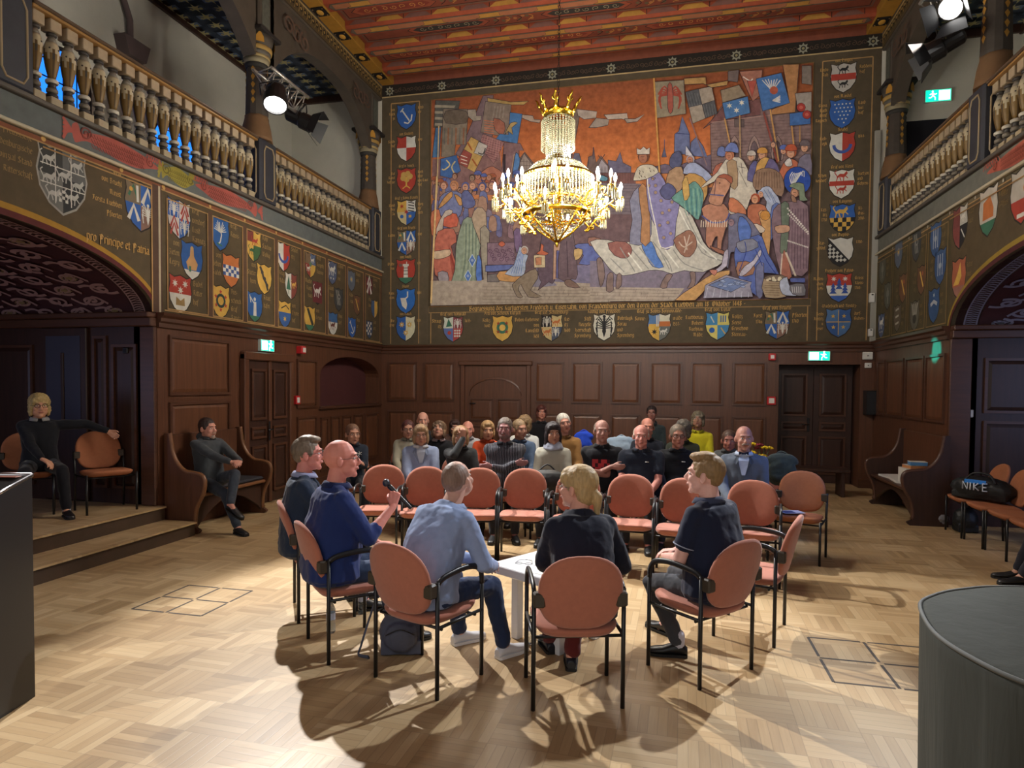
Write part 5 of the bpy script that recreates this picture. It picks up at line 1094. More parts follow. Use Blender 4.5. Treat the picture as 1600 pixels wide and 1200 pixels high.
mp(D_, [(285, 70), (380, 55), (440, 170), (500, 240), (525, 290), (500, 420), (480, 592), (390, 605), (350, 450), (300, 330)], (128, 124, 186))
for x, y in ((330, 100), (350, 200), (390, 260), (430, 220), (400, 350), (450, 330), (470, 270), (380, 440), (440, 420), (410, 530), (460, 500), (350, 150), (300, 150)): P.circ(D_([(x, y)])[0], 3, (172, 140, 110), 7, None, (96, 88, 150), .8)
ml(D_, [(288, 60), (300, 200), (350, 440), (390, 600), (480, 592)], 1.6, (222, 218, 204))
mp(C_, [(188, 945), (215, 870), (260, 845), (330, 848), (372, 900), (280, 950), (200, 962)], (200, 192, 166))
for i in range(14): x = 215+rm.random()*130; y = 865+rm.random()*80; ml(C_, [(x, y), (x+6, y+12)], 1, (70, 60, 54), 0)
head(C_, 262, 790, 38, (176, 112, 84), (120, 70, 50)); mp(C_, [(214, 770), (212, 725), (240, 735), (262, 712), (285, 733), (308, 720), (306, 768)], (206, 196, 180), 0)
mp(D_, [(480, 550), (540, 500), (598, 474), (640, 520), (650, 600), (600, 672), (535, 652)], (150, 96, 74)); 
for a in ([(520, 560), (560, 600), (620, 560)], [(560, 520), (580, 620)], [(600, 510), (560, 640)]): ml(D_, a, 1.8, (196, 176, 156))
for a in ([(600, 785), (640, 785), (640, 860), (625, 890), (580, 902), (610, 850)], [(430, 800), (475, 805), (440, 860), (430, 898), (382, 892)], [(0, 800), (40, 790), (40, 880), (40, 920), (-10, 920)], [(70, 800), (100, 800), (100, 880), (60, 905)], [(-80, 690), (-40, 690), (-20, 800), (-40, 880), (-60, 870)]): mp(D_, a, (128, 102, 96))
# black-helmed knight, lady in green, the white knight on the chestnut horse
mp(C_, [(450, 830), (470, 770), (520, 745), (545, 790), (530, 860), (470, 870)], (66, 76, 120)); mp(C_, [(425, 990), (450, 890), (540, 860), (560, 980), (500, 1060), (430, 1040)], (170, 130, 92))
mp(D_, [(380, 190), (440, 130), (500, 180), (480, 240), (420, 250)], (70, 76, 130))
mp(C_, [(568, 780), (572, 706), (620, 775)], (196, 196, 210), 0); head(C_, 605, 810, 26, (200, 130, 100), (180, 170, 180)); mp(C_, [(550, 910), (580, 840), (640, 830), (700, 870), (760, 930), (730, 970), (640, 920)], (150, 166, 210)); mp(C_, [(545, 1060), (560, 930), (640, 910), (730, 980), (700, 1120), (560, 1100)], (196, 140, 60))
mp(D_, [(465, 240), (540, 180), (600, 140), (640, 120), (690, 180), (700, 250), (665, 400), (610, 360), (520, 285)], (84, 150, 140))
for i in range(8): ml(D_, [(560+16*i, 170), (560+18*i, 280), (580+14*i, 370)], .9, (50, 110, 130) if i % 2 else (140, 186, 160))
mp(D_, [(545, 130), (580, 90), (600, 220), (560, 260)], (206, 160, 70))
mp(C_, [(800, 780), (810, 720), (850, 715), (870, 780)], (88, 110, 180)); mp(C_, [(765, 930), (790, 850), (860, 830), (850, 900)], (190, 92, 66))
mp(C_, [(690, 1000), (800, 900), (860, 810), (960, 790), (1020, 870), (1090, 1060), (1040, 1100), (1000, 1200), (880, 1200), (900, 960), (800, 960), (700, 1010)], (204, 196, 176)); mp(C_, [(870, 830), (940, 820), (950, 1000), (900, 1010)], (170, 136, 96))
ml(C_, [(950, 870), (1020, 1010)], 1, (140, 130, 116)); ml(C_, [(955, 860), (1010, 870)], .7, INK, 0); ml(C_, [(975, 830), (985, 910)], .7, INK, 0)
head(C_, 890, 780, 30, (200, 130, 96), (190, 110, 70)); mp(C_, [(852, 745), (875, 700), (905, 682), (945, 700), (955, 760), (900, 750)], (94, 118, 196))
mp(D_, [(685, 320), (760, 280), (850, 285), (890, 360), (870, 440), (835, 560), (825, 640), (800, 640), (800, 520), (770, 560), (750, 610), (715, 560), (720, 440)], (184, 116, 86)); mp(D_, [(735, 260), (770, 150), (800, 92), (850, 75), (900, 100), (890, 170), (850, 240), (830, 295), (770, 290)], (196, 130, 96))
mp(D_, [(800, 90), (850, 65), (910, 90), (905, 140), (860, 100)], (166, 76, 50)); ml(D_, [(740, 215), (850, 225)], 2, (96, 100, 150)); ml(D_, [(790, 110), (780, 220)], 1.4, (120, 84, 90)); ml(D_, [(690, 370), (760, 420), (860, 410), (890, 350)], 2.4, (90, 96, 160))
for i in range(13): ml(D_, [(685+17*i, 405+8*(i % 2)), (682+17*i, 455)], 1.2, (220, 206, 180), 0)
ml(D_, [(815, 130), (822, 136)], 2, INK, 0)
mp(D_, [(890, 240), (950, 260), (1010, 330), (1000, 375), (930, 350), (885, 330)], (206, 110, 66)); mp(D_, [(745, 590), (880, 640), (900, 665), (800, 640)], (150, 84, 60))
# clergy, guards and burghers at the right
for x, y, r, hc, ht in ((1050, 790, 26, (170, 150, 130), (190, 180, 170)), (1130, 775, 30, (170, 110, 70), (200, 140, 60)), (1285, 745, 24, (90, 100, 160), (84, 104, 176)), (1340, 760, 34, (190, 90, 50), (190, 84, 52)), (1440, 720, 30, (120, 100, 96), (110, 96, 100)), (1210, 700, 20, (110, 90, 90), None)): head(C_, x, y, r, SKIN, hc, ht)
mp(C_, [(1020, 960), (1040, 850), (1090, 820), (1100, 960)], (84, 84, 150)); mp(C_, [(1075, 970), (1090, 840), (1150, 790), (1190, 830), (1130, 970)], (206, 150, 60)); mp(C_, [(1130, 960), (1180, 800), (1240, 850), (1260, 960)], (92, 84, 140))
mp(C_, [(1245, 940), (1280, 840), (1330, 800), (1400, 840), (1395, 950), (1300, 960)], (196, 92, 56)); mp(C_, [(1290, 830), (1330, 795), (1350, 850), (1310, 860)], (206, 200, 196)); mp(C_, [(1390, 920), (1400, 800), (1480, 770), (1490, 920)], (110, 104, 130))
mp(C_, [(1060, 960), (1090, 890), (1180, 870), (1260, 910), (1290, 1000), (1270, 1080), (1180, 1040), (1080, 1030)], (142, 106, 80))
for i in range(10): ml(C_, [(1090+18*i, 900), (1080+20*i, 1020)], .8, (104, 76, 60))
P.circ(C_([(1385, 965)])[0], 21, (44, 80, 176), 18, 22, INK, 1)
for i in range(7): ml(C_, [(1350, 1010), (1330+16*i, 940-8*i), (1350+14*i, 900+6*i)], 1.4, (210, 210, 206))
mp(D_, [(1115, 200), (1130, 165), (1180, 158), (1215, 200), (1265, 290), (1210, 480), (1165, 430), (1150, 330), (1160, 270)], (166, 182, 214)); mp(D_, [(1200, 300), (1262, 290), (1240, 430), (1190, 560), (1180, 470)], (76, 108, 196))
for a in ([(1140, 180), (1190, 260)], [(1170, 180), (1220, 300), (1200, 420)], [(1190, 200), (1240, 300)]): ml(D_, a, 1, (110, 130, 180))
head(D_, 1120, 215, 22, SKIN, (166, 182, 214)); head(D_, 1078, 250, 30, (214, 150, 110), (176, 76, 46)); mp(D_, [(1030, 300), (1080, 285), (1150, 300), (1180, 400), (1140, 470), (1040, 440), (1020, 360)], (190, 96, 60)); mp(D_, [(1100, 350), (1150, 335), (1190, 380), (1180, 660), (1120, 640), (1130, 470)], (210, 150, 80)); P.circ(D_([(1150, 370)])[0], 8, (206, 140, 60), 9, None, INK, .7)
mp(D_, [(1030, 440), (1090, 430), (1150, 470), (1120, 500), (1050, 465)], (214, 196, 176))
mp(D_, [(1210, 330), (1280, 275), (1330, 270), (1462, 300), (1462, 775), (1360, 800), (1260, 790), (1200, 500)], (128, 98, 112))
for i in range(7): ml(D_, [(1330+20*i, 320), (1320+22*i, 760)], .8, (96, 70, 88))
mp(D_, [(1265, 285), (1320, 280), (1325, 400), (1308, 640), (1258, 635), (1270, 450)], (92, 112, 92)); mp(D_, [(1280, 640), (1300, 640), (1345, 815), (1300, 830), (1265, 800)], (176, 96, 76)); ml(D_, [(1300, 640), (1372, 812)], 3, (206, 190, 170)); ml(D_, [(1275, 650), (1262, 800)], 2, (206, 190, 170))
for i in range(13): P.circ(D_([(1315+12*i, 320+14*i)])[0], 1.7, (214, 208, 196), 6); P.circ(D_([(1318+12*i, 360+12*i)])[0], 1.5, (200, 192, 184), 6); P.circ(D_([(1315+12*i, 555+4*i)])[0], 1.4, (200, 192, 184), 6)
head(D_, 1368, 205, 30, (200, 140, 106), (150, 110, 84)); mp(D_, [(1340, 220), (1370, 240), (1380, 275), (1345, 268)], (150, 104, 76)); mp(D_, [(1325, 160), (1360, 135), (1430, 140), (1440, 230), (1462, 260), (1400, 262), (1395, 190)], (112, 136, 106)); mp(D_, [(1220, 450), (1300, 440), (1330, 455), (1320, 490), (1240, 500)], (200, 146, 112))
mp(D_, [(1330, 828), (1440, 826), (1440, 862), (1335, 858)], (70, 90, 176), 0)
# stooping monk in blue, baskets of fish and eggs
mp(D_, [(880, 760), (840, 690), (880, 600), (880, 400), (910, 362), (1000, 362), (1110, 500), (1120, 600), (1010, 640), (900, 640)], (100, 102, 136)); mp(D_, [(925, 640), (960, 570), (1100, 510), (1140, 560), (1170, 650), (1250, 800), (1140, 790), (1090, 960), (960, 830), (930, 720)], (72, 100, 192)); mp(D_, [(962, 380), (1010, 400), (1050, 480), (1030, 560), (980, 600), (950, 480)], (66, 108, 204))
head(D_, 905, 420, 26, (150, 120, 130), (100, 102, 136)); mp(D_, [(940, 570), (1060, 540), (1100, 600), (1000, 640), (960, 630)], (120, 126, 150)); mp(D_, [(850, 640), (880, 620), (870, 740), (790, 790), (780, 770), (830, 730)], (176, 170, 196)); mp(D_, [(950, 710), (1065, 720), (1060, 800), (950, 810)], (170, 110, 78)); mp(D_, [(960, 800), (1000, 740), (1060, 700), (1110, 620), (1120, 660), (1040, 770), (980, 815)], (190, 186, 206)); mp(D_, [(1085, 740), (1140, 720), (1130, 960), (1090, 960), (1080, 850)], (104, 112, 160))
for a in ([(1000, 560), (1010, 640), (960, 780)], [(1100, 560), (1160, 700), (1230, 800)], [(1080, 620), (1130, 740)]): ml(D_, a, 1.2, (46, 66, 150))
mp(D_, [(490, 990), (640, 880), (760, 800), (890, 770), (860, 830), (730, 890), (640, 990)], (206, 150, 78)); mp(D_, [(740, 770), (800, 770), (780, 810)], (196, 110, 90))
mp(D_, [(712, 880), (866, 805), (1052, 858), (1040, 885), (1060, 965), (700, 975)], (150, 148, 172), 0); mp(D_, [(735, 880), (870, 822), (1030, 862), (900, 930)], (96, 124, 186), 0)
for i in range(14): x = 800+rm.random()*170; y = 845+rm.random()*50; mp(D_, [(x, y), (x+22, y-8), (x+40, y), (x+20, y+8)], (140, 166, 216), 2, INK, .4)
for i in range(7): ml(D_, [(730+50*i, 900+5*i), (715+52*i, 970)], .9, (196, 196, 210))
mp(D_, [(1138, 830), (1310, 835), (1300, 965), (1150, 968)], (168, 142, 106)); mp(D_, [(1140, 830), (1180, 808), (1270, 806), (1312, 836), (1230, 856)], (120, 100, 80))
for i in range(16): P.circ(D_([(1165+rm.random()*110, 822+rm.random()*22)])[0], 2.4, (216, 204, 170), 7, 2)
for i in range(6): ml(D_, [(1145, 865+17*i), (1255, 868+17*i)], .7, (120, 96, 70), 0)
mp(D_, [(1256, 850), (1310, 820), (1325, 880), (1420, 950), (1300, 955), (1262, 920)], (176, 190, 220)); mp(D_, [(1330, 880), (1430, 870), (1440, 955), (1350, 945)], (110, 110, 120)); 
for i in range(5): ml(D_, [(1345+16*i, 890), (1350+15*i, 935)], 1, (200, 200, 200))
# pale lances, tents and draperies behind the lights
ml(B_, [(190, -10), (140, 1040)], 2.6, (222, 186, 120), 0); ml(A_, [(205, 640), (190, 1200)], 1.6, (200, 170, 110), 0)
mp(B_, [(1420, 160), (1500, 120), (1600, 150), (1610, 220), (1430, 220)], (150, 160, 150)); mp(B_, [(1540, -20), (1600, 0), (1590, 30), (1530, 20)], (80, 150, 180))
P.obj('painted_scene', paintm, mu)
# ------------------------------------------------------------------ posts, balustrades, columns
balm = mat('baluster_paint', attr=True, rough=.5, var=.12, vscale=20, spec=.4)
def baluster_mesh():
    b = MB(); cr_, dk, oc, ob, gy = rgb(168, 152, 122), rgb(60, 56, 52), rgb(118, 92, 44), rgb(84, 64, 34), rgb(120, 112, 98)
    b.box(-.062, .062, -.062, .062, 0, .115, .006); b.c = [cr_]*len(b.f)
    def add(prof, col, colf=None):
        b.col = col; b.lathe(prof, n=20, colf=colf)
    add([(.035, .115), (.052, .125), (.052, .15), (.036, .165)], dk); add([(.036, .165), (.05, .175), (.05, .20), (.04, .21)], gy)
    add([(.04, .21), (.034, .24), (.044, .262)], dk); add([(.05, .255), (.056, .265), (.056, .285), (.046, .295)], rgb(190, 184, 168))
    pr = [(.03, .295), (.040, .34), (.054, .40), (.065, .47), (.069, .53), (.067, .57), (.061, .61), (.052, .64)]
    def cf(i, j):
        if i >= 5 or (i == 4 and j % 4 in (0, 1, 3)) or (i == 3 and j % 4 == 0): return rgb(176, 164, 136)
        if i == 3 and j % 4 == 2: return dk
        return ob if j % 4 == 2 else oc
    add(pr, oc, cf)
    for a in range(5):
        t = a*2*pi/5+.3; b.col = dk; b.ell((.064*cos(t), .064*sin(t), .575), .010, n=6, k=4)
    add([(.052, .64), (.036, .68), (.03, .70)], gy); add([(.03, .70), (.046, .71), (.046, .728), (.03, .738)], dk)
    o = len(b.f); b.box(-.062, .062, -.062, .062, .738, .85, .006)
    for i in range(o, len(b.f)): b.c[i] = rgb(160, 142, 116)
    return b
bal_src = baluster_mesh()
railm = mat('rail_wood', rgb(84, 66, 50), .45, var=.15); railo = mat('ochre_rail_edge', rgb(150, 112, 62), .5)
bal_mesh = None
def balustrade(label, xe, s, y0, y1):
    global bal_mesh
    t = thing('balustrade', label, 'balustrade', (xe+s*.10, 0, ZB+.02), 0, None)
    b = MB(); b.box(-.10, .10, y0, y1, .85, .875, .005); b.m = 1; b.box(-.12, .12, y0, y1, .875, .91, .01); b.obj('handrail', [railo, railm], t)
    n = int(round((y1-y0)/.178)); 
    for i in range(n):
        y = y0+(i+.5)*(y1-y0)/n
        if bal_mesh is None: o = bal_src.obj('baluster', balm, t); bal_mesh = o.data
        else: o = bpy.data.objects.new('baluster', bal_mesh); COL.objects.link(o); o.parent = t
        o.location = (0, y, 0)
GB = 'turned balusters of the galleries'
balustrade('near balustrade of painted bulbous balusters along the left gallery', XL, -1, 4.93, 8.34)
balustrade('far balustrade of painted bulbous balusters on the left gallery next to the mural wall', XL, -1, 8.78, 12.04)
balustrade('far balustrade of painted bulbous balusters on the right gallery next to the end wall', XR, 1, 9.05, 12.04)
balustrade('near balustrade on the right gallery at the edge of the picture', XR, 1, 5.4, 8.62)
def post(label, x, s, y, small=False):
    t = thing('gallery_post', label, 'post', (x+s*.17, y, 0))
    w = .2; b = MB(); b.box(-w, w, -w, w, ZB+.02, 5.30, .03); b.m = 1
    for sx in (-1, 1):
        pts = [(-.12, 4.52), (-.12, 5.12), (-.08, 5.2), (.08, 5.2), (.12, 5.12), (.12, 4.52), (.08, 4.45), (-.08, 4.45)]
        b.tube([(sx*(w+.002), p, q) for p, q in pts], .011, 6, closed=True); b.tube([(p, -sx*(w+.002), q) for p, q in pts], .011, 6, closed=True)
    b.obj('pedestal', [bluepaint, mat('beige_line', rgb(150, 132, 100), .5)], t)
    b = MB(); b.col = rgb(112, 84, 58); b.lathe([(.23, 5.30), (.22, 5.36), (.2, 5.5), (.17, 5.62), (.17, 5.66)], n=8); b.col = rgb(70, 64, 58); b.lathe([(.155, 5.66), (.16, 5.70), (.14, 6.34), (.14, 6.36)], n=12, smooth=False)
    b.col = rgb(168, 126, 54)
    for k in range(5):
        z = 5.8+k*.11
        for a in (0, .5, 1, 1.5): 
            th = a*pi+.26; b.add([V((.158*cos(th+d), .158*sin(th+d), z+q)) for d, q in ((-.2, .06), (0, .0), (.2, .06), (0, .1))], [(0, 1, 2, 3)], False)
    b.obj('shaft', paint, t)
    b = MB()
    for r0, r1, z0, z1, c in ((.15, .17, 6.34, 6.40, (60, 58, 54)), (.17, .18, 6.40, 6.48, (140, 130, 104)), (.19, .19, 6.48, 6.52, (168, 148, 100)), (.18, .2, 6.52, 6.58, (96, 92, 84)), (.21, .22, 6.58, 6.64, (170, 138, 76)), (.2, .24, 6.64, 6.80, (78, 72, 64))):
        b.col = rgb(*c); b.lathe([(r0, z0), (r1, z1)], n=16, cap=True)
    b.col = rgb(170, 124, 48)
    for a in range(4):
        th = a*pi/2+pi/4; q = Matrix.Rotation(th, 3, 'Z'); b.add([q @ V((.245, p, z)) for p, z in ((-.06, 6.66), (.06, 6.66), (.05, 6.74), (0, 6.82), (-.05, 6.74))], [(0, 1, 2, 3, 4)], False)
    b.col = rgb(44, 40, 38); b.box(-.25, .25, -.25, .25, 6.80, 6.86, .01); b.obj('capital', paint, t)
    b = MB(); b.box(-.15, .15, -.15, .15, 6.86, 7.56, .03); b.m = 1
    for sx in (-1, 1): b.box(sx*.152, sx*.156, -.09, .09, 6.95, 7.45); b.box(-.09, .09, sx*.152, sx*.156, 6.95, 7.45)
    b.obj('post_head', [mat('grey_brown_timber'), mat('carved_green_grey', rgb(84, 86, 76), .7, var=.3, vscale=18)], t)
post('ornate gallery post behind the stage lamps on the left gallery', XL, -1, 8.56)
post('left corner gallery post beside the mural wall', XL, -1, 12.25)
post('nearest post of the left gallery, cut by the picture edge', XL, -1, 4.72)
post('ornate right gallery post next to the end wall', XR, 1, 12.25)
post('right gallery post beside the near stage lamps', XR, 1, 8.84)

# ------------------------------------------------------------------ stage lamps on trusses
alu = mat('truss_aluminium', rgb(170, 166, 158), .35, metal=.7)
hot = mat('lamp_lens', rgb(255, 255, 255), .3, emit=(1, .98, .95, 1), estr=14)
def truss(label, p0, p1, w=.28):
    t = thing('lighting_truss', label, 'truss'); b = MB(); p0 = V(p0); p1 = V(p1); d = (p1-p0).normalized(); side = d.cross(V((0, 0, 1))).normalized()*w*.5; up = V((0, 0, w*.9)); ch = [p0+side, p0-side, p0-up]
    D = p1-p0
    for c in ch: b.tube([c, c+D], .022, 8)
    b.obj('chord', alu, t); b = MB(); n = 5
    for k in range(n):
        a, c = k/n, (k+.5)/n
        for i in range(3):
            q, r = ch[i], ch[(i+1) % 3]; b.tube([q+D*a, r+D*c], .009, 6); b.tube([r+D*c, q+D*(a+1/n)], .009, 6)
    b.obj('lattice', alu, t)
def spot(label, loc, aim, L=.36, r=.11, lit=True, flaps=True, hang=None, name='stage_lamp'):
    t = thing(name, label, 'stage lamp'); q = (V(aim)-V(loc)).to_track_quat('-Z', 'Y').to_matrix().to_4x4(); M = Matrix.Translation(loc) @ q
    t.matrix_world = M; R3 = Matrix.Identity(3); b = MB()
    b.lathe([(r*.55, L), (r*.8, L*.92), (r*.85, L*.45), (r, L*.4), (r*1.02, .0), (r*.92, .0), (r*.9, .03)], n=16, smooth=False, cap=False); b.lathe([(.001, L+.01), (r*.55, L)], n=16); b.obj('housing', black_metal, t)
    b = MB(); b.lathe([(.001, .035), (r*.88, .03)], n=16, cap=False); b.obj('lens', hot if lit else mat('dark_lens', rgb(60, 62, 70), .1), t)
    if flaps:
        for k in range(4):
            b = MB(); Rz = Matrix.Rotation(k*pi/2, 4, 'Z'); a = .55
            P = [Rz @ V(p) for p in ((-r*.9, r, 0), (r*.9, r, 0), (r*1.3, r+.12*sin(a)+.03, -.15), (-r*1.3, r+.12*sin(a)+.03, -.15))]
            P += [p*1.0+(Rz @ V((0, .006, .002))) for p in P]; b.add(P, [(0, 1, 2, 3), (7, 6, 5, 4), (0, 4, 5, 1), (1, 5, 6, 2), (2, 6, 7, 3), (3, 7, 4, 0)], False); b.obj('barn_door', black_metal, t)
    b = MB(); b.tube([(-r-.03, 0, L*.5), (-r-.03, .18, L*.5), (0, .25, L*.5), (r+.03, .18, L*.5), (r+.03, 0, L*.5)], .009, 6); b.obj('yoke', black_metal, t)
    if hang: Mi = M.inverted(); b = MB(); b.tube([Mi @ (M @ V((0, .25, L*.5))), Mi @ V(hang)], .014, 6); b.obj('hanging_clamp', black_metal, t)
    return t
truss('aluminium lighting truss hung on the left gallery post', (-5.38, 7.92, 6.02), (-5.38, 8.86, 6.02))
spot('shining white stage lamp below the left truss', (-5.2, 7.95, 5.52), (-4.7, 7.0, 3.4), .34, .16, True, False, (-5.38, 8.0, 5.775))
spot('unlit black stage lamp with open flaps beside the shining one on the left', (-5.2, 8.88, 5.62), (-1.5, 9.9, 3.9), .40, .12, False, True, (-5.38, 8.80, 5.775))
truss('lighting truss at the right gallery, seen end-on at the top corner', (3.1, 7.9, 6.45), (3.1, 9.0, 6.45))
spot('shining cool-white stage lamp on the right truss', (3.05, 8.35, 6.02), (-1.3, 3.6, .4), .34, .13, True, True, (3.1, 8.45, 6.205))
spot('unlit stage lamp with pale open flaps below the right truss', (3.0, 8.85, 5.75), (1.6, 9.3, 5.1), .40, .12, False, True, (3.1, 8.92, 6.205))

# ------------------------------------------------------------------ chandelier
def chandelier():
    cx, cy = pl(871, 300, 1, 8.0).x, 8.0; zt, zb_ = 5.28, 3.47
    t = thing('chandelier', 'large gilt chandelier with crystal strands and lit candle bulbs hanging before the mural', 'chandelier', (cx, cy, 0))
    cryst = mat('cut_crystal', rgb(132, 128, 104), .12, metal=.0, spec=1.0, coat=.5)
    b = MB(); z = 5.2
    while z < ZC-.14: 
        q = Matrix.Rotation(0 if int(z*20) % 2 else pi/2, 3, 'Z'); b.tube([q @ V((.012*cos(a), 0, 0))+V((0, 0, z+.026*sin(a))) for a in [k*pi/4 for k in range(8)]], .004, 5, closed=True); z += .042
    b.lathe([(.004, 4.6), (.004, 5.2)], n=6); b.obj('chain', brass, t)
    # crown
    b = MB(); b.lathe([(.17, 5.03), (.185, 5.05), (.175, 5.08), (.185, 5.10), (.17, 5.12), (.16, 5.08)], n=24, cap=False)
    for k in range(8):
        a = 2*pi*k/8; q = Matrix.Rotation(a, 3, 'Z')
        pts = [q @ V(p) for p in ((.17, 0, 5.09), (.20, 0, 5.13), (.22, .01, 5.17), (.25, -.01, 5.21), (.26, .01, 5.25), (.285, 0, 5.28))]; b.tube(pts, .02, 6, rad=[.024, .024, .018, .022, .014, .006])
        b.tube([q @ V(p) for p in ((.22, .0, 5.17), (.235, .035, 5.19), (.25, .03, 5.22))], .01, 5, rad=[.012, .012, .004]); b.tube([q @ V(p) for p in ((.22, .0, 5.17), (.235, -.035, 5.19), (.25, -.03, 5.22))], .01, 5, rad=[.012, .012, .004])
        q2 = Matrix.Rotation(a+pi/8, 3, 'Z'); b.tube([q @ V((.178, .02, 5.10)), q2 @ V((.186, 0, 5.075)), Matrix.Rotation(a+pi/4, 3, 'Z') @ V((.178, -.02, 5.10))], .012, 5)
    b.obj('crown', gold, t)
    def strands(b, n, path, bead, jitter=0):
        P = [V(p) for p in path]; L = [0]
        for p, q in zip(P[:-1], P[1:]): L.append(L[-1]+(q-p).length)
        m = max(2, int(L[-1]/(bead*1.9)))
        for k in range(n):
            Q = Matrix.Rotation(2*pi*(k+.5*jitter)/n, 3, 'Z')
            for i in range(m+1):
                s_ = L[-1]*i/m; j = 0
                while j < len(L)-2 and L[j+1] < s_: j += 1
                p = P[j].lerp(P[j+1], (s_-L[j])/max(1e-6, L[j+1]-L[j])); c = Q @ p; r = bead
                b.add([c+V((r, 0, 0)), c+V((0, r, 0)), c-V((r, 0, 0)), c-V((0, r, 0)), c+V((0, 0, r*1.1)), c-V((0, 0, r*1.1))], [(0, 1, 4), (1, 2, 4), (2, 3, 4), (3, 0, 4), (1, 0, 5), (2, 1, 5), (3, 2, 5), (0, 3, 5)], False)
    b = MB(); strands(b, 34, [(.13, 0, 5.06), (.20, 0, 5.0), (.20, 0, 4.66)], .013); strands(b, 26, [(.14, 0, 4.95), (.145, 0, 4.46)], .013); b.obj('upper_crystal_tier', cryst, t)
    b = MB(); strands(b, 56, [(.14, 0, 4.50), (.30, 0, 4.45), (.42, 0, 4.33), (.44, 0, 4.2)], .014); strands(b, 60, [(.44, 0, 4.3), (.44, 0, 4.02)], .012, 1); strands(b, 30, [(.44, 0, 4.05), (.3, 0, 3.95), (.12, 0, 3.9)], .014); b.obj('lower_crystal_tier', cryst, t)
    b = MB(); b.lathe([(.43, 4.28), (.445, 4.30), (.44, 4.33), (.42, 4.30)], n=32, cap=False); b.lathe([(.30, 4.02), (.32, 4.04), (.30, 4.06), (.29, 4.04)], n=32, cap=False); b.lathe([(.40, 3.83), (.43, 3.85), (.43, 3.88), (.40, 3.89)], n=32, cap=False); b.lathe([(.05, 3.7), (.05, 4.6)], n=10); b.obj('gilt_ring', gold, t)
    # basket of crystals below
    b = MB()
    for k in range(8):
        a = 2*pi*k/8; Q = Matrix.Rotation(a, 3, 'Z'); Q2 = Matrix.Rotation(a+pi/4, 3, 'Z')
        A, B_2 = Q @ V((.40, 0, 3.84)), Q2 @ V((.40, 0, 3.84)); tip = V((0, 0, 3.52))
        b.tube([A, (A+tip)/2-V((0, 0, .03)), tip], .013, 6)
        for i in range(1, 9):
            f = i/9; p = A.lerp(tip, f); q = B_2.lerp(tip, f); mid_ = (p+q)/2-V((0, 0, .03*(1-f))); m = max(2, int((p-q).length/.03))
            for j in range(m):
                c = p.lerp(q, (j+.5)/m) - V((0, 0, .05*(1-f)*sin(pi*(j+.5)/m))); r = .014
                b.m = 1; b.add([c+V((r, 0, 0)), c+V((0, r, 0)), c-V((r, 0, 0)), c-V((0, r, 0)), c+V((0, 0, r)), c-V((0, 0, r))], [(0, 1, 4), (1, 2, 4), (2, 3, 4), (3, 0, 4), (1, 0, 5), (2, 1, 5), (3, 2, 5), (0, 3, 5)], False)
        b.m = 0
    b.ell((0, 0, 3.50), (.02, .02, .04), n=8, k=6); b.obj('crystal_basket', [gold, cryst], t)
    ivory = mat('candle_sleeve', rgb(170, 150, 110), .4); bulbm = mat('lit_candle_bulb', rgb(255, 250, 235), .3, emit=(1, .95, .86, 1), estr=11)
    def arm(a, R, z0, nb):
        Q = Matrix.Rotation(a, 3, 'Z'); b = MB()
        b.tube(cr([Q @ V(p) for p in ((.30, 0, z0+.02), (.42, 0, z0-.10), (R*.62, 0, z0-.13), (R*.80, 0, z0-.02), (R*.86, 0, z0+.02))], 5), .014, 7)
        b.tube(cr([Q @ V(p) for p in ((.44, 0, z0-.09), (.5, 0, z0+.02), (.58, 0, z0+.03), (.56, 0, z0-.05))], 5), .010, 6)
        for k in range(7): p = Q @ V((.42+k*(R*.8-.42)/7, .012*(-1)**k, z0-.10+.02*(k % 2))); b.ell(p, (.02, .02, .014), n=6, k=4)
        ends = []
        for k in range(nb):
            off = (k-(nb-1)/2)*.16; e = Q @ V((R-(abs(off)*.4), off, z0+.03)); s0 = Q @ V((R*.80, 0, z0-.02)); b.tube(cr([s0, Q @ V((R*.9, off*.7, z0-.07)), e-V((0, 0, .03)), e], 4), .009, 6)
            b.lathe([(.008, -.04), (.03, -.02), (.042, .0), (.034, .004), (.012, .0)], e, 12); ends.append(e)
        o = b.obj('arm', gold, t)
        for e in ends:
            b = MB(); b.lathe([(.012, 0), (.012, .085)], e, 8); b.obj('candle_sleeve', ivory, o)
            bb = MB(); bb.lathe([(.008, .085), (.017, .105), (.021, .13), (.015, .16), (.004, .185)], e, 10); bb.obj('bulb', bulbm, o)
        for e in ends:
            d = MB()
            for k in range(8):
                q = Matrix.Rotation(k*pi/4, 3, 'Z'); c = e+q @ V((.036, 0, 0))
                d.lathe([(.001, -.13), (.008, -.11), (.007, -.03), (.001, -.01)], c, 5, False)
            d.obj('prism_fringe', cryst, o)
    for k in range(8): arm(2*pi*k/8+.2, .80+.03*(k % 2), 4.02, 3 if k % 2 else 2)
    for k in range(6): arm(2*pi*k/6+.45, .60, 3.82, 1)
    for k in range(4): arm(2*pi*k/4+.1, .50, 4.16, 1)
    for k in range(6):
        a = 2*pi*k/6; l = light('chandelier_light', 'POINT', (cx+.72*cos(a), cy+.72*sin(a), 4.16), 105, (1, .94, .84), size=.16)
chandelier()

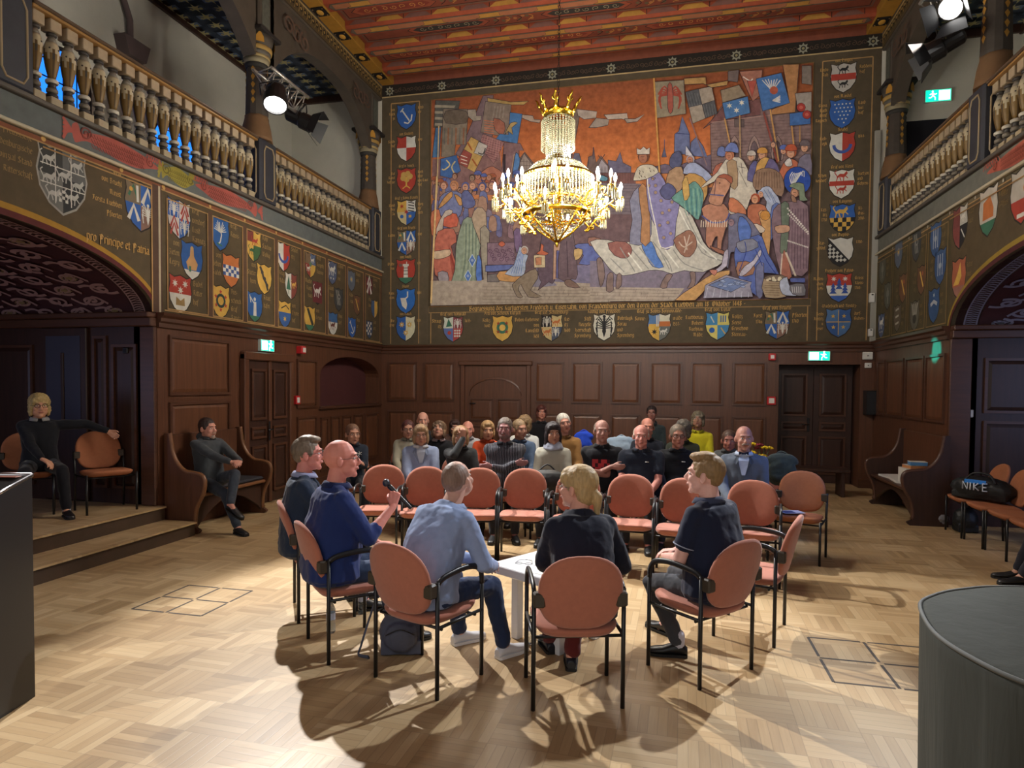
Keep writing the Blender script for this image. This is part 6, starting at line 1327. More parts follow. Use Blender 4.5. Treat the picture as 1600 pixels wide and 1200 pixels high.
# ------------------------------------------------------------------ signs and wall devices
signg = mat('sign_green', rgb(0, 150, 110), .4, emit=rgb(10, 200, 150), estr=2.2); signw = mat('sign_white', rgb(240, 255, 250), .4, emit=rgb(215, 255, 245), estr=3)
def exit_sign(label, c, u, n, w=.34, h=.19, flip=False):
    t = thing('exit_sign', label, 'exit sign'); c = V(c); u = V(u); n = V(n); z = V((0, 0, 1)); f = -1 if flip else 1
    def bx(b, x0, x1, z0, z1, d0, d1): b.add([c+u*x+z*zz_+n*d for d in (d0, d1) for x, zz_ in ((x0, z0), (x1, z0), (x1, z1), (x0, z1))], [(4, 5, 6, 7), (0, 1, 5, 4), (1, 2, 6, 5), (2, 3, 7, 6), (3, 0, 4, 7), (3, 2, 1, 0)], False)
    b = MB(); bx(b, -w/2, w/2, -h/2, h/2, .002, .05); b.obj('housing', mat('sign_case', rgb(200, 220, 215), .5), t)
    b = MB(); bx(b, -w/2+.01, w/2-.01, -h/2+.01, h/2-.01, .05, .053); b.obj('panel', signg, t)
    b = MB(); bx(b, f*w*.02, f*w*.44, -h*.38, h*.38, .053, .056)                 # doorway
    def ln(pts, r=.008): b.tube([c+u*(f*p)+z*q+n*.055 for p, q in pts], r, 5)
    ln([(-w*.22, .045), (-w*.20, .0)], .016); ln([(-w*.20, 0), (-w*.28, -.03), (-w*.36, -.03)]); ln([(-w*.2, 0), (-w*.12, -.03), (-w*.12, -.07)]); ln([(-w*.22, .04), (-w*.32, .02)]); ln([(-w*.22, .04), (-w*.12, .02), (-w*.07, .035)]); b.ell(c+u*(-f*w*.22)+z*.07+n*.055, (.014, .014, .014), n=8, k=6); b.obj('running_figure', signw, t)
    for a, q in ((-1, 0), (1, 0)): pass
q = pl(423, 540, 0, XL+.1); exit_sign('glowing exit sign above the double door on the left wall', (XL, q.y, q.z), (0, 1, 0), (1, 0, 0), .33, .17, True)
q = pl(1281, 556, 1, YB-.1); exit_sign('glowing exit sign above the dark doorway in the end wall', (q.x, YB, q.z), (1, 0, 0), (0, -1, 0), .36, .17, True)
q = pl(1468, 147, 1, YB-.1); exit_sign('cyan exit sign high on the white wall of the right gallery', (q.x, YB, q.z), (1, 0, 0), (0, -1, 0), .40, .21)
redp = mat('signal_red', rgb(190, 36, 40), .35); whitep = mat('white_plastic', rgb(215, 214, 208), .4)
def device(name, label, cat, px, py, wall, w, h, d, m, face=None, fm=None, fname='label_plate'):
    ax, v, u, n = {'B': (1, YB, (1, 0, 0), (0, -1, 0)), 'L': (0, XL, (0, 1, 0), (1, 0, 0)), 'R': (0, XR, (0, -1, 0), (-1, 0, 0)), 'J': (1, YJR, (1, 0, 0), (0, -1, 0)), 'K': (1, YJ, (1, 0, 0), (0, -1, 0))}[wall]
    c = pl(px, py, ax, v); u = V(u); n = V(n); z = V((0, 0, 1)); t = thing(name, label, cat, c)
    M = Matrix(((u.x, n.x, 0, 0), (u.y, n.y, 0, 0), (0, 0, 1, 0), (0, 0, 0, 1)))
    b = MB(); b.box(-w/2, w/2, .0, d, -h/2, h/2, .008, M); b.obj('housing', m, t)
    if face: b = MB(); x0, x1, z0, z1 = face; b.box(x0*w, x1*w, d-.001, d+.004, z0*h, z1*h, .001, M); b.obj(fname, fm or whitep, t)
    return t
device('fire_alarm_button', 'red fire alarm box on the left wall beside the double door', 'fire alarm', 462, 625, 'L', .13, .14, .05, redp, (-.3, .3, -.3, .3))
device('fire_alarm_button', 'red fire alarm box on the end wall left of the dark doorway', 'fire alarm', 1205, 626, 'B', .15, .15, .05, redp, (-.3, .3, -.3, .3))
device('alarm_siren', 'small red siren with white plate under the cornice on the left wall', 'alarm', 466, 547, 'L', .13, .12, .10, redp, (-.2, .45, -.3, .3))
device('alarm_siren', 'round red siren with white centre high on the end wall', 'alarm', 1206, 558, 'B', .12, .12, .08, redp, (-.25, .25, -.25, .25))
device('motion_sensor', 'upper white sensor on the grey corner strip right of the mural', 'sensor', 1361, 466, 'B', .08, .16, .08, whitep, (-.2, .2, .25, .4), black_metal, 'lens')
device('motion_sensor', 'lower white sensor on the grey corner strip just above the cornice', 'sensor', 1359, 520, 'B', .07, .13, .08, whitep, (-.2, .2, .25, .4), black_metal, 'lens')
device('junction_box', 'larger grey-white wall box beside the right corner under the cornice', 'wall box', 1355, 556, 'B', .16, .13, .05, whitep, (-.1, .1, -.1, .1), chrome, 'indicator')
device('wall_socket', 'small grey-white wall box under the larger one in the right corner', 'wall box', 1356, 571, 'B', .11, .09, .03, whitep, (-.1, .1, -.1, .1), chrome, 'indicator')
device('loudspeaker', 'black loudspeaker box hung in the right corner', 'loudspeaker', 1361, 629, 'B', .26, .42, .22, black_metal, (-.4, .4, -.4, .4), mat('speaker_grille', rgb(34, 34, 38), .8), 'grille')
device('light_switch', 'white switch plate on the right jamb panelling', 'switch', 1512, 646, 'J', .12, .10, .02, whitep, (-.25, .25, -.3, .3), mat('switch_rocker', rgb(190, 196, 205), .4), 'rocker')
device('thermostat', 'small black box on the panelling of the left niche', 'wall box', 199, 548, 'K', .07, .07, .04, black_metal, (-.3, .3, -.3, .3), brass, 'cover')
device('notice_sheet', 'narrow white paper strip pinned beside the right bench', 'notice', 1374, 677, 'B', .06, .30, .004, whitep)
# grey strip in the right corner
b = MB(); b.box(XR-.09, XR-.0, YB-.05, YB, ZW, 6.2, .004); struct(b, 'trim_71', mat('grey_strip', rgb(150, 148, 138), .6))
# floor tape grids
tape = mat('dark_tape', rgb(70, 62, 56), .8)
def grid(label, c, rows):
    t = MB(); c = V(c)
    for (a0, b0), (a1, b1) in rows:
        p, q = V((a0, b0, .0)), V((a1, b1, .0)); d = (q-p).normalized(); n = V((-d.y, d.x, 0))*.009
        t.add([c+p+n, c+p-n, c+q-n, c+q+n, c+p+n+V((0, 0, .0012)), c+p-n+V((0, 0, .0012)), c+q-n+V((0, 0, .0012)), c+q+n+V((0, 0, .0012))], [(4, 5, 6, 7), (0, 1, 5, 4), (1, 2, 6, 5), (2, 3, 7, 6), (3, 0, 4, 7)], False)
    tag(t.obj('floor_tape_marking', tape), label, 'tape marking')
s = .31
rows = [((-s, -s), (-.02, -s)), ((.02, -s), (s, -s)), ((-s, -s), (-s, -.02)), ((-s, .02), (-s, s)), ((s, -s), (s, -.02)), ((s, .02), (s, s)), ((-s, s), (-.02, s)), ((.02, s), (s, s)), ((-s, 0), (-.02, 0)), ((.02, 0), (s, 0)), ((0, -s), (0, -.02)), ((0, .02), (0, s))]
grid('dark tape grid of four squares on the empty floor at the left', (-3.68, 4.486, 0), rows)
grid('dark tape grid of four squares on the shaded floor beside the black cover', (1.36, 4.52, 0), [((a*1.15, c*1.15), (d*1.15, e*1.15)) for (a, c), (d, e) in rows])
# ------------------------------------------------------------------ chairs
salmon = mat('salmon_upholstery', rgb(172, 108, 88), .85, var=.07, vscale=30, bump=.0004, bscale=400, spec=.2, sheen=.3)
tan_up = mat('orange_brown_upholstery', rgb(166, 106, 74), .85, var=.07, vscale=30, bump=.0004, bscale=400, spec=.2)
def pad_back(w=.46, z0=.45, z1=.87, t=.045, y=-.19, lean=.10):
    """rounded-top, slightly wrapped backrest"""
    b = MB(); out = []
    n = 30
    for i in range(n):
        a = 2*pi*i/n; cx_, cz_ = cos(a), sin(a)
        e = .62 if cz_ < 0 else .86
        x = (abs(cx_)**e)*(1 if cx_ > 0 else -1)*w/2*(1-.10*(cz_ < 0)*abs(cz_)); z = (abs(cz_)**e)*(1 if cz_ > 0 else -1)
        zz_ = (z0+z1)/2+z*(z1-z0)/2; out.append((x, zz_))
    def P(x, z, d):
        yy = y-(z-z0)*lean/(z1-z0)-d+.10*(1-(2*x/w)**2)*-.35+.0
        return V((x, yy, z))
    cz0 = (z0+z1)/2
    rs = []
    for sc, d in ((.0, -t*.55), (.5, -t*.55), (.9, -t*.5), (.98, -t*.30), (1.0, 0), (.98, t*.3), (.9, t*.45), (.5, t*.5), (.0, t*.5)):
        rs.append([P(x*max(sc, .001), cz0+(z-cz0)*max(sc, .001), d) for x, z in out])
    b.rings(rs, True, True, True); return b
def pad_seat(w=.47, d=.46, z=.455, t=.06):
    b = MB(); out = []; n = 30
    for i in range(n):
        a = 2*pi*i/n; c, s_ = cos(a), sin(a); e = .55
        out.append(((abs(c)**e)*(1 if c > 0 else -1)*w/2, (abs(s_)**e)*(1 if s_ > 0 else -1)*d/2+.01))
    rs = []
    for sc, h in ((.001, -t), (.80, -t), (.93, -t*.8), (.99, -t*.45), (1.0, -t*.2), (.96, -.003), (.85, .004), (.4, -.002), (.001, -.004)):
        rs.append([V((x*sc, y*sc, z+h+.015*(y*sc/(d/2))**3)) for x, y in out])
    b.rings(rs, True, True, True); return b
def make_chair(arms, up, hide=False):
    t = thing('conference_chair', 'x', 'chair', (0, 0, 0))
    sb = pad_back(); sb.obj('backrest', up, t); pad_seat().obj('seat', up, t); r = .0125; x = .245
    for s_ in (-1, 1):
        b = MB()
        if arms:
            b.tube([(s_*x, .20, 0), (s_*x, .20, .58)], r, 8); b.obj('leg', black_metal, t); b = MB(); b.tube([(s_*x, -.20, 0), (s_*x, -.20, .66)], r, 8); b.obj('leg', black_metal, t)
            b = MB(); b.tube(cr([(s_*x, .20, .56), (s_*x, .19, .63), (s_*x, .14, .675), (s_*x, .02, .69), (s_*x, -.14, .675), (s_*x, -.195, .65)], 4), .018, 8, rad=None, flat=.7); b.obj('armrest', black_metal, t)
        else:
            b.tube([(s_*x, .20, 0), (s_*x, .20, .43)], r, 8); b.obj('leg', black_metal, t); b = MB(); b.tube([(s_*x, -.22, 0), (s_*x, -.20, .44), (s_*x, -.235, .66)], r, 8); b.obj('leg', black_metal, t)
        b = MB(); b.tube([(s_*x, .20, .40), (s_*x, -.20, .40)], .010, 8); b.obj('side_rail', black_metal, t)
        b = MB(); b.box(s_*(x-.055), s_*(x+.008), -.262, -.205, .575, .655, .008); b.obj('bracket', mat('bracket_plastic', rgb(58, 50, 40), .5), t)
    b = MB(); b.tube([(-x, -.16, .385), (x, -.16, .385)], .009, 6); b.tube([(-x, .14, .385), (x, .14, .385)], .009, 6); b.obj('cross_rail', black_metal, t)
    return t
chair_arm = make_chair(True, salmon); chair_no = make_chair(False, tan_up); used = {}
def chair(label, x, y, deg, src=None, group=None, z=0):
    src = src or chair_arm
    if src.name not in used: used[src.name] = 1; o = src; o.location = (x, y, z); o.rotation_euler = (0, 0, radians(deg))
    else: o = copy_tree(src, None, (x, y, z), radians(deg))
    o['label'] = label
    if group: o['group'] = group
    elif 'group' in o.keys(): del o['group']
    return o
GF, GA, GR = 'armchairs of the discussion circle', 'empty armchairs of the front audience row', 'side chairs along the right niche'
chair('salmon armchair in the near circle under the woman with the blond ponytail', -.494, 3.656, 17.4, None, GF)
chair('salmon armchair in the near circle under the man in the light blue shirt', -1.36, 3.65, -22, None, GF)
chair('salmon armchair in the near circle under the bald man in the royal blue polo', -2.05, 3.955, -45, None, GF)
chair('salmon armchair farthest left in the circle, under the man in the suit jacket', -2.56, 4.54, -55, None, GF)
chair('salmon armchair in the near circle under the young man in the navy polo', .235, 4.18, 48, None, GF)
chair('empty salmon armchair turned side-on at the right end of the circle', .62, 4.915, 73, None, GF)
row = [(610, 727, 'left'), (675, 730, 'hid'), (755, 732, 'c'), (825, 733, 'd'), (905, 738, 'w'), (985, 742, 'e'), (1066, 748, 'f'), (1170, 751, 'g')]
rl = ['empty salmon armchair at the left end of the front row, behind the microphone', 'empty salmon front-row armchair half hidden left of the light blue shirted man', 'empty salmon front-row armchair just right of the light blue shirted man', 'empty salmon front-row armchair left of the blond ponytail woman, above the white table',
      'empty salmon armchair of the front row, directly behind the blond woman', 'empty salmon front-row armchair in front of the heavy grey-haired man in the polo', 'empty salmon armchair of the front row, left of the face of the young man', 'empty salmon front-row armchair right of the young man, before the bow-tie man']
for (px, py, _), lb in zip(row, rl):
    q = fp(px, py, .87); chair(lb, q.x, q.y-.25, 180+(q.x+.5)*-7, None, GA)
q = fp(1240, 736, .87); chair('empty armless chair with a leaflet on it at the right end of the second row', q.x, q.y-.24, 160, chair_no)
g = thing('leaflet', 'printed leaflet lying on the empty chair at the right end of the second row', 'leaflet', (q.x-.05, q.y-.22, .472), .3); b = MB(); b.box(-.11, .11, -.08, .08, 0, .003); b.m = 1; b.box(-.09, .02, -.05, .05, .003, .0035); b.obj('paper', [mat('pale_blue_paper', rgb(190, 200, 225), .5), mat('print_blue', rgb(60, 80, 130), .5)], g)
for i, (x, y) in enumerate(((3.62, 8.83), (3.62, 8.31), (3.62, 7.80), (3.6, 7.30))):
    chair(['orange-brown chair farthest along the right niche, under the black sports bag', 'orange-brown chair second from the bench in the right niche, also under the sports bag', 'orange-brown chair third from the bench in the right niche row, back towards the niche', 'orange-brown chair at the right picture edge, nearest of the niche row'][i], x, y, 88, chair_no, GR)
q = fp(172, 805, .32); chair('orange-brown chair on the platform beside the seated blond person in black', -6.08, 6.02, -118, chair_no, None, .32)
chair('dark chair on the platform under the blond person in black', -6.72, 5.62, -132, chair_no, None, .32)

# ------------------------------------------------------------------ benches with scrolled ends
cush = mat('dark_cushion', rgb(42, 40, 46), .85)
def bench(label, L, loc, rz):
    t = thing('church_bench', label, 'bench', loc, rz)
    prof = [(0, 0), (.44, 0), (.47, .04), (.40, .10), (.42, .30), (.50, .46), (.53, .60), (.49, .68), (.38, .705), (.27, .72), (.17, .80), (.10, .93), (.07, 1.10), (.06, 1.16), (0, 1.16)]
    pr = [tuple(p) for p in cr(prof[1:-1], 4)]; pr = [(0, 0)]+pr+[(0, 1.16)]
    for x in (0, L-.045):
        b = MB(); b.prism([(y, z) for y, z in pr], x, x+.045, Matrix(((0, 0, 1, 0), (1, 0, 0, 0), (0, 1, 0, 0), (0, 0, 0, 1)))); b.m = 1
        b.tube([(x+.022, y, z) for y, z in pr[8:-1]], .027, 6, flat=1.0); b.obj('bench_end', [wood_dark if L > 1.5 else wood, wood_honey if L < 1.45 else woodh], t)
    b = MB(); b.box(.045, L-.045, .03, .47, .42, .46, .01); b.obj('seat_board', wood_honey if L < 1.45 else woodh, t)
    if L < 1.45: b = MB(); b.box(.05, L-.05, .06, .45, .46, .505, .02); b.obj('seat_cushion', cush, t)
    b = MB(); b.box(.045, L-.045, 0.0, .03, .0, 1.14, .006); b.obj('back_board', wood, t)
    b = MB(); A = [(.045, .40), (.045, .05)]+[(.12+(L-.24)*k/12, .12+.22*sin(pi*k/12)) for k in range(13)]+[(L-.045, .05), (L-.045, .40)]
    b.prism(A, .36, .40, Matrix(((1, 0, 0, 0), (0, 0, 1, 0), (0, 1, 0, 0), (0, 0, 0, 1)))); b.obj('apron', wood_dark, t)
    return t
# left bench stands along the left wall (local x along the wall, local y into the hall)
bench('carved oak bench with scrolled ends along the left wall, man in grey sitting on it', 1.34, (XL+.03, 7.80, 0), -pi/2)
bench('dark carved bench with scrolled ends along the right wall holding books and papers', 1.62, (XR-.03, 9.24, 0), pi/2)
# papers and books on the right bench
def sheet(name, label, cat, loc, rz, w, d, h, m, m2=None, part='cover'):
    t = thing(name, label, cat, loc, rz); b = MB(); b.box(-w/2, w/2, -d/2, d/2, 0, h, min(.002, h*.3)); b.obj('pages', m, t)
    if m2: b = MB(); b.box(-w/2-.002, w/2+.002, -d/2-.002, d/2+.002, h, h+.004); b.obj(part, m2, t)
    return t
pw = mat('paper_white', rgb(214, 212, 206), .6)
xb = XR-.27
sheet('magazine_stack', 'low stack of pale magazines at the far end of the right bench', 'magazines', (xb, 10.45, .461), .1, .3, .42, .02, pw, pw)
sheet('magazine_stack', 'second stack of pale magazines in the middle of the right bench', 'magazines', (xb-.02, 10.0, .461), -.1, .3, .4, .025, pw, pw)
sheet('paper_stack', 'stack of loose white papers on the right bench nearest its end', 'papers', (xb, 9.72, .461), 0, .3, .3, .22, pw, pw)
sheet('book', 'orange-edged book lying on the paper stack on the right bench', 'book', (xb, 9.72, .687), .2, .22, .2, .04, mat('orange_pages', rgb(196, 130, 80), .6), pw)
sheet('book', 'blue book on top of the book pile on the right bench', 'book', (xb+.02, 9.68, .733), -.1, .2, .16, .045, mat('blue_cover', rgb(80, 130, 180), .5), pw)
t = thing('yellow_folder', 'small yellow card standing on the right bench', 'card', (xb-.1, 9.82, .461), .3); b = MB(); b.box(-.05, .05, -.004, .004, 0, .16); b.obj('card', mat('yellow_card', rgb(226, 206, 40), .5), t)

# ------------------------------------------------------------------ low white table with papers, glasses and bottles
A = fp(764, 880, .52); u = V((.855, -.518, 0)); v = V((.42, .907, 0)); v = V((.518, .855, 0)); W_ = .66
t = thing('low_table', 'low white square table in the middle of the discussion circle', 'table', (A.x, A.y, 0), atan2(u.y, u.x)); b = MB(); b.box(0, W_, 0, W_, .46, .52, .006); wt = mat('white_laminate', rgb(226, 228, 232), .35); b.obj('tabletop', wt, t)
for x, y in ((.14, .14), (W_-.14, .14), (.14, W_-.14), (W_-.14, W_-.14)): b = MB(); b.box(x-.03, x+.03, y-.03, y+.03, 0, .46, .004); b.obj('leg', wt, t)
R_ = Matrix.Rotation(atan2(u.y, u.x), 3, 'Z'); At = V((A.x, A.y, 0))
def ont(x, y, z=.521): return At+R_ @ V((x, y, z))
sheet('printed_sheet', 'white sheet with grey print on the left of the low table', 'paper', ont(.2, .35), .4, .21, .29, .001, pw)
sheet('printed_sheet', 'white sheet lying near the front edge of the low table', 'paper', ont(.42, .2), -.3, .21, .29, .001, pw)
sheet('pen', 'thin grey pen on the low table', 'pen', ont(.3, .5, .5215), .9, .14, .008, .008, mat('grey_pen', rgb(120, 124, 130), .3), black_metal, 'clip')
t = thing('eyeglasses', 'folded wire eyeglasses lying on the low white table', 'glasses', ont(.18, .16)); b = MB()
for s_ in (-1, 1): b.tube([V((s_*.035+.025*cos(a), .02*sin(a), .003)) for a in [k*pi/6 for k in range(12)]], .0015, 5, closed=True)
b.tube([(-.01, 0, .003), (.01, 0, .003)], .0015, 5); b.obj('frame', black_metal, t); b = MB(); b.tube([(-.06, 0, .003), (-.05, .08, .003), (.0, .11, .003)], .0015, 5); b.tube([(.06, 0, .003), (.04, .09, .003), (-.01, .10, .003)], .0015, 5); b.obj('temples', black_metal, t)
glass = mat('clear_bottle_plastic', rgb(225, 235, 240), .06, trans=.92, spec=.5)
def bottle(label, x, y, h=.22, r=.032):
    t = thing('water_bottle', label, 'bottle', (x, y, 0)); b = MB(); b.lathe([(r*.9, 0), (r, .01), (r, h*.25), (r*.93, h*.3), (r, h*.35), (r, h*.68), (r*.45, h*.88), (r*.4, h)], n=14); b.obj('bottle_body', glass, t)
    b = MB(); b.lathe([(r*.46, h*.97), (r*.46, h*1.06)], n=12); b.obj('cap', mat('blue_cap', rgb(60, 110, 190), .4), t); b = MB(); b.lathe([(r*1.01, h*.4), (r*1.01, h*.6)], n=14, cap=False); b.obj('label_band', mat('bottle_label', rgb(180, 190, 215), .5), t)
q = fp(517, 988); bottle('clear water bottle on the floor beside the chair of the bald man in royal blue', q.x, q.y, .24)
q = fp(566, 958); bottle('clear water bottle on the floor behind the grey backpack', q.x, q.y, .24)
q = fp(831, 1005); bottle('clear water bottle on the floor left of the blond woman', q.x, q.y, .23); q = fp(882, 1008); bottle('clear water bottle on the floor right of the foot of the blond woman', q.x, q.y, .14)

# ------------------------------------------------------------------ backpack, bags, lectern, covered piano
def remesh_obj(b, name, m, parent, vox, it=4, disp=0, dsize=.1, fac=.5):
    o = b.obj(name, m, parent); r = o.modifiers.new('r', 'REMESH'); r.mode = 'VOXEL'; r.voxel_size = vox; r.use_smooth_shade = True
    if it: s_ = o.modifiers.new('s', 'SMOOTH'); s_.factor = fac; s_.iterations = it
    if disp:
        key = 'n%g' % dsize; tx = bpy.data.textures.get(key) or bpy.data.textures.new(key, 'CLOUDS'); tx.noise_scale = dsize; tx.noise_depth = 2
        d = o.modifiers.new('d', 'DISPLACE'); d.texture = tx; d.strength = disp; d.mid_level = .5
        d.texture_coords = 'LOCAL'
    BAKE.append(o); return o
BAKE = []
q = fp(612, 1030); bagm = mat('grey_blue_nylon', rgb(76, 80, 98), .6, var=.12, vscale=14, bump=.002, bscale=18)
t = thing('backpack', 'slate-grey backpack on the floor under the man in the light blue shirt', 'backpack', (q.x+.02, q.y+.12, 0), .3)
b = MB(); b.ell((0, 0, .14), (.15, .09, .15)); b.ell((0, 0, .26), (.12, .075, .12)); b.ell((0, -.08, .13), (.11, .05, .10)); b.box(-.13, .13, -.07, .07, .003, .1); remesh_obj(b, 'bag_body', bagm, t, .01, 5, .014, .07)
b = MB(); b.tube(cr([(-.10, .05, .36), (-.17, .06, .34), (-.22, .02, .2), (-.26, -.03, .06), (-.27, -.06, .012), (-.20, -.10, .012)], 4), .02, 6, flat=.35); b.obj('shoulder_strap', bagm, t)
b = MB(); b.tube(cr([(-.03, .03, .38), (-.02, .03, .41), (.03, .03, .41), (.04, .03, .38)], 3), .008, 6); b.obj('carry_handle', bagm, t); b = MB(); b.tube(cr([(-.09, -.126, .16), (0, -.14, .20), (.09, -.126, .16)], 4), .004, 5); b.obj('zip', black_metal, t)
# sports bag with lettering
bagk = mat('black_nylon', rgb(22, 24, 26), .55, var=.15, vscale=12, bump=.002, bscale=14)
t = thing('sports_bag', 'black sports bag with white and blue lettering lying on two niche chairs', 'bag', (3.60, 8.58, .475), radians(135)); b = MB(); b.ell((0, 0, .13), (.34, .15, .14)); b.ell((-.15, 0, .11), (.2, .14, .12)); b.box(-.28, .28, -.10, .10, .004, .08); remesh_obj(b, 'bag_body', bagk, t, .014, 5, .025, .12)
P = Paint((0, 0, 0), (1, 0, 0), (0, 0, 1), (0, 1, 0)); TXT = {'N': [[(0, 0), (0, 1), (.6, 0), (.6, 1)]], 'I': [[(0, 0), (0, 1)]], 'K': [[(0, 0), (0, 1)], [(.5, 1), (0, .5), (.55, 0)]], 'E': [[(.5, 0), (0, 0), (0, 1), (.5, 1)], [(0, .5), (.4, .5)]]}
b = MB(); x = .14
for ch in 'NIKE':
    w_ = .2 if ch == 'I' else .72
    for ln_ in TXT[ch]:
        pts = [V((x-a*.09, .150-.10*(abs(x-a*.09)/.34)**2*1.0, .115+c*.085)) for a, c in ln_]; b.tube(pts, .009, 5)
    x -= w_*.09+.02
b.obj('lettering', mat('reflective_white', rgb(205, 212, 225), .35), t)
b = MB(); b.tube(cr([(-.18, .1, .2), (-.10, .08, .30), (.06, .08, .30), (.14, .1, .2)], 4), .012, 6); b.obj('handle', bagk, t); b = MB(); b.box(-.10, .12, .135, .150, .19, .235, .004); b.obj('blue_patch', mat('bright_blue_panel', rgb(50, 130, 220), .4), t)
q = fp(1465, 823); t = thing('plush_bag', 'small pale bundle hanging beside the right bench end on the floor', 'bag', (q.x+.06, q.y+.05, 0)); b = MB(); b.ell((0, 0, .10), (.09, .08, .10)); b.ell((0, 0, .24), (.05, .05, .08)); remesh_obj(b, 'bundle', mat('grey_plush', rgb(124, 122, 128), .95, var=.15), t, .01, 3, .02, .05); b = MB(); b.tube([(0, 0, .3), (.01, 0, .36)], .008, 6); b.obj('loop', bagk, t)
t = thing('dark_rucksack', 'dark rucksack on the floor under the niche chairs', 'bag', (3.62, 9.02, 0)); b = MB(); b.ell((0, 0, .15), (.14, .13, .15)); b.box(-.11, .11, -.1, .1, .003, .1); remesh_obj(b, 'bag_body', bagk, t, .012, 4, .02, .1); b = MB(); b.tube(cr([(-.04, 0, .29), (0, 0, .33), (.04, 0, .29)], 3), .008, 6); b.obj('carry_handle', bagk, t)
# lectern in the left foreground
c0 = fp(55, 1088); lec = mat('black_lacquer', rgb(20, 20, 22), .3); t = thing('lectern', 'black lectern with a slanted top and bright metal edge at the left picture edge', 'lectern', (c0.x, c0.y, 0), radians(13))
zt_ = pl(56, 744, 1, c0.y).z
b = MB(); M_ = Matrix(((0, 1, 0, 0), (1, 0, 0, 0), (0, 0, 1, 0), (0, 0, 0, 1)))
def lbox(x0, x1, y0, y1, zl, zr, z0=0):
    vs = [V((x, y, z0)) for x, y in ((x0, y0), (x1, y0), (x1, y1), (x0, y1))]+[V((x0, y0, zl)), V((x1, y0, zl)), V((x1, y1, zr)), V((x0, y1, zr))]
    b.add(vs, [(3, 2, 1, 0), (4, 5, 6, 7), (0, 1, 5, 4), (1, 2, 6, 5), (2, 3, 7, 6), (3, 0, 4, 7)], False)
lbox(-.70, -.03, -.50, -.02, zt_-.16, zt_-.03); b.obj('lectern_body', lec, t)
b = MB(); lbox(-.03, 0, -.5, 0, zt_-.13, zt_, 0); lbox(-.73, -.70, -.5, 0, zt_-.13, zt_, 0); b.obj('side_panel', mat('dark_grey_lacquer', rgb(34, 33, 34), .35), t)
b = MB(); lbox(-.72, -.01, -.49, -.01, zt_-.125, zt_+.004, zt_-.16); b.obj('slanted_top', mat('lectern_top', rgb(40, 38, 38), .3), t)
b = MB()
for p, q in (((0, -.5, zt_-.125), (0, 0, zt_+.005)), ((-.73, -.5, zt_-.125), (-.73, 0, zt_+.005)), ((0, 0, zt_+.005), (-.73, 0, zt_+.005)), ((0, -.5, zt_-.125), (-.73, -.5, zt_-.125))): b.tube([p, q], .012, 8)
b.obj('metal_edge', chrome, t)
t2 = thing('gooseneck_microphone', 'bent gooseneck microphone on the black lectern', 'microphone', (0, 0, 0)); t2.matrix_world = Matrix.Translation((c0.x, c0.y, 0)) @ Matrix.Rotation(radians(13), 4, 'Z'); b = MB(); b.tube(cr([(-.20, -.12, zt_-.02), (-.22, -.14, zt_+.03), (-.30, -.18, zt_+.075), (-.40, -.2, zt_+.05)], 6), .006, 6); b.obj('gooseneck', chrome, t2); b = MB(); b.cap((-.40, -.2, zt_+.05), (-.44, -.205, zt_+.03), .014, .012); b.obj('capsule', black_metal, t2)
sheet('note_sheets', 'dark shining note sheets on the lectern top', 'papers', V((c0.x, c0.y, 0))+Matrix.Rotation(radians(13), 3, 'Z') @ V((-.12, -.04, zt_-.001)), .2, .16, .05, .004, mat('orange_brown_folder', rgb(120, 60, 40), .5))
# covered grand piano in the right foreground
cv = mat('charcoal_cover', rgb(64, 66, 62), .85, var=.10, vscale=3, bump=.006, bscale=3.5, stretch=(4, 4, .5), spec=.2)
t = thing('covered_piano', 'grand piano under a fitted dark grey cover at the right picture edge', 'piano', (0, 0, 0))
out = cr([(1.352, 2.86), (1.098, 2.764), (.943, 2.63), (.873, 2.505), (.826, 2.249), (.854, 2.058), (.934, 1.90), (1.15, 1.72), (1.5, 1.55), (2.2, 1.4), (2.75, 1.5), (2.8, 2.3), (2.7, 2.85), (2.1, 2.93)], 5, True)
cxp = sum(p[0] for p in out)/len(out); cyp = sum(p[1] for p in out)/len(out); b = MB(); rs = []
for sc, z in ((.05, 1.004), (.6, 1.003), (.965, 1.0), (.992, .992), (1.0, .975), (1.0, .95), (.995, .8), (.985, .5), (.975, .2), (.975, .012)):
    rs.append([V((cxp+(p[0]-cxp)*sc+(.012*sin(i*1.1)*(1-z)*(1 if z < .9 else 0)), cyp+(p[1]-cyp)*sc+(.012*cos(i*1.3)*(1-z)*(1 if z < .9 else 0)), z)) for i, p in enumerate(out)])
b.rings(list(reversed(rs)), True, True, True); b.obj('fitted_cover', cv, t)
b = MB(); b.tube([V((cxp+(p[0]-cxp)*.998, cyp+(p[1]-cyp)*.998, .992)) for p in out], .007, 6, closed=True); b.obj('piping', mat('cover_piping', rgb(84, 85, 82), .7), t)
b = MB(); p = out[30]; b.tube([(p[0]-.004, p[1]-.004, .02), (p[0]-.006, p[1]-.006, .97)], .006, 5); b.obj('seam', mat('cover_piping'), t)
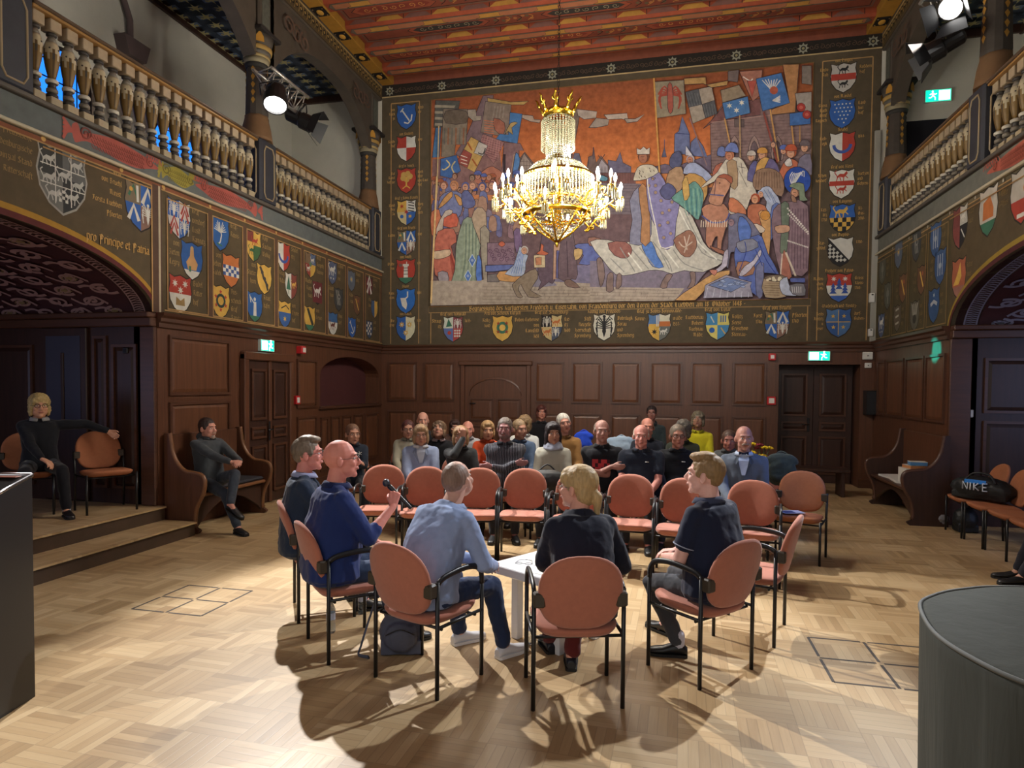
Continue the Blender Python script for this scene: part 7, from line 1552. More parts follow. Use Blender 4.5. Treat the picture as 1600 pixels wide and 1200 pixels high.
# vase of yellow flowers behind the bow-tie man
q = pl(1188, 690, 1, 8.6); t = thing('flower_bouquet', 'yellow flowers with dark red blooms standing behind the man with the bow tie', 'flowers', (q.x, q.y, 0)); b = MB(); b.lathe([(.16, 0), (.16, .03), (.03, .06), (.03, .6), (.10, .64), (.10, .80), (.08, .80)], n=16); b.obj('stand', wood_dark, t)
rnd = random.Random(2); 
for k in range(9):
    x, y, z = rnd.uniform(-.1, .12), rnd.uniform(-.08, .08), rnd.uniform(.86, 1.1); b = MB(); b.tube([(0, 0, .7), (x*.6, y*.6, .85), (x, y, z)], .004, 5); b.obj('stem', mat('stem_green', rgb(50, 84, 44), .7), t); b = MB(); c_ = k % 4 == 0
    for a in range(7): b.ell((x+.03*cos(a*.9), y+.03*sin(a*.9), z+.01*(a % 2)), (.024, .02, .012), n=7, k=5)
    b.ell((x, y, z+.012), .016, n=7, k=5); b.obj('bloom', mat('dark_red_bloom', rgb(120, 20, 36), .7) if c_ else mat('yellow_bloom', rgb(236, 202, 30), .6), t)
# low benches / chair bits behind the audience: bright blue and white jackets on chair backs
# ------------------------------------------------------------------ people
def skinm(r, g, b): return mat('skin_%d_%d_%d' % (r, g, b), rgb(r, g, b), .5, var=.06, vscale=24, spec=.35)
def clothm(name, c, pat=None, rough=.85):
    if name in MATS: return MATS[name]
    M = mat(name, rgb(*c), rough, var=.10, vscale=9, bump=.004, bscale=9, spec=.2, sheen=.15)
    if pat:
        nt = M.node_tree; N = nt.nodes; L = nt.links; b = N['Principled BSDF']; tc = N.new('ShaderNodeTexCoord')
        if pat == 'stripes':
            w = N.new('ShaderNodeTexWave'); w.wave_type = 'BANDS'; w.bands_direction = 'X'; w.inputs['Scale'].default_value = 17; w.inputs['Distortion'].default_value = 2.6; w.inputs['Detail Scale'].default_value = .7; L.new(tc.outputs['Object'], w.inputs['Vector'])
            r = N.new('ShaderNodeValToRGB'); r.color_ramp.elements[0].position = .86; r.color_ramp.elements[0].color = rgb(*c); r.color_ramp.elements[1].position = .93; r.color_ramp.elements[1].color = rgb(150, 150, 160); L.new(w.outputs[0], r.inputs[0]); L.new(r.outputs[0], b.inputs['Base Color'])
    return M
hairm = {}
def hairmat(c):
    k = 'hair_%d_%d_%d' % c
    return mat(k, rgb(*c), .55, var=.30, vscale=5, stretch=(14, 14, 2.5), bump=.003, bscale=5, spec=.4)
eye_w = mat('eye_white', rgb(205, 200, 195), .2); eye_d = mat('eye_iris', rgb(40, 34, 30), .15); lipm = mat('lips', rgb(150, 84, 78), .45)
steel = mat('spectacle_metal', rgb(90, 84, 84), .3, metal=.8)
lensm = mat('spectacle_lens', rgb(235, 240, 250), .03, trans=.95)
def rotz(a): return Matrix.Rotation(a, 3, 'Z')
def ik(a, t, l1, l2, pole):
    a, t, pole = V(a), V(t), V(pole); d = t-a; L = min(d.length, (l1+l2)*.995); dn = d.normalized(); x = (l1*l1-l2*l2+L*L)/(2*L); h = sqrt(max(0, l1*l1-x*x))
    p = (pole-a); p = p-dn*p.dot(dn); p = p.normalized() if p.length > 1e-5 else dn.orthogonal().normalized()
    return a+dn*x+p*h, a+dn*L
def hand(b, w, d, n, side, curl=.5, k=1.0, spread=1):
    w = V(w); d = V(d).normalized(); n = V(n); n = (n-d*n.dot(d)).normalized(); s = d.cross(n)*side
    for off, ln, kn in ((.030, .074, .088), (.010, .082, .092), (-.010, .076, .088), (-.028, .060, .080)):
        c0 = w+s*off*.55*k+d*.012*k; c1 = w+s*off*k+d*kn*k; b.cap(c0, c1, .014*k, .0115*k, 8)
        p = c1; a = 0; dd = d
        for f, r in ((.44, .0090), (.31, .0080), (.25, .0072)):
            a += curl*(1.0 if f > .4 else .9); v = dd*cos(a)+n*sin(a)+s*off*spread*.6/(.05)*0.05; q = p+v.normalized()*ln*f*k; b.cap(p, q, r*k, r*.92*k, 8); p = q
    b.cap(w+d*.02*k, w+d*.07*k, .018*k, .016*k, 8)
    t0 = w+s*.020*k+d*.020*k; t1 = w+s*.044*k+d*.052*k+n*.010*k; t2 = t1+(d*.75+s*.35+n*curl*.8).normalized()*.032*k; t3 = t2+(d*.9+s*.0+n*curl*1.1).normalized()*.026*k
    b.cap(t0, t1, .014*k, .0115*k, 8); b.cap(t1, t2, .0105*k, .0095*k, 8); b.cap(t2, t3, .0092*k, .008*k, 8)
def person(label, x, y, deg, ztop=1.32, z0=0, shirt=(60, 70, 90), sleeve='long', trousers=(40, 42, 50), shoes=(24, 24, 26), skin=(198, 146, 122), hair=(90, 70, 56), style='short',
           lean=(2, 6), twist=0, hyaw=0, hpitch=0, hroll=0, g=1.0, wid=1.0, hands=None, feet=None, knees=None, glasses=False, beard=None, mouth=True, vox=.0085, cvox=.013, disp=.012, hz=.52, name='person',
           curl=.5, jacket=None, collar=None, pat=None, cname=None, bowtie=False, scarf=None, hood=False, cuff=None, socks=None, mic=False, hside=None, fringe=None, hmode=None, extra=None, toe=None, bulk=1.0):
    t = thing(name, label, 'person', (x, y, z0), radians(deg)); R = radians
    l1, l2 = R(lean[0]), R(lean[1]); lm = (l1+l2)/2
    hk = 1.10; ref = .52+.20*cos(l1)+.16*cos(lm)+.19*cos(l2)+.052+.235*hk-.04
    k = (ztop-.52)/(ref-.52)          # scale of the upper body so that the head top is right
    dr = lambda a: V((0, sin(a), cos(a)))
    P0 = V((0, -.03, hz)); P1 = P0+dr(l1)*.20*k; P2 = P1+dr(lm)*.16*k; P3 = P2+dr(l2)*.14*k; P4 = P3+dr(l2)*.055*k
    tw = R(twist)
    def ring(c, rx, ry, a, tz, n=16, e=.8, fy=0):
        X = V((cos(tz), sin(tz), 0)); D = dr(a); Y = D.cross(X); 
        X = (X-D*X.dot(D)).normalized(); Y = D.cross(X)
        return [c+X*(rx*(abs(cos(q))**e)*(1 if cos(q) > 0 else -1))+Y*((ry*(abs(sin(q))**e)*(1 if sin(q) > 0 else -1))+fy) for q in [2*pi*j/n for j in range(n)]]
    def torso(b, o, lo=True, top=True):
        w = k*wid; B_ = g
        prof = ([(P0-V((0, 0, .07)), .15, .11, 0, 0)] if lo else [])+[(P0+V((0, 0, -.02)), .175*min(B_, 1.25), .125*B_, l1, 0), (P0+dr(l1)*.08*k, .165*B_, .125*B_, l1, .2), (P1, .155*B_, .118*B_, l1, .4), (P2-dr(lm)*.06*k, .165*(.6+.4*B_), .118*(.5+.5*B_), lm, .6), (P2, .175, .115, lm, .8), (P3-dr(l2)*.05*k, .178, .105, l2, 1), (P3, .150, .085, l2, 1)]
        if top: prof += [(P3+dr(l2)*.028*k, .100, .065, l2, 1), (P4, .062, .058, l2, 1)]
        b.rings([ring(c, rx*w+o, ry*k+o, a, tw*f) for c, rx, ry, a, f in prof], True, True, True)
        if g > 1.1: b.ell(P0+dr(l1)*.13*k+V((0, .05*g, 0)), ((.14*g+o), (.11*g+o), .13*k+o))
    XS = V((cos(tw), sin(tw), 0)); sw = .158*k*wid
    SHL = {s: P3+XS*(s*sw)-dr(l2)*.040 for s in (-1, 1)}
    # legs
    HIP = {s: V((s*.092, 0, hz)) for s in (-1, 1)}
    feet = feet or {}; F = {s: V(feet.get(s, (s*.12, .44, 0))) for s in (-1, 1)}; ANK = {s: F[s]+V((0, 0, .085)) for s in (-1, 1)}; KN = {}
    for s in (-1, 1):
        if knees and s in knees: KN[s] = V(knees[s])
        else: KN[s], ANK[s] = ik(HIP[s], ANK[s], .42, .415, HIP[s]+V((s*.15, 1.2, 1.0)))
    dft = {s: KN[s]+V((-s*.02, -.10, .085)) for s in (-1, 1)}; hands = hands or {}
    H = {}; EL = {}; HD = {}; HN = {}
    for s in (-1, 1):
        h = hands.get(s, (dft[s], (-s*.25, 1, -.25), (0, 0, -1))); H[s] = V(h[0]); HD[s] = V(h[1]); HN[s] = V(h[2]); pole = V(h[3]) if len(h) > 3 else SHL[s]+V((s*.5, -.35, -.6))
        EL[s], H[s] = ik(SHL[s], H[s], .285*k, .255*k, pole)
    # head frame
    N0 = P4; HR = rotz(R(hyaw)) @ Matrix.Rotation(R(-hpitch), 3, 'X') @ Matrix.Rotation(R(hroll), 3, 'Y')
    ND = (dr(l2*.6)+V((0, .18, 0))).normalized(); HC = V((N0.x, N0.y+.035, ztop-.118*hk)) ; HC.y = (N0+ND*(max(.05, HC.z-N0.z))).y
    hp = lambda p: HC+HR @ (V(p)*hk)
    def hell(b, c, r, M=None): b.ell(hp(c), V(r)*hk, HR if M is None else HR @ M, 14, 10)
    # body
    b = MB()
    hell(b, (0, -.014, .022), (.076, .096, .093)); hell(b, (0, .026, -.028), (.060, .066, .084)); hell(b, (0, .032, -.070), (.050, .053, .044)); hell(b, (0, .068, -.098), (.021, .019, .018))
    b.cap(hp((0, .086, .010)), hp((0, .106, -.026)), .0085, .0130, 10); hell(b, (0, .098, -.034), (.018, .013, .010)); hell(b, (0, .073, .026), (.050, .019, .012))
    for s in (-1, 1): hell(b, (s*.038, .064, -.028), (.022, .020, .022)); hell(b, (s*.078, -.006, -.012), (.011, .019, .031), Matrix.Rotation(s*.35, 3, 'Z')); hell(b, (s*.040, .03, -.060), (.022, .04, .03))
    hell(b, (0, .088, -.060), (.023, .011, .0085)); nr = .054*(1+.25*(g-1))
    b.cap(hp((0, -.022, -.055)), N0-V((0, 0, .01)), nr, nr*1.1, 14); b.cap(N0, P3-dr(l2)*.05, .054, .058, 12)
    torso(b, -.020, True, False)
    for s in (-1, 1):
        ar = .044*(1+.3*(g-1)); b.cap(SHL[s], EL[s], ar*1.12, ar*.88, 12); b.cap(EL[s], H[s], ar*.92, .026, 12); b.cap(EL[s]*.7+H[s]*.3, EL[s]*.5+H[s]*.5, ar*.88, ar*.78, 12)
        hand(b, H[s]+HD[s].normalized()*.004, HD[s], HN[s], s, curl if not isinstance(curl, dict) else curl[s])
        b.cap(HIP[s], KN[s], .072, .050, 12); b.cap(KN[s], ANK[s], .050, .036, 12); b.cap(ANK[s], F[s]+V((0, .06, .04)), .034, .03, 8)
    remesh_obj(b, 'body', skinm(*skin), t, vox, 3)
    # face details
    for s in (-1, 1):
        b = MB(); b.m = 0; b.ell(hp((s*.030, .0765, .002)), (.0135, .008, .0075), HR, 10, 6); b.m = 1; b.ell(hp((s*.030, .0805, .002)), (.006, .006, .006), HR, 8, 6); b.obj('eye', [eye_w, eye_d], t)
    hc = hair if hair and style != 'bald' else (120, 100, 84)
    for s in (-1, 1): b = MB(); b.tube([hp((s*.014, .0925, .022)), hp((s*.030, .090, .0265)), hp((s*.047, .078, .021))], .0035, 6, rad=[.003, .0038, .002]); b.obj('eyebrow', hairmat(tuple(int(c*.8) for c in hc)), t)
    if mouth: b = MB(); b.ell(hp((0, .0935, -.0585)), (.021, .0065, .0035), HR, 10, 6); b.ell(hp((0, .093, -.0655)), (.019, .0065, .004), HR, 10, 6); b.obj('lips', lipm, t)
    if beard:
        b = MB()
        if beard[0] == 'full': hell(b, (0, .045, -.078), (.056, .052, .042)); hell(b, (0, .094, -.047), (.026, .012, .008)); [hell(b, (s*.052, .02, -.05), (.014, .03, .045)) for s in (-1, 1)]
        elif beard[0] == 'goatee': hell(b, (0, .075, -.092), (.026, .022, .025)); hell(b, (0, .097, -.047), (.028, .010, .007))
        else: hell(b, (0, .098, -.049), (.032, .011, .009)); [hell(b, (s*.026, .088, -.055), (.010, .01, .012)) for s in (-1, 1)]
        remesh_obj(b, 'beard', hairmat(beard[1]), t, .006, 2, .004, .02)
    if hair:
        b = MB(); hd = .006; hs = .02
        if style == 'short': hell(b, (0, -.020, .034), (.0825, .097, .090)); hell(b, (0, -.052, -.012), (.064, .052, .056)); [hell(b, (s*.066, .022, .012), (.012, .02, .026)) for s in (-1, 1)]
        elif style == 'quiff': hell(b, (0, -.020, .034), (.082, .097, .090)); hell(b, (0, -.052, -.010), (.064, .052, .054)); hell(b, (0, .045, .098), (.052, .048, .026)); hell(b, (0, .0, .112), (.058, .06, .022)); [hell(b, (s*.066, .022, .012), (.012, .02, .026)) for s in (-1, 1)]
        elif style == 'receding': hell(b, (0, -.036, .026), (.084, .084, .082)); hell(b, (0, -.052, -.012), (.066, .052, .056)); [hell(b, (s*.070, .005, .008), (.012, .03, .026)) for s in (-1, 1)]
        elif style == 'ring': hell(b, (0, -.046, .0), (.081, .066, .050)); hd = .003
        elif style == 'stubble': hell(b, (0, -.016, .024), (.0765, .0965, .091)); hd = .001
        elif style in ('bob', 'long', 'curly', 'pony', 'wavy'):
            e = .006 if style in ('curly', 'wavy') else 0
            hell(b, (0, -.018, .036), (.088+e, .101+e, .092+e)); hell(b, (0, .040, .074), (.062, .050, .036)); [hell(b, (s*.055, .045, .045), (.022, .035, .035)) for s in (-1, 1)]
            hell(b, (0, -.055, -.020), (.078+e, .055, .078))
            if style != 'pony': [hell(b, (s*.070, -.002, -.032), (.024, .045, .070)) for s in (-1, 1)]
            if style == 'long': [hell(b, (s*.066, -.006, -.105), (.028, .040, .085)) for s in (-1, 1)]; hell(b, (0, -.062, -.11), (.082, .040, .10))
            if style == 'pony': hell(b, (0, -.112, -.028), (.026, .024, .026)); b.cap(hp((0, -.120, -.04)), hp((0.004, -.118, -.155)), .030, .014)
            if style in ('curly', 'wavy'): hd = .022; hs = .025
            if fringe: hell(b, (0, .062, .060), (.058, .034, .036))
        remesh_obj(b, 'hair', hairmat(hair), t, .0065 if vox < .008 else .008, 2, hd, hs)
    if glasses:
        b = MB()
        for s in (-1, 1): b.tube([hp((s*.031+.022*cos(a)*1.05, .099, .001+.017*sin(a))) for a in [q*pi/6 for q in range(12)]], .0014 if glasses == 'thin' else .0026, 5, closed=True); b.tube([hp((s*.054, .097, .006)), hp((s*.080, .06, .006)), hp((s*.082, -.002, .004)), hp((s*.080, -.012, -.008))], .0016, 5)
        b.tube([hp((-.009, .101, .004)), hp((0, .105, .007)), hp((.009, .101, .004))], .0015, 5); b.obj('eyeglasses', steel if glasses == 'thin' else black_metal, t)
    # clothing
    cn = cname or 'cloth_%d_%d_%d' % shirt; cm = clothm(cn, shirt, pat); b = MB(); o = .012+.008*(bulk-1); torso(b, o, False, False)
    b.rings([ring(c, rx, ry, a, tw) for c, rx, ry, a in ((P3-dr(l2)*.03, .15*k*wid, .09, l2), (P3+dr(l2)*.018*k, .108*k, .076, l2), (P4-dr(l2)*.006, .072*(1+.2*(g-1)), .068, l2))], True, True, True)
    hip_z = ring(P0-V((0, 0, .05)), .18*min(g, 1.3), .135*g, 0, 0); b.rings([hip_z, ring(P0+V((0, 0, .04)), .175*min(g, 1.3)+o, .13*g+o, l1, 0)], True, True, True)
    for s in (-1, 1):
        ar = .044*(1+.3*(g-1)); f = bulk; b.ell(SHL[s], (ar*1.36*f,)*3); b.cap(P4-dr(l2)*.035, SHL[s], .050, ar*1.2*f, 10)
        if sleeve == 'long': b.cap(SHL[s], EL[s], ar*1.40*f, ar*1.22*f, 12); b.cap(EL[s], H[s]-(H[s]-EL[s]).normalized()*.012, ar*1.22*f, .037*f, 12)
        elif sleeve == 'short': b.cap(SHL[s], SHL[s].lerp(EL[s], .62), ar*1.45*f, ar*1.42*f, 12)
        elif sleeve == 'elbow': b.cap(SHL[s], SHL[s].lerp(EL[s], 1.0), ar*1.42*f, ar*1.25*f, 12); b.cap(EL[s], EL[s].lerp(H[s], .25), ar*1.22*f, ar*1.12*f, 12)
    if hood: b.ell(P4-dr(l2)*.01+V((0, -.07, 0)), (.10, .05, .06))
    remesh_obj(b, 'jacket' if jacket else 'shirt', cm, t, cvox, 5, disp, .09)
    if cuff:
        for s in (-1, 1):
            e = SHL[s].lerp(EL[s], .66); d = (EL[s]-SHL[s]).normalized(); q = d.to_track_quat('Z', 'Y').to_matrix(); b = MB(); ar = .044*(1+.3*(g-1))*1.43
            b.tube([e+q @ V((ar*cos(a), ar*sin(a), .006)) for a in [j*pi/8 for j in range(16)]], .004, 6, closed=True); b.obj('sleeve_trim', clothm('trim_%d' % cuff[0], cuff), t)
    cc = collar or tuple(int(c*.85) for c in shirt)
    b = MB(); nr2 = nr*1.12
    fr_ = lambda a, r, h: P4+rotz(tw) @ V((r*sin(a), r*cos(a)*1.0+.006, h))
    pts = [(a, nr2+.012) for a in [-2.9+5.8*j/14 for j in range(15)]]
    b.rings([[fr_(a+pi, r-.004, .014-.007*abs(a)), fr_(a+pi, r+.006, .012-.007*abs(a)), fr_(a+pi, r+.028, -.020-.008*abs(a)), fr_(a+pi, r+.008, -.016-.006*abs(a))] for a, r in pts], True, True, True)
    b.obj('collar', clothm('collar_%d_%d_%d' % cc, cc), t)
    if jacket or bowtie or scarf or extra:
        X = XS; Fw = rotz(tw) @ V((0, cos(l2), -sin(l2))); up = dr(l2)
    if jacket:    # shirt front wedge between lapels
        b = MB(); y0 = .118*k+.030
        b.add([P3+up*.045+Fw*.066+X*.045, P3+up*.045+Fw*.066-X*.045, P3-up*.02+Fw*(.118)-X*.055, P2-up*.02+Fw*y0*1.09-X*.016, P2-up*.02+Fw*y0*1.09+X*.016, P3-up*.02+Fw*.118+X*.055], [(0, 1, 2, 5), (5, 2, 3, 4)], False)
        vs = list(b.v); n = len(vs); b.add([V(p)-Fw*.03 for p in vs], [(3, 2, 1, 0), (5, 4, 3, 2), (0, 1, 2, 5)], False); b.obj('shirt_front', clothm('shirtfront_%d_%d_%d' % jacket, jacket), t)
        b = MB()
        for s in (-1, 1):
            Q = [P3+up*.035+Fw*.07+X*s*.062, P3-up*.03+Fw*.112+X*s*.10, P3-up*.06+Fw*.132+X*s*.075, P2-up*.04+Fw*(y0*1.09+.004)+X*s*.02, P3-up*.02+Fw*.123+X*s*.05]; b.add(Q+[q-Fw*.012 for q in Q], [(0, 1, 2, 4), (4, 2, 3), (5, 6, 7, 9), (9, 7, 8), (0, 1, 6, 5), (1, 2, 7, 6), (2, 3, 8, 7), (3, 4, 9, 8)], False)
        b.obj('lapels', clothm('lapel_%d_%d_%d' % shirt, tuple(int(c*.8) for c in shirt)), t)
    if bowtie:
        b = MB(); c = P3+up*.050+Fw*.090
        for s in (-1, 1): b.add([c+X*s*.006+up*.008, c+X*s*.048+up*.022, c+X*s*.048-up*.022, c+X*s*.006-up*.008]+[c+X*s*.006+up*.008-Fw*.012, c+X*s*.048+up*.022-Fw*.012, c+X*s*.048-up*.022-Fw*.012, c+X*s*.006-up*.008-Fw*.012], [(0, 1, 2, 3), (7, 6, 5, 4), (0, 4, 5, 1), (1, 5, 6, 2), (2, 6, 7, 3)], False)
        b.ell(c, (.010, .010, .010)); b.obj('bow_tie', clothm('navy_bow', (24, 30, 60)), t)
    if scarf:
        b = MB()
        for j in range(3): b.tube([P4+rotz(.2*j) @ V(((.085+.008*j)*cos(a), (.08+.012*j)*sin(a)+.012, .012-.026*j+.008*sin(3*a+j))) for a in [q*pi/9 for q in range(18)]], .020, 7, closed=True)
        remesh_obj(b, 'scarf', clothm('scarf_%d' % scarf[0], scarf), t, .009, 2, .014, .04)
    if extra == 'print':
        b = MB(); y0 = .118*k+.022; f = lambda u, w: P2+up*(w)+Fw*(y0+.004-.30*u*u)+X*u
        b.col = rgb(176, 60, 66); n = 6
        for i in range(n):
            for j in range(4):
                u0, u1, w0, w1 = -.10+.2*i/n, -.10+.2*(i+1)/n, -.13+.045*j, -.13+.045*(j+1)
                b.col = rgb(176, 60, 66) if (i+j) % 3 else rgb(60, 30, 36); b.add([f(u0, w0), f(u1, w0), f(u1, w1), f(u0, w1)], [(0, 1, 2, 3)], False)
        b.obj('chest_print', paint, t)
    if extra == 'emblem':
        b = MB(); y0 = .118*k+.024; c = P2+up*.05+Fw*(y0-.01)+X*-.08
        for a in range(5): b.tube([c, c+X*.03*cos(a*1.257)+up*.03*sin(a*1.257)], .0035, 5)
        b.obj('white_emblem', whitep, t)
    if extra == 'badge': b = MB(); y0 = .118*k+.024; c = P2+up*.06+Fw*(y0-.008)-X*.075; b.tube([c-X*.02, c+X*.02], .005, 6); b.obj('chest_badge', whitep, t)
    # trousers
    tm = clothm('trousers_%d_%d_%d' % trousers, trousers); b = MB(); b.rings([ring(P0+V((0, 0, -.085)), .14, .10, 0, 0), ring(P0+V((0, 0, -.04)), .18*min(g, 1.25), .13*g, 0, 0), ring(P0+V((0, 0, .05)), .172*min(g, 1.25), .126*g, l1, 0)], True, True, True)
    for s in (-1, 1): b.cap(HIP[s], KN[s], .084*(.8+.2*g), .062, 14); b.cap(KN[s], KN[s].lerp(ANK[s], .93), .062, .052, 14)
    remesh_obj(b, 'trousers', tm, t, cvox, 4, disp*1.1, .08)
    if socks:
        for s in (-1, 1): b = MB(); b.cap(ANK[s]+V((0, 0, .05)), ANK[s]-V((0, 0, .01)), .040, .038, 10); b.obj('sock', clothm('socks_%d' % socks[0], socks), t)
    sm_ = mat('shoe_%d_%d_%d' % shoes, rgb(*shoes), .4); sole = mat('sole_%d' % (230 if shoes[0] > 150 else 20), rgb(230, 230, 230) if shoes[0] > 150 else rgb(18, 18, 18), .6)
    for s in (-1, 1):
        a = R((toe or {}).get(s, -s*8)); q = rotz(a); A0 = V((ANK[s].x, ANK[s].y, ANK[s].z-.085)); tilt = Matrix.Identity(3)
        if A0.z > .06: tilt = Matrix.Rotation(R(-25), 3, 'X')
        b = MB(); prof = [(-.055, .026, .05, .045), (-.04, .034, .065, .05), (.0, .036, .085, .052), (.04, .038, .075, .045), (.10, .044, .05, .035), (.15, .042, .042, .03), (.19, .032, .034, .024), (.205, .014, .022, .018)]
        b.rings([[A0+q @ (tilt @ V((w*cos(2*pi*j/14), yy, .012+max(-.0, h*.5+h*.5*sin(2*pi*j/14))))) for j in range(14)] for yy, w, h, _ in prof], True, True, True)
        so = b.obj('shoe', sm_, t); b = MB(); P_ = [(w*1.06, yy) for yy, w, h, _ in prof]+[(-w*1.06, yy) for yy, w, h, _ in reversed(prof)]
        b.add([A0+q @ (tilt @ V((u, v, .002))) for u, v in P_]+[A0+q @ (tilt @ V((u, v, .020))) for u, v in P_], [tuple(reversed(range(16))), tuple(range(16, 32))]+[(i, (i+1) % 16, 16+(i+1) % 16, 16+i) for i in range(16)], False); b.obj('sole', sole, so)
    if mic:
        b = MB()
    t['_h'] = 0; del t['_h']
    return t, H, HC
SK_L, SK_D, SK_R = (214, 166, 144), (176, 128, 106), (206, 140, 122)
FG = dict(vox=.0055, cvox=.0095)
def W2L(px, py, cx, cy, deg):
    a = radians(deg); dx, dy = px-cx, py-cy; return dx*cos(a)+dy*sin(a), -dx*sin(a)+dy*cos(a)
# --- discussion circle
person('man in a light blue shirt and jeans seen from behind, leaning forward on an armchair', -1.36, 3.63, -22, 1.285, shirt=(140, 158, 196), collar=(150, 168, 204), sleeve='long', trousers=(38, 52, 84), shoes=(214, 216, 224), skin=(204, 158, 140), hair=(128, 104, 90), style='stubble', lean=(16, 34), hyaw=6, hpitch=-18, g=1.12, wid=1.06, disp=.022,
       hands={1: ((.16, .44, .60), (-.6, .8, -.1), (0, 0, -1)), -1: ((-.02, .46, .61), (.7, .6, -.1), (0, 0, -1))}, feet={1: (.20, .50, 0), -1: (-.17, .50, 0)}, curl=.9, toe={1: -14, -1: -20}, **FG)
person('woman with a short blond ponytail and glasses in a dark navy top, seen from behind', -.44, 3.64, 17.4, 1.285, shirt=(28, 32, 48), sleeve='long', trousers=(96, 36, 36), shoes=(22, 24, 34), skin=(216, 158, 138), hair=(178, 150, 104), style='pony', fringe=1, lean=(8, 26), twist=12, hyaw=52, hpitch=-2, g=1.08, wid=1.04, glasses='thin', disp=.02,
       hands={1: ((.22, .36, .58), (-.5, .8, -.1), (0, 0, -1)), -1: ((-.14, .40, .60), (.4, .8, -.1), (0, 0, -1))}, feet={1: (.0, .34, 0), -1: (-.10, .60, 0)}, curl=.7, **FG)
t_, H_, _ = person('bald man with glasses in a royal blue polo jacket holding a microphone', -2.12, 3.90, -45, 1.385, shirt=(32, 48, 100), collar=(26, 36, 78), sleeve='elbow', trousers=(52, 66, 92), shoes=(30, 30, 34), skin=(214, 138, 122), hair=None, style='bald', lean=(0, 8), hyaw=-22, hpitch=-3, g=1.25, wid=1.12, glasses='thin', disp=.02,
       hands={1: ((.13, .36, .93), (-.25, .25, .9), (-.75, .45, -.2), (.25, .30, .30)), -1: ((-.16, .36, .62), (.2, 1, -.1), (0, 0, -1))}, feet={1: (.15, .42, 0), -1: (-.15, .45, 0)}, curl={1: 1.25, -1: .6}, **FG)
w = H_[1]; mh = w+V((-.045, .045, .075)); t2 = thing('microphone', 'black handheld microphone held up by the bald man in royal blue', 'microphone', (0, 0, 0)); t2.matrix_world = Matrix.Translation((-2.12, 3.90, 0)) @ Matrix.Rotation(radians(-45), 4, 'Z')
md = V((-.40, -.50, .62)).normalized(); b = MB(); b.cap(mh-md*.13, mh+md*.07, .012, .018, 12); b.obj('handle', black_metal, t2); b = MB(); b.ell(mh+md*.105, (.026, .026, .028), None, 12, 8); b.obj('grille', mat('mic_grille', rgb(70, 72, 78), .4, metal=.7), t2)
person('man with grey-brown hair and glasses in a dark suit jacket, leftmost of the circle', -2.68, 4.46, -55, 1.345, shirt=(38, 50, 70), collar=(150, 156, 190), jacket=(150, 156, 190), sleeve='long', trousers=(34, 40, 52), skin=(206, 134, 122), hair=(112, 98, 82), style='quiff', lean=(0, 6), hyaw=-12, hpitch=-3, g=1.15, wid=1.06, glasses='thin', disp=.018, feet={1: (.12, .42, 0), -1: (-.14, .40, 0)}, **FG)
person('young man with blond quiff in a navy polo with light trim and dark grey trousers', .30, 4.17, 52, 1.335, shirt=(30, 36, 58), collar=(60, 66, 90), sleeve='short', cuff=(150, 158, 180), trousers=(66, 68, 74), shoes=(20, 20, 22), socks=(200, 200, 214), skin=(228, 176, 162), hair=(140, 112, 76), style='quiff', lean=(2, 10), hyaw=24, hpitch=-3, g=1.2, wid=1.1, disp=.018,
       hands={-1: ((-.10, .28, .66), (.8, .5, -.1), (0, 0, -1)), 1: ((.10, .34, .66), (-.6, .6, -.1), (0, 0, -1))}, feet={-1: (.0, .24, 0), 1: (.24, .52, 0)}, knees={}, curl=.5, toe={-1: 40}, **FG)
# --- by the left wall
person('man in a dark grey hoodie with crossed legs and folded hands on the left bench', -5.36, 6.84, -106, 1.33, shirt=(62, 66, 70), sleeve='long', hood=True, trousers=(52, 58, 68), shoes=(26, 26, 26), skin=(196, 140, 122), hair=(54, 40, 36), style='short', lean=(-6, -4), hyaw=8, beard=('goatee', (160, 140, 126)), twist=-4, disp=.016, hz=.56,
       hands={1: ((.03, .47, .80), (-.7, .5, .0), (0, -.3, -1)), -1: ((-.07, .47, .80), (.7, .5, .0), (0, -.3, -1))}, curl=.8, feet={1: (.10, .60, 0), -1: (.20, .60, .28)}, knees={-1: (.02, .46, .68)}, vox=.0065, cvox=.011)
person('blond person in black hooded jacket, one arm over the next chair, in the niche', -6.62, 5.70, -128, 1.30, z0=.32, shirt=(24, 26, 32), collar=(150, 150, 150), sleeve='long', hood=True, trousers=(22, 22, 28), shoes=(30, 26, 28), socks=(170, 170, 190), skin=(204, 150, 120), hair=(180, 156, 104), style='wavy', lean=(-2, 4), hyaw=6, glasses='thick', disp=.014,
       hands={-1: ((-.62, .10, .88), (-.6, .3, -.5), (.2, .9, 0), (-.4, -.3, 1.2)), 1: ((.0, .34, .62), (-.6, .6, -.4), (0, 0, -1))}, curl=.5, feet={1: (.16, .42, 0), -1: (-.20, .44, 0)}, vox=.0065, cvox=.011)
t_, H_, _ = person('person in black slip-on shoes, only a foot showing at the right picture edge', 3.74, 6.72, 88, 1.3, shirt=(40, 44, 60), trousers=(36, 36, 44), shoes=(26, 26, 28), skin=(196, 146, 124), hair=(80, 60, 50), style='short', feet={1: (.10, .56, 0), -1: (-.08, .60, 0)}, vox=.012, cvox=.016)
chair('orange-brown chair just outside the right picture edge under the person with slip-on shoes', 3.76, 6.72, 88, chair_no, GR)
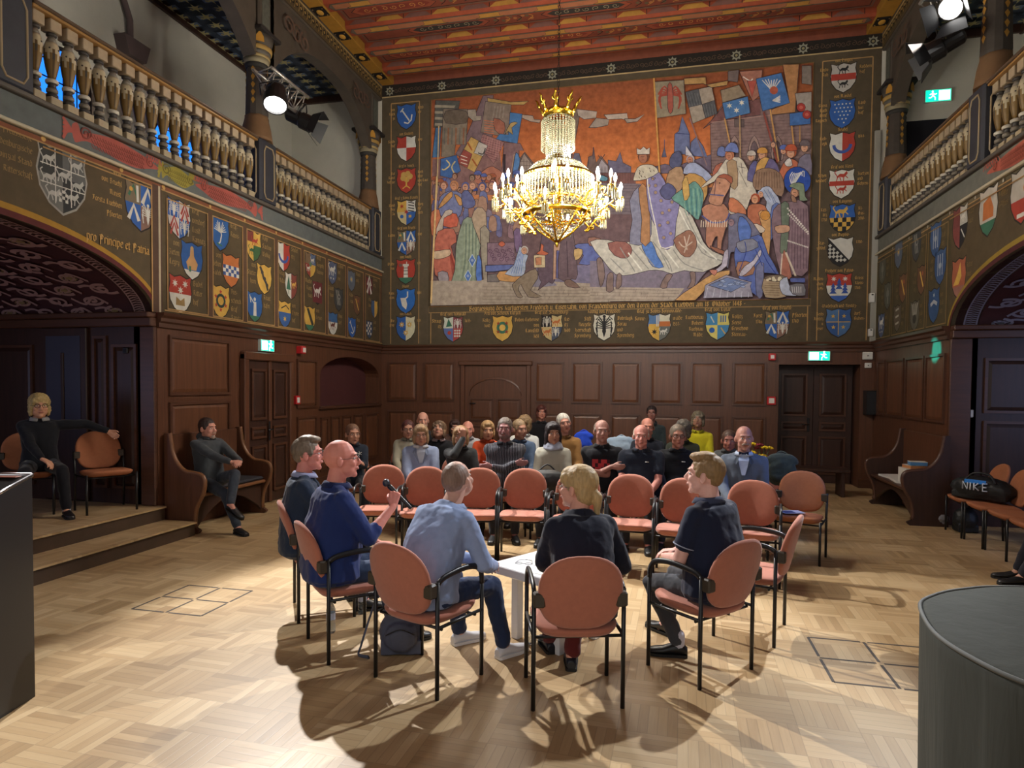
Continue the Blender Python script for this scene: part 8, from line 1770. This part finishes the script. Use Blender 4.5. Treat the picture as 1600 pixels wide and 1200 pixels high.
# --- audience rows, faces towards the circle; photo pixel of the head top and the row distance
def aud(label, px, py, Y, seat=True, **kw):
    q = pl(px, py, 1, Y); zt = q.z; face = degrees_to(q.x, Y)
    a = radians(face+kw.pop('dface', 0)); f = V((-sin(a), cos(a), 0)); hy = .09+ .5*sin(radians(sum(kw.get('lean', (2, 6)))/2))
    x, y = q.x-f.x*hy, Y-f.y*hy
    person(label, x, y, math.degrees(a), zt, **kw)
    if seat: chair('salmon audience chair under the '+SEAT.pop(0), x, y-.0, math.degrees(a), chair_arm, 'occupied armchairs of the audience')
def degrees_to(x, y): d = V((-.5-x, 2.0-y)); return math.degrees(atan2(-d.x, d.y))
SEAT = ['woman in the pale blue cardigan', 'woman with her hand to her face', 'man in the striped shirt', 'dark-haired woman with the scarf', 'man with the red chest print', 'heavy grey-haired man in the navy polo', 'man with thick-rimmed glasses', 'man with the bow tie', 'short-haired woman apart at the left', 'woman with dark red hair', 'curly-haired person looking down', 'woman in the orange sweater', 'man in the denim blue jacket', 'white-haired man in the mustard jacket', 'grey-haired woman in olive', 'short dark-haired man beside the bow-tie man', 'pink-faced man behind the heavy man', 'bald man with the grey beard', 'balding man in the white shirt', 'dark-haired person in brown at the back', 'person in the white sweater', 'person in the bright yellow jacket']
R2, R3, R4 = 7.35, 8.3, 9.25
fold = lambda k=0: {1: ((-.12, .22, .86), (-.9, .25, 0), (0, -1, 0)), -1: ((.14, .26, .82), (.9, .2, 0), (0, -1, 0))}
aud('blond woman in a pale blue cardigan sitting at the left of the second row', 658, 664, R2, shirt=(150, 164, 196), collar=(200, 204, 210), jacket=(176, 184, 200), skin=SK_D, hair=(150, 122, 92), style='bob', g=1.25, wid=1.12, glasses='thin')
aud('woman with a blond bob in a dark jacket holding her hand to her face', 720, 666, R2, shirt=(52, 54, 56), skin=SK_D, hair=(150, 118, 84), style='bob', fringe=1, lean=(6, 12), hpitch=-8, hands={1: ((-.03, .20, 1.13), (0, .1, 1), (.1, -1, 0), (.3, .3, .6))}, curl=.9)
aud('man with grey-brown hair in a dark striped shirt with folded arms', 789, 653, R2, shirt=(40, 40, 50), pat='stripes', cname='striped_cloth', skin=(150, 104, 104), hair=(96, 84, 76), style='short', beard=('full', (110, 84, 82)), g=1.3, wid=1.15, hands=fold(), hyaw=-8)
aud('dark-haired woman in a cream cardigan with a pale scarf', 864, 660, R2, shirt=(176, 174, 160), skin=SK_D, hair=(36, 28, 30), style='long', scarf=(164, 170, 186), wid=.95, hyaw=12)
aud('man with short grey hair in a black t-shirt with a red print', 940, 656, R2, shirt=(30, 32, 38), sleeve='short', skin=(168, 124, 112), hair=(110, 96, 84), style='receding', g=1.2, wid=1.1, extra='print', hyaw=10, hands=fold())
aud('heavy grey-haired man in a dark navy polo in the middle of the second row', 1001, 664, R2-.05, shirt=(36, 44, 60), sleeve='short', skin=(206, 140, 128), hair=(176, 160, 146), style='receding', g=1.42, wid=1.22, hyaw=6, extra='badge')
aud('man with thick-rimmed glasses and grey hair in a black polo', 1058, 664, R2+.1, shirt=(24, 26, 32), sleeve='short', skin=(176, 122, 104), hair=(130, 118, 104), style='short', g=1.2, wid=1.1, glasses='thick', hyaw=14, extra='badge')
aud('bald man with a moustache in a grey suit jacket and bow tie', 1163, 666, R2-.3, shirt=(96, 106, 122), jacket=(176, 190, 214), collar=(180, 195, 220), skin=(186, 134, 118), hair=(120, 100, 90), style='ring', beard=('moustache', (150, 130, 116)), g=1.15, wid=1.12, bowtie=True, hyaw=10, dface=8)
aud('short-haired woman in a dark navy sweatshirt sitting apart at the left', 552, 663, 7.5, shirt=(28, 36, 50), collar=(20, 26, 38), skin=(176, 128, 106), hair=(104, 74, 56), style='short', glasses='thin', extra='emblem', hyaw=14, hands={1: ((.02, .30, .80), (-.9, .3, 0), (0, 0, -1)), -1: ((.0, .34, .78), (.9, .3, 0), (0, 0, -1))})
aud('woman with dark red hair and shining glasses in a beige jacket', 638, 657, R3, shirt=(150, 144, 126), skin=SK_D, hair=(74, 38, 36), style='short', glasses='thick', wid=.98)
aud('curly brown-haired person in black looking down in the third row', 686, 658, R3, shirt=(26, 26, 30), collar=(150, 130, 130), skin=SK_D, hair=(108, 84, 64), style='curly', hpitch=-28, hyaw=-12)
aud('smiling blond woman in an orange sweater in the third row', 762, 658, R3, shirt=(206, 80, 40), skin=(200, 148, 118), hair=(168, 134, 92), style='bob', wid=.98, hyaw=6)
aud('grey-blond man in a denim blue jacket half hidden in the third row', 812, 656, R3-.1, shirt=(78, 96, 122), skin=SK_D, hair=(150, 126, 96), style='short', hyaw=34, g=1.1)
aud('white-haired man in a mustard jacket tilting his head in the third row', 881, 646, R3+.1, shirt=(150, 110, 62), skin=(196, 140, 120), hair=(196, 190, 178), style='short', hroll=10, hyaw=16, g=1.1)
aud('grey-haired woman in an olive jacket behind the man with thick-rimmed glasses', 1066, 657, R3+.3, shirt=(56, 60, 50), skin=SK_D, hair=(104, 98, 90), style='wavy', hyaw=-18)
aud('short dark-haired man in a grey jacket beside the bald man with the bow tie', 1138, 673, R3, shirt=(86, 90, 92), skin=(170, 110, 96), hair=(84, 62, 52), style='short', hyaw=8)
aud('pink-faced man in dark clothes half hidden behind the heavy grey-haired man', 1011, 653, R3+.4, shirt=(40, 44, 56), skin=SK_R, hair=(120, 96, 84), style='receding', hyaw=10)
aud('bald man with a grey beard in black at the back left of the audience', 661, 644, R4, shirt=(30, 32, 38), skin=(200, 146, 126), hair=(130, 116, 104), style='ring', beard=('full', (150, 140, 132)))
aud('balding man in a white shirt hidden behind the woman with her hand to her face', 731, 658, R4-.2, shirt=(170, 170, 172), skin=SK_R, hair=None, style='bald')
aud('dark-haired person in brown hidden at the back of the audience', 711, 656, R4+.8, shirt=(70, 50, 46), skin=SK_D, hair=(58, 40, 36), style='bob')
aud('person with tousled light hair in a white sweater in the fourth row', 819, 650, R4-.1, shirt=(204, 206, 204), skin=SK_D, hair=(130, 106, 76), style='wavy', hyaw=-30, g=1.1)
aud('auburn-haired woman in a black v-neck top on the bench at the end wall', 846, 633, 11.6, shirt=(22, 22, 26), sleeve='long', skin=(190, 130, 110), hair=(84, 44, 38), style='bob', seat=False, hyaw=10)
aud('dark-haired person in a dark green parka at the end wall', 1018, 634, 11.3, shirt=(46, 56, 58), skin=(150, 104, 92), hair=(44, 34, 34), style='short', seat=False, hood=True)
aud('curly grey-haired person in a bright yellow jacket at the back right', 1090, 643, 10.2, shirt=(196, 186, 36), skin=(156, 116, 96), hair=(110, 100, 82), style='curly', hpitch=-14, seat=True, wid=.98)
# wall bench for the people at the end wall
t = thing('wall_bench', 'long plain oak bench against the end wall behind the audience', 'bench', (-.3, 11.9, 0)); b = MB(); b.box(-3.3, 3.2, -.62, -.18, .40, .45, .008); b.obj('seat_board', wood_dark, t)
for x in (-3.2, -1.1, 1.0, 3.1): b = MB(); b.box(x-.03, x+.03, -.58, -.22, 0, .40, .006); b.obj('leg', wood_dark, t)
def draped(label, px, py, Y, m, name='draped_jacket', w=.42, h=.34):
    q = pl(px, py, 1, Y); t = thing(name, label, 'jacket', (q.x, Y, 0)); b = MB(); z = q.z
    b.ell((0, 0, z-.10), (w/2, .05, .09)); b.ell((0, .03, z-.25), (w/2*.95, .045, .16)); b.ell((0, -.03, z-.22), (w/2*.9, .04, .14)); remesh_obj(b, 'jacket_cloth', m, t, .014, 4, .03, .1); b = MB(); b.tube(cr([(-.06, .02, z-.03), (0, .03, z), (.06, .02, z-.03)], 3), .012, 6); b.obj('jacket_collar', m, t)
draped('bright blue jacket hung over a chair behind the white-haired man', 912, 672, 9.4, clothm('royal_blue_nylon', (34, 70, 190)), w=.3)
draped('pale jacket over a chair between the red-print man and the heavy man', 971, 680, 9.2, clothm('pale_nylon', (150, 170, 190)), w=.5)
draped('grey-green jacket hung over the chair right of the bow-tie man', 1222, 706, 7.9, clothm('grey_green_cloth', (62, 70, 64)), w=.36)
for px, py, Y, lb in ((1110, 692, 8.9, 'empty salmon chair at the back right, left of the short dark-haired man'), (1205, 702, 8.4, 'empty salmon chair carrying a grey-green jacket at the right end of the third row'), (912, 690, 9.5, 'salmon chair with the bright blue jacket on its back'), (971, 694, 9.3, 'salmon chair with the pale jacket on its back')):
    q = pl(px, py, 1, Y); chair(lb, q.x, Y-.2, 175, chair_arm, 'spare chairs at the back of the audience')
q = pl(870, 725, 1, 6.95); t = thing('black_handbag', 'large black bag on the lap of the dark-haired woman with the scarf', 'bag', (q.x-.1, 6.93, .60), .1); b = MB(); b.ell((0, 0, .12), (.23, .11, .13)); b.box(-.17, .17, -.07, .07, .01, .12); remesh_obj(b, 'bag_body', bagk, t, .014, 3, .02, .1); b = MB(); b.tube(cr([(-.1, 0, .22), (0, 0, .30), (.1, 0, .22)], 4), .009, 6); b.obj('handle', bagk, t)
# ------------------------------------------------------------------ freeze modifier results into plain meshes
bake(BAKE)
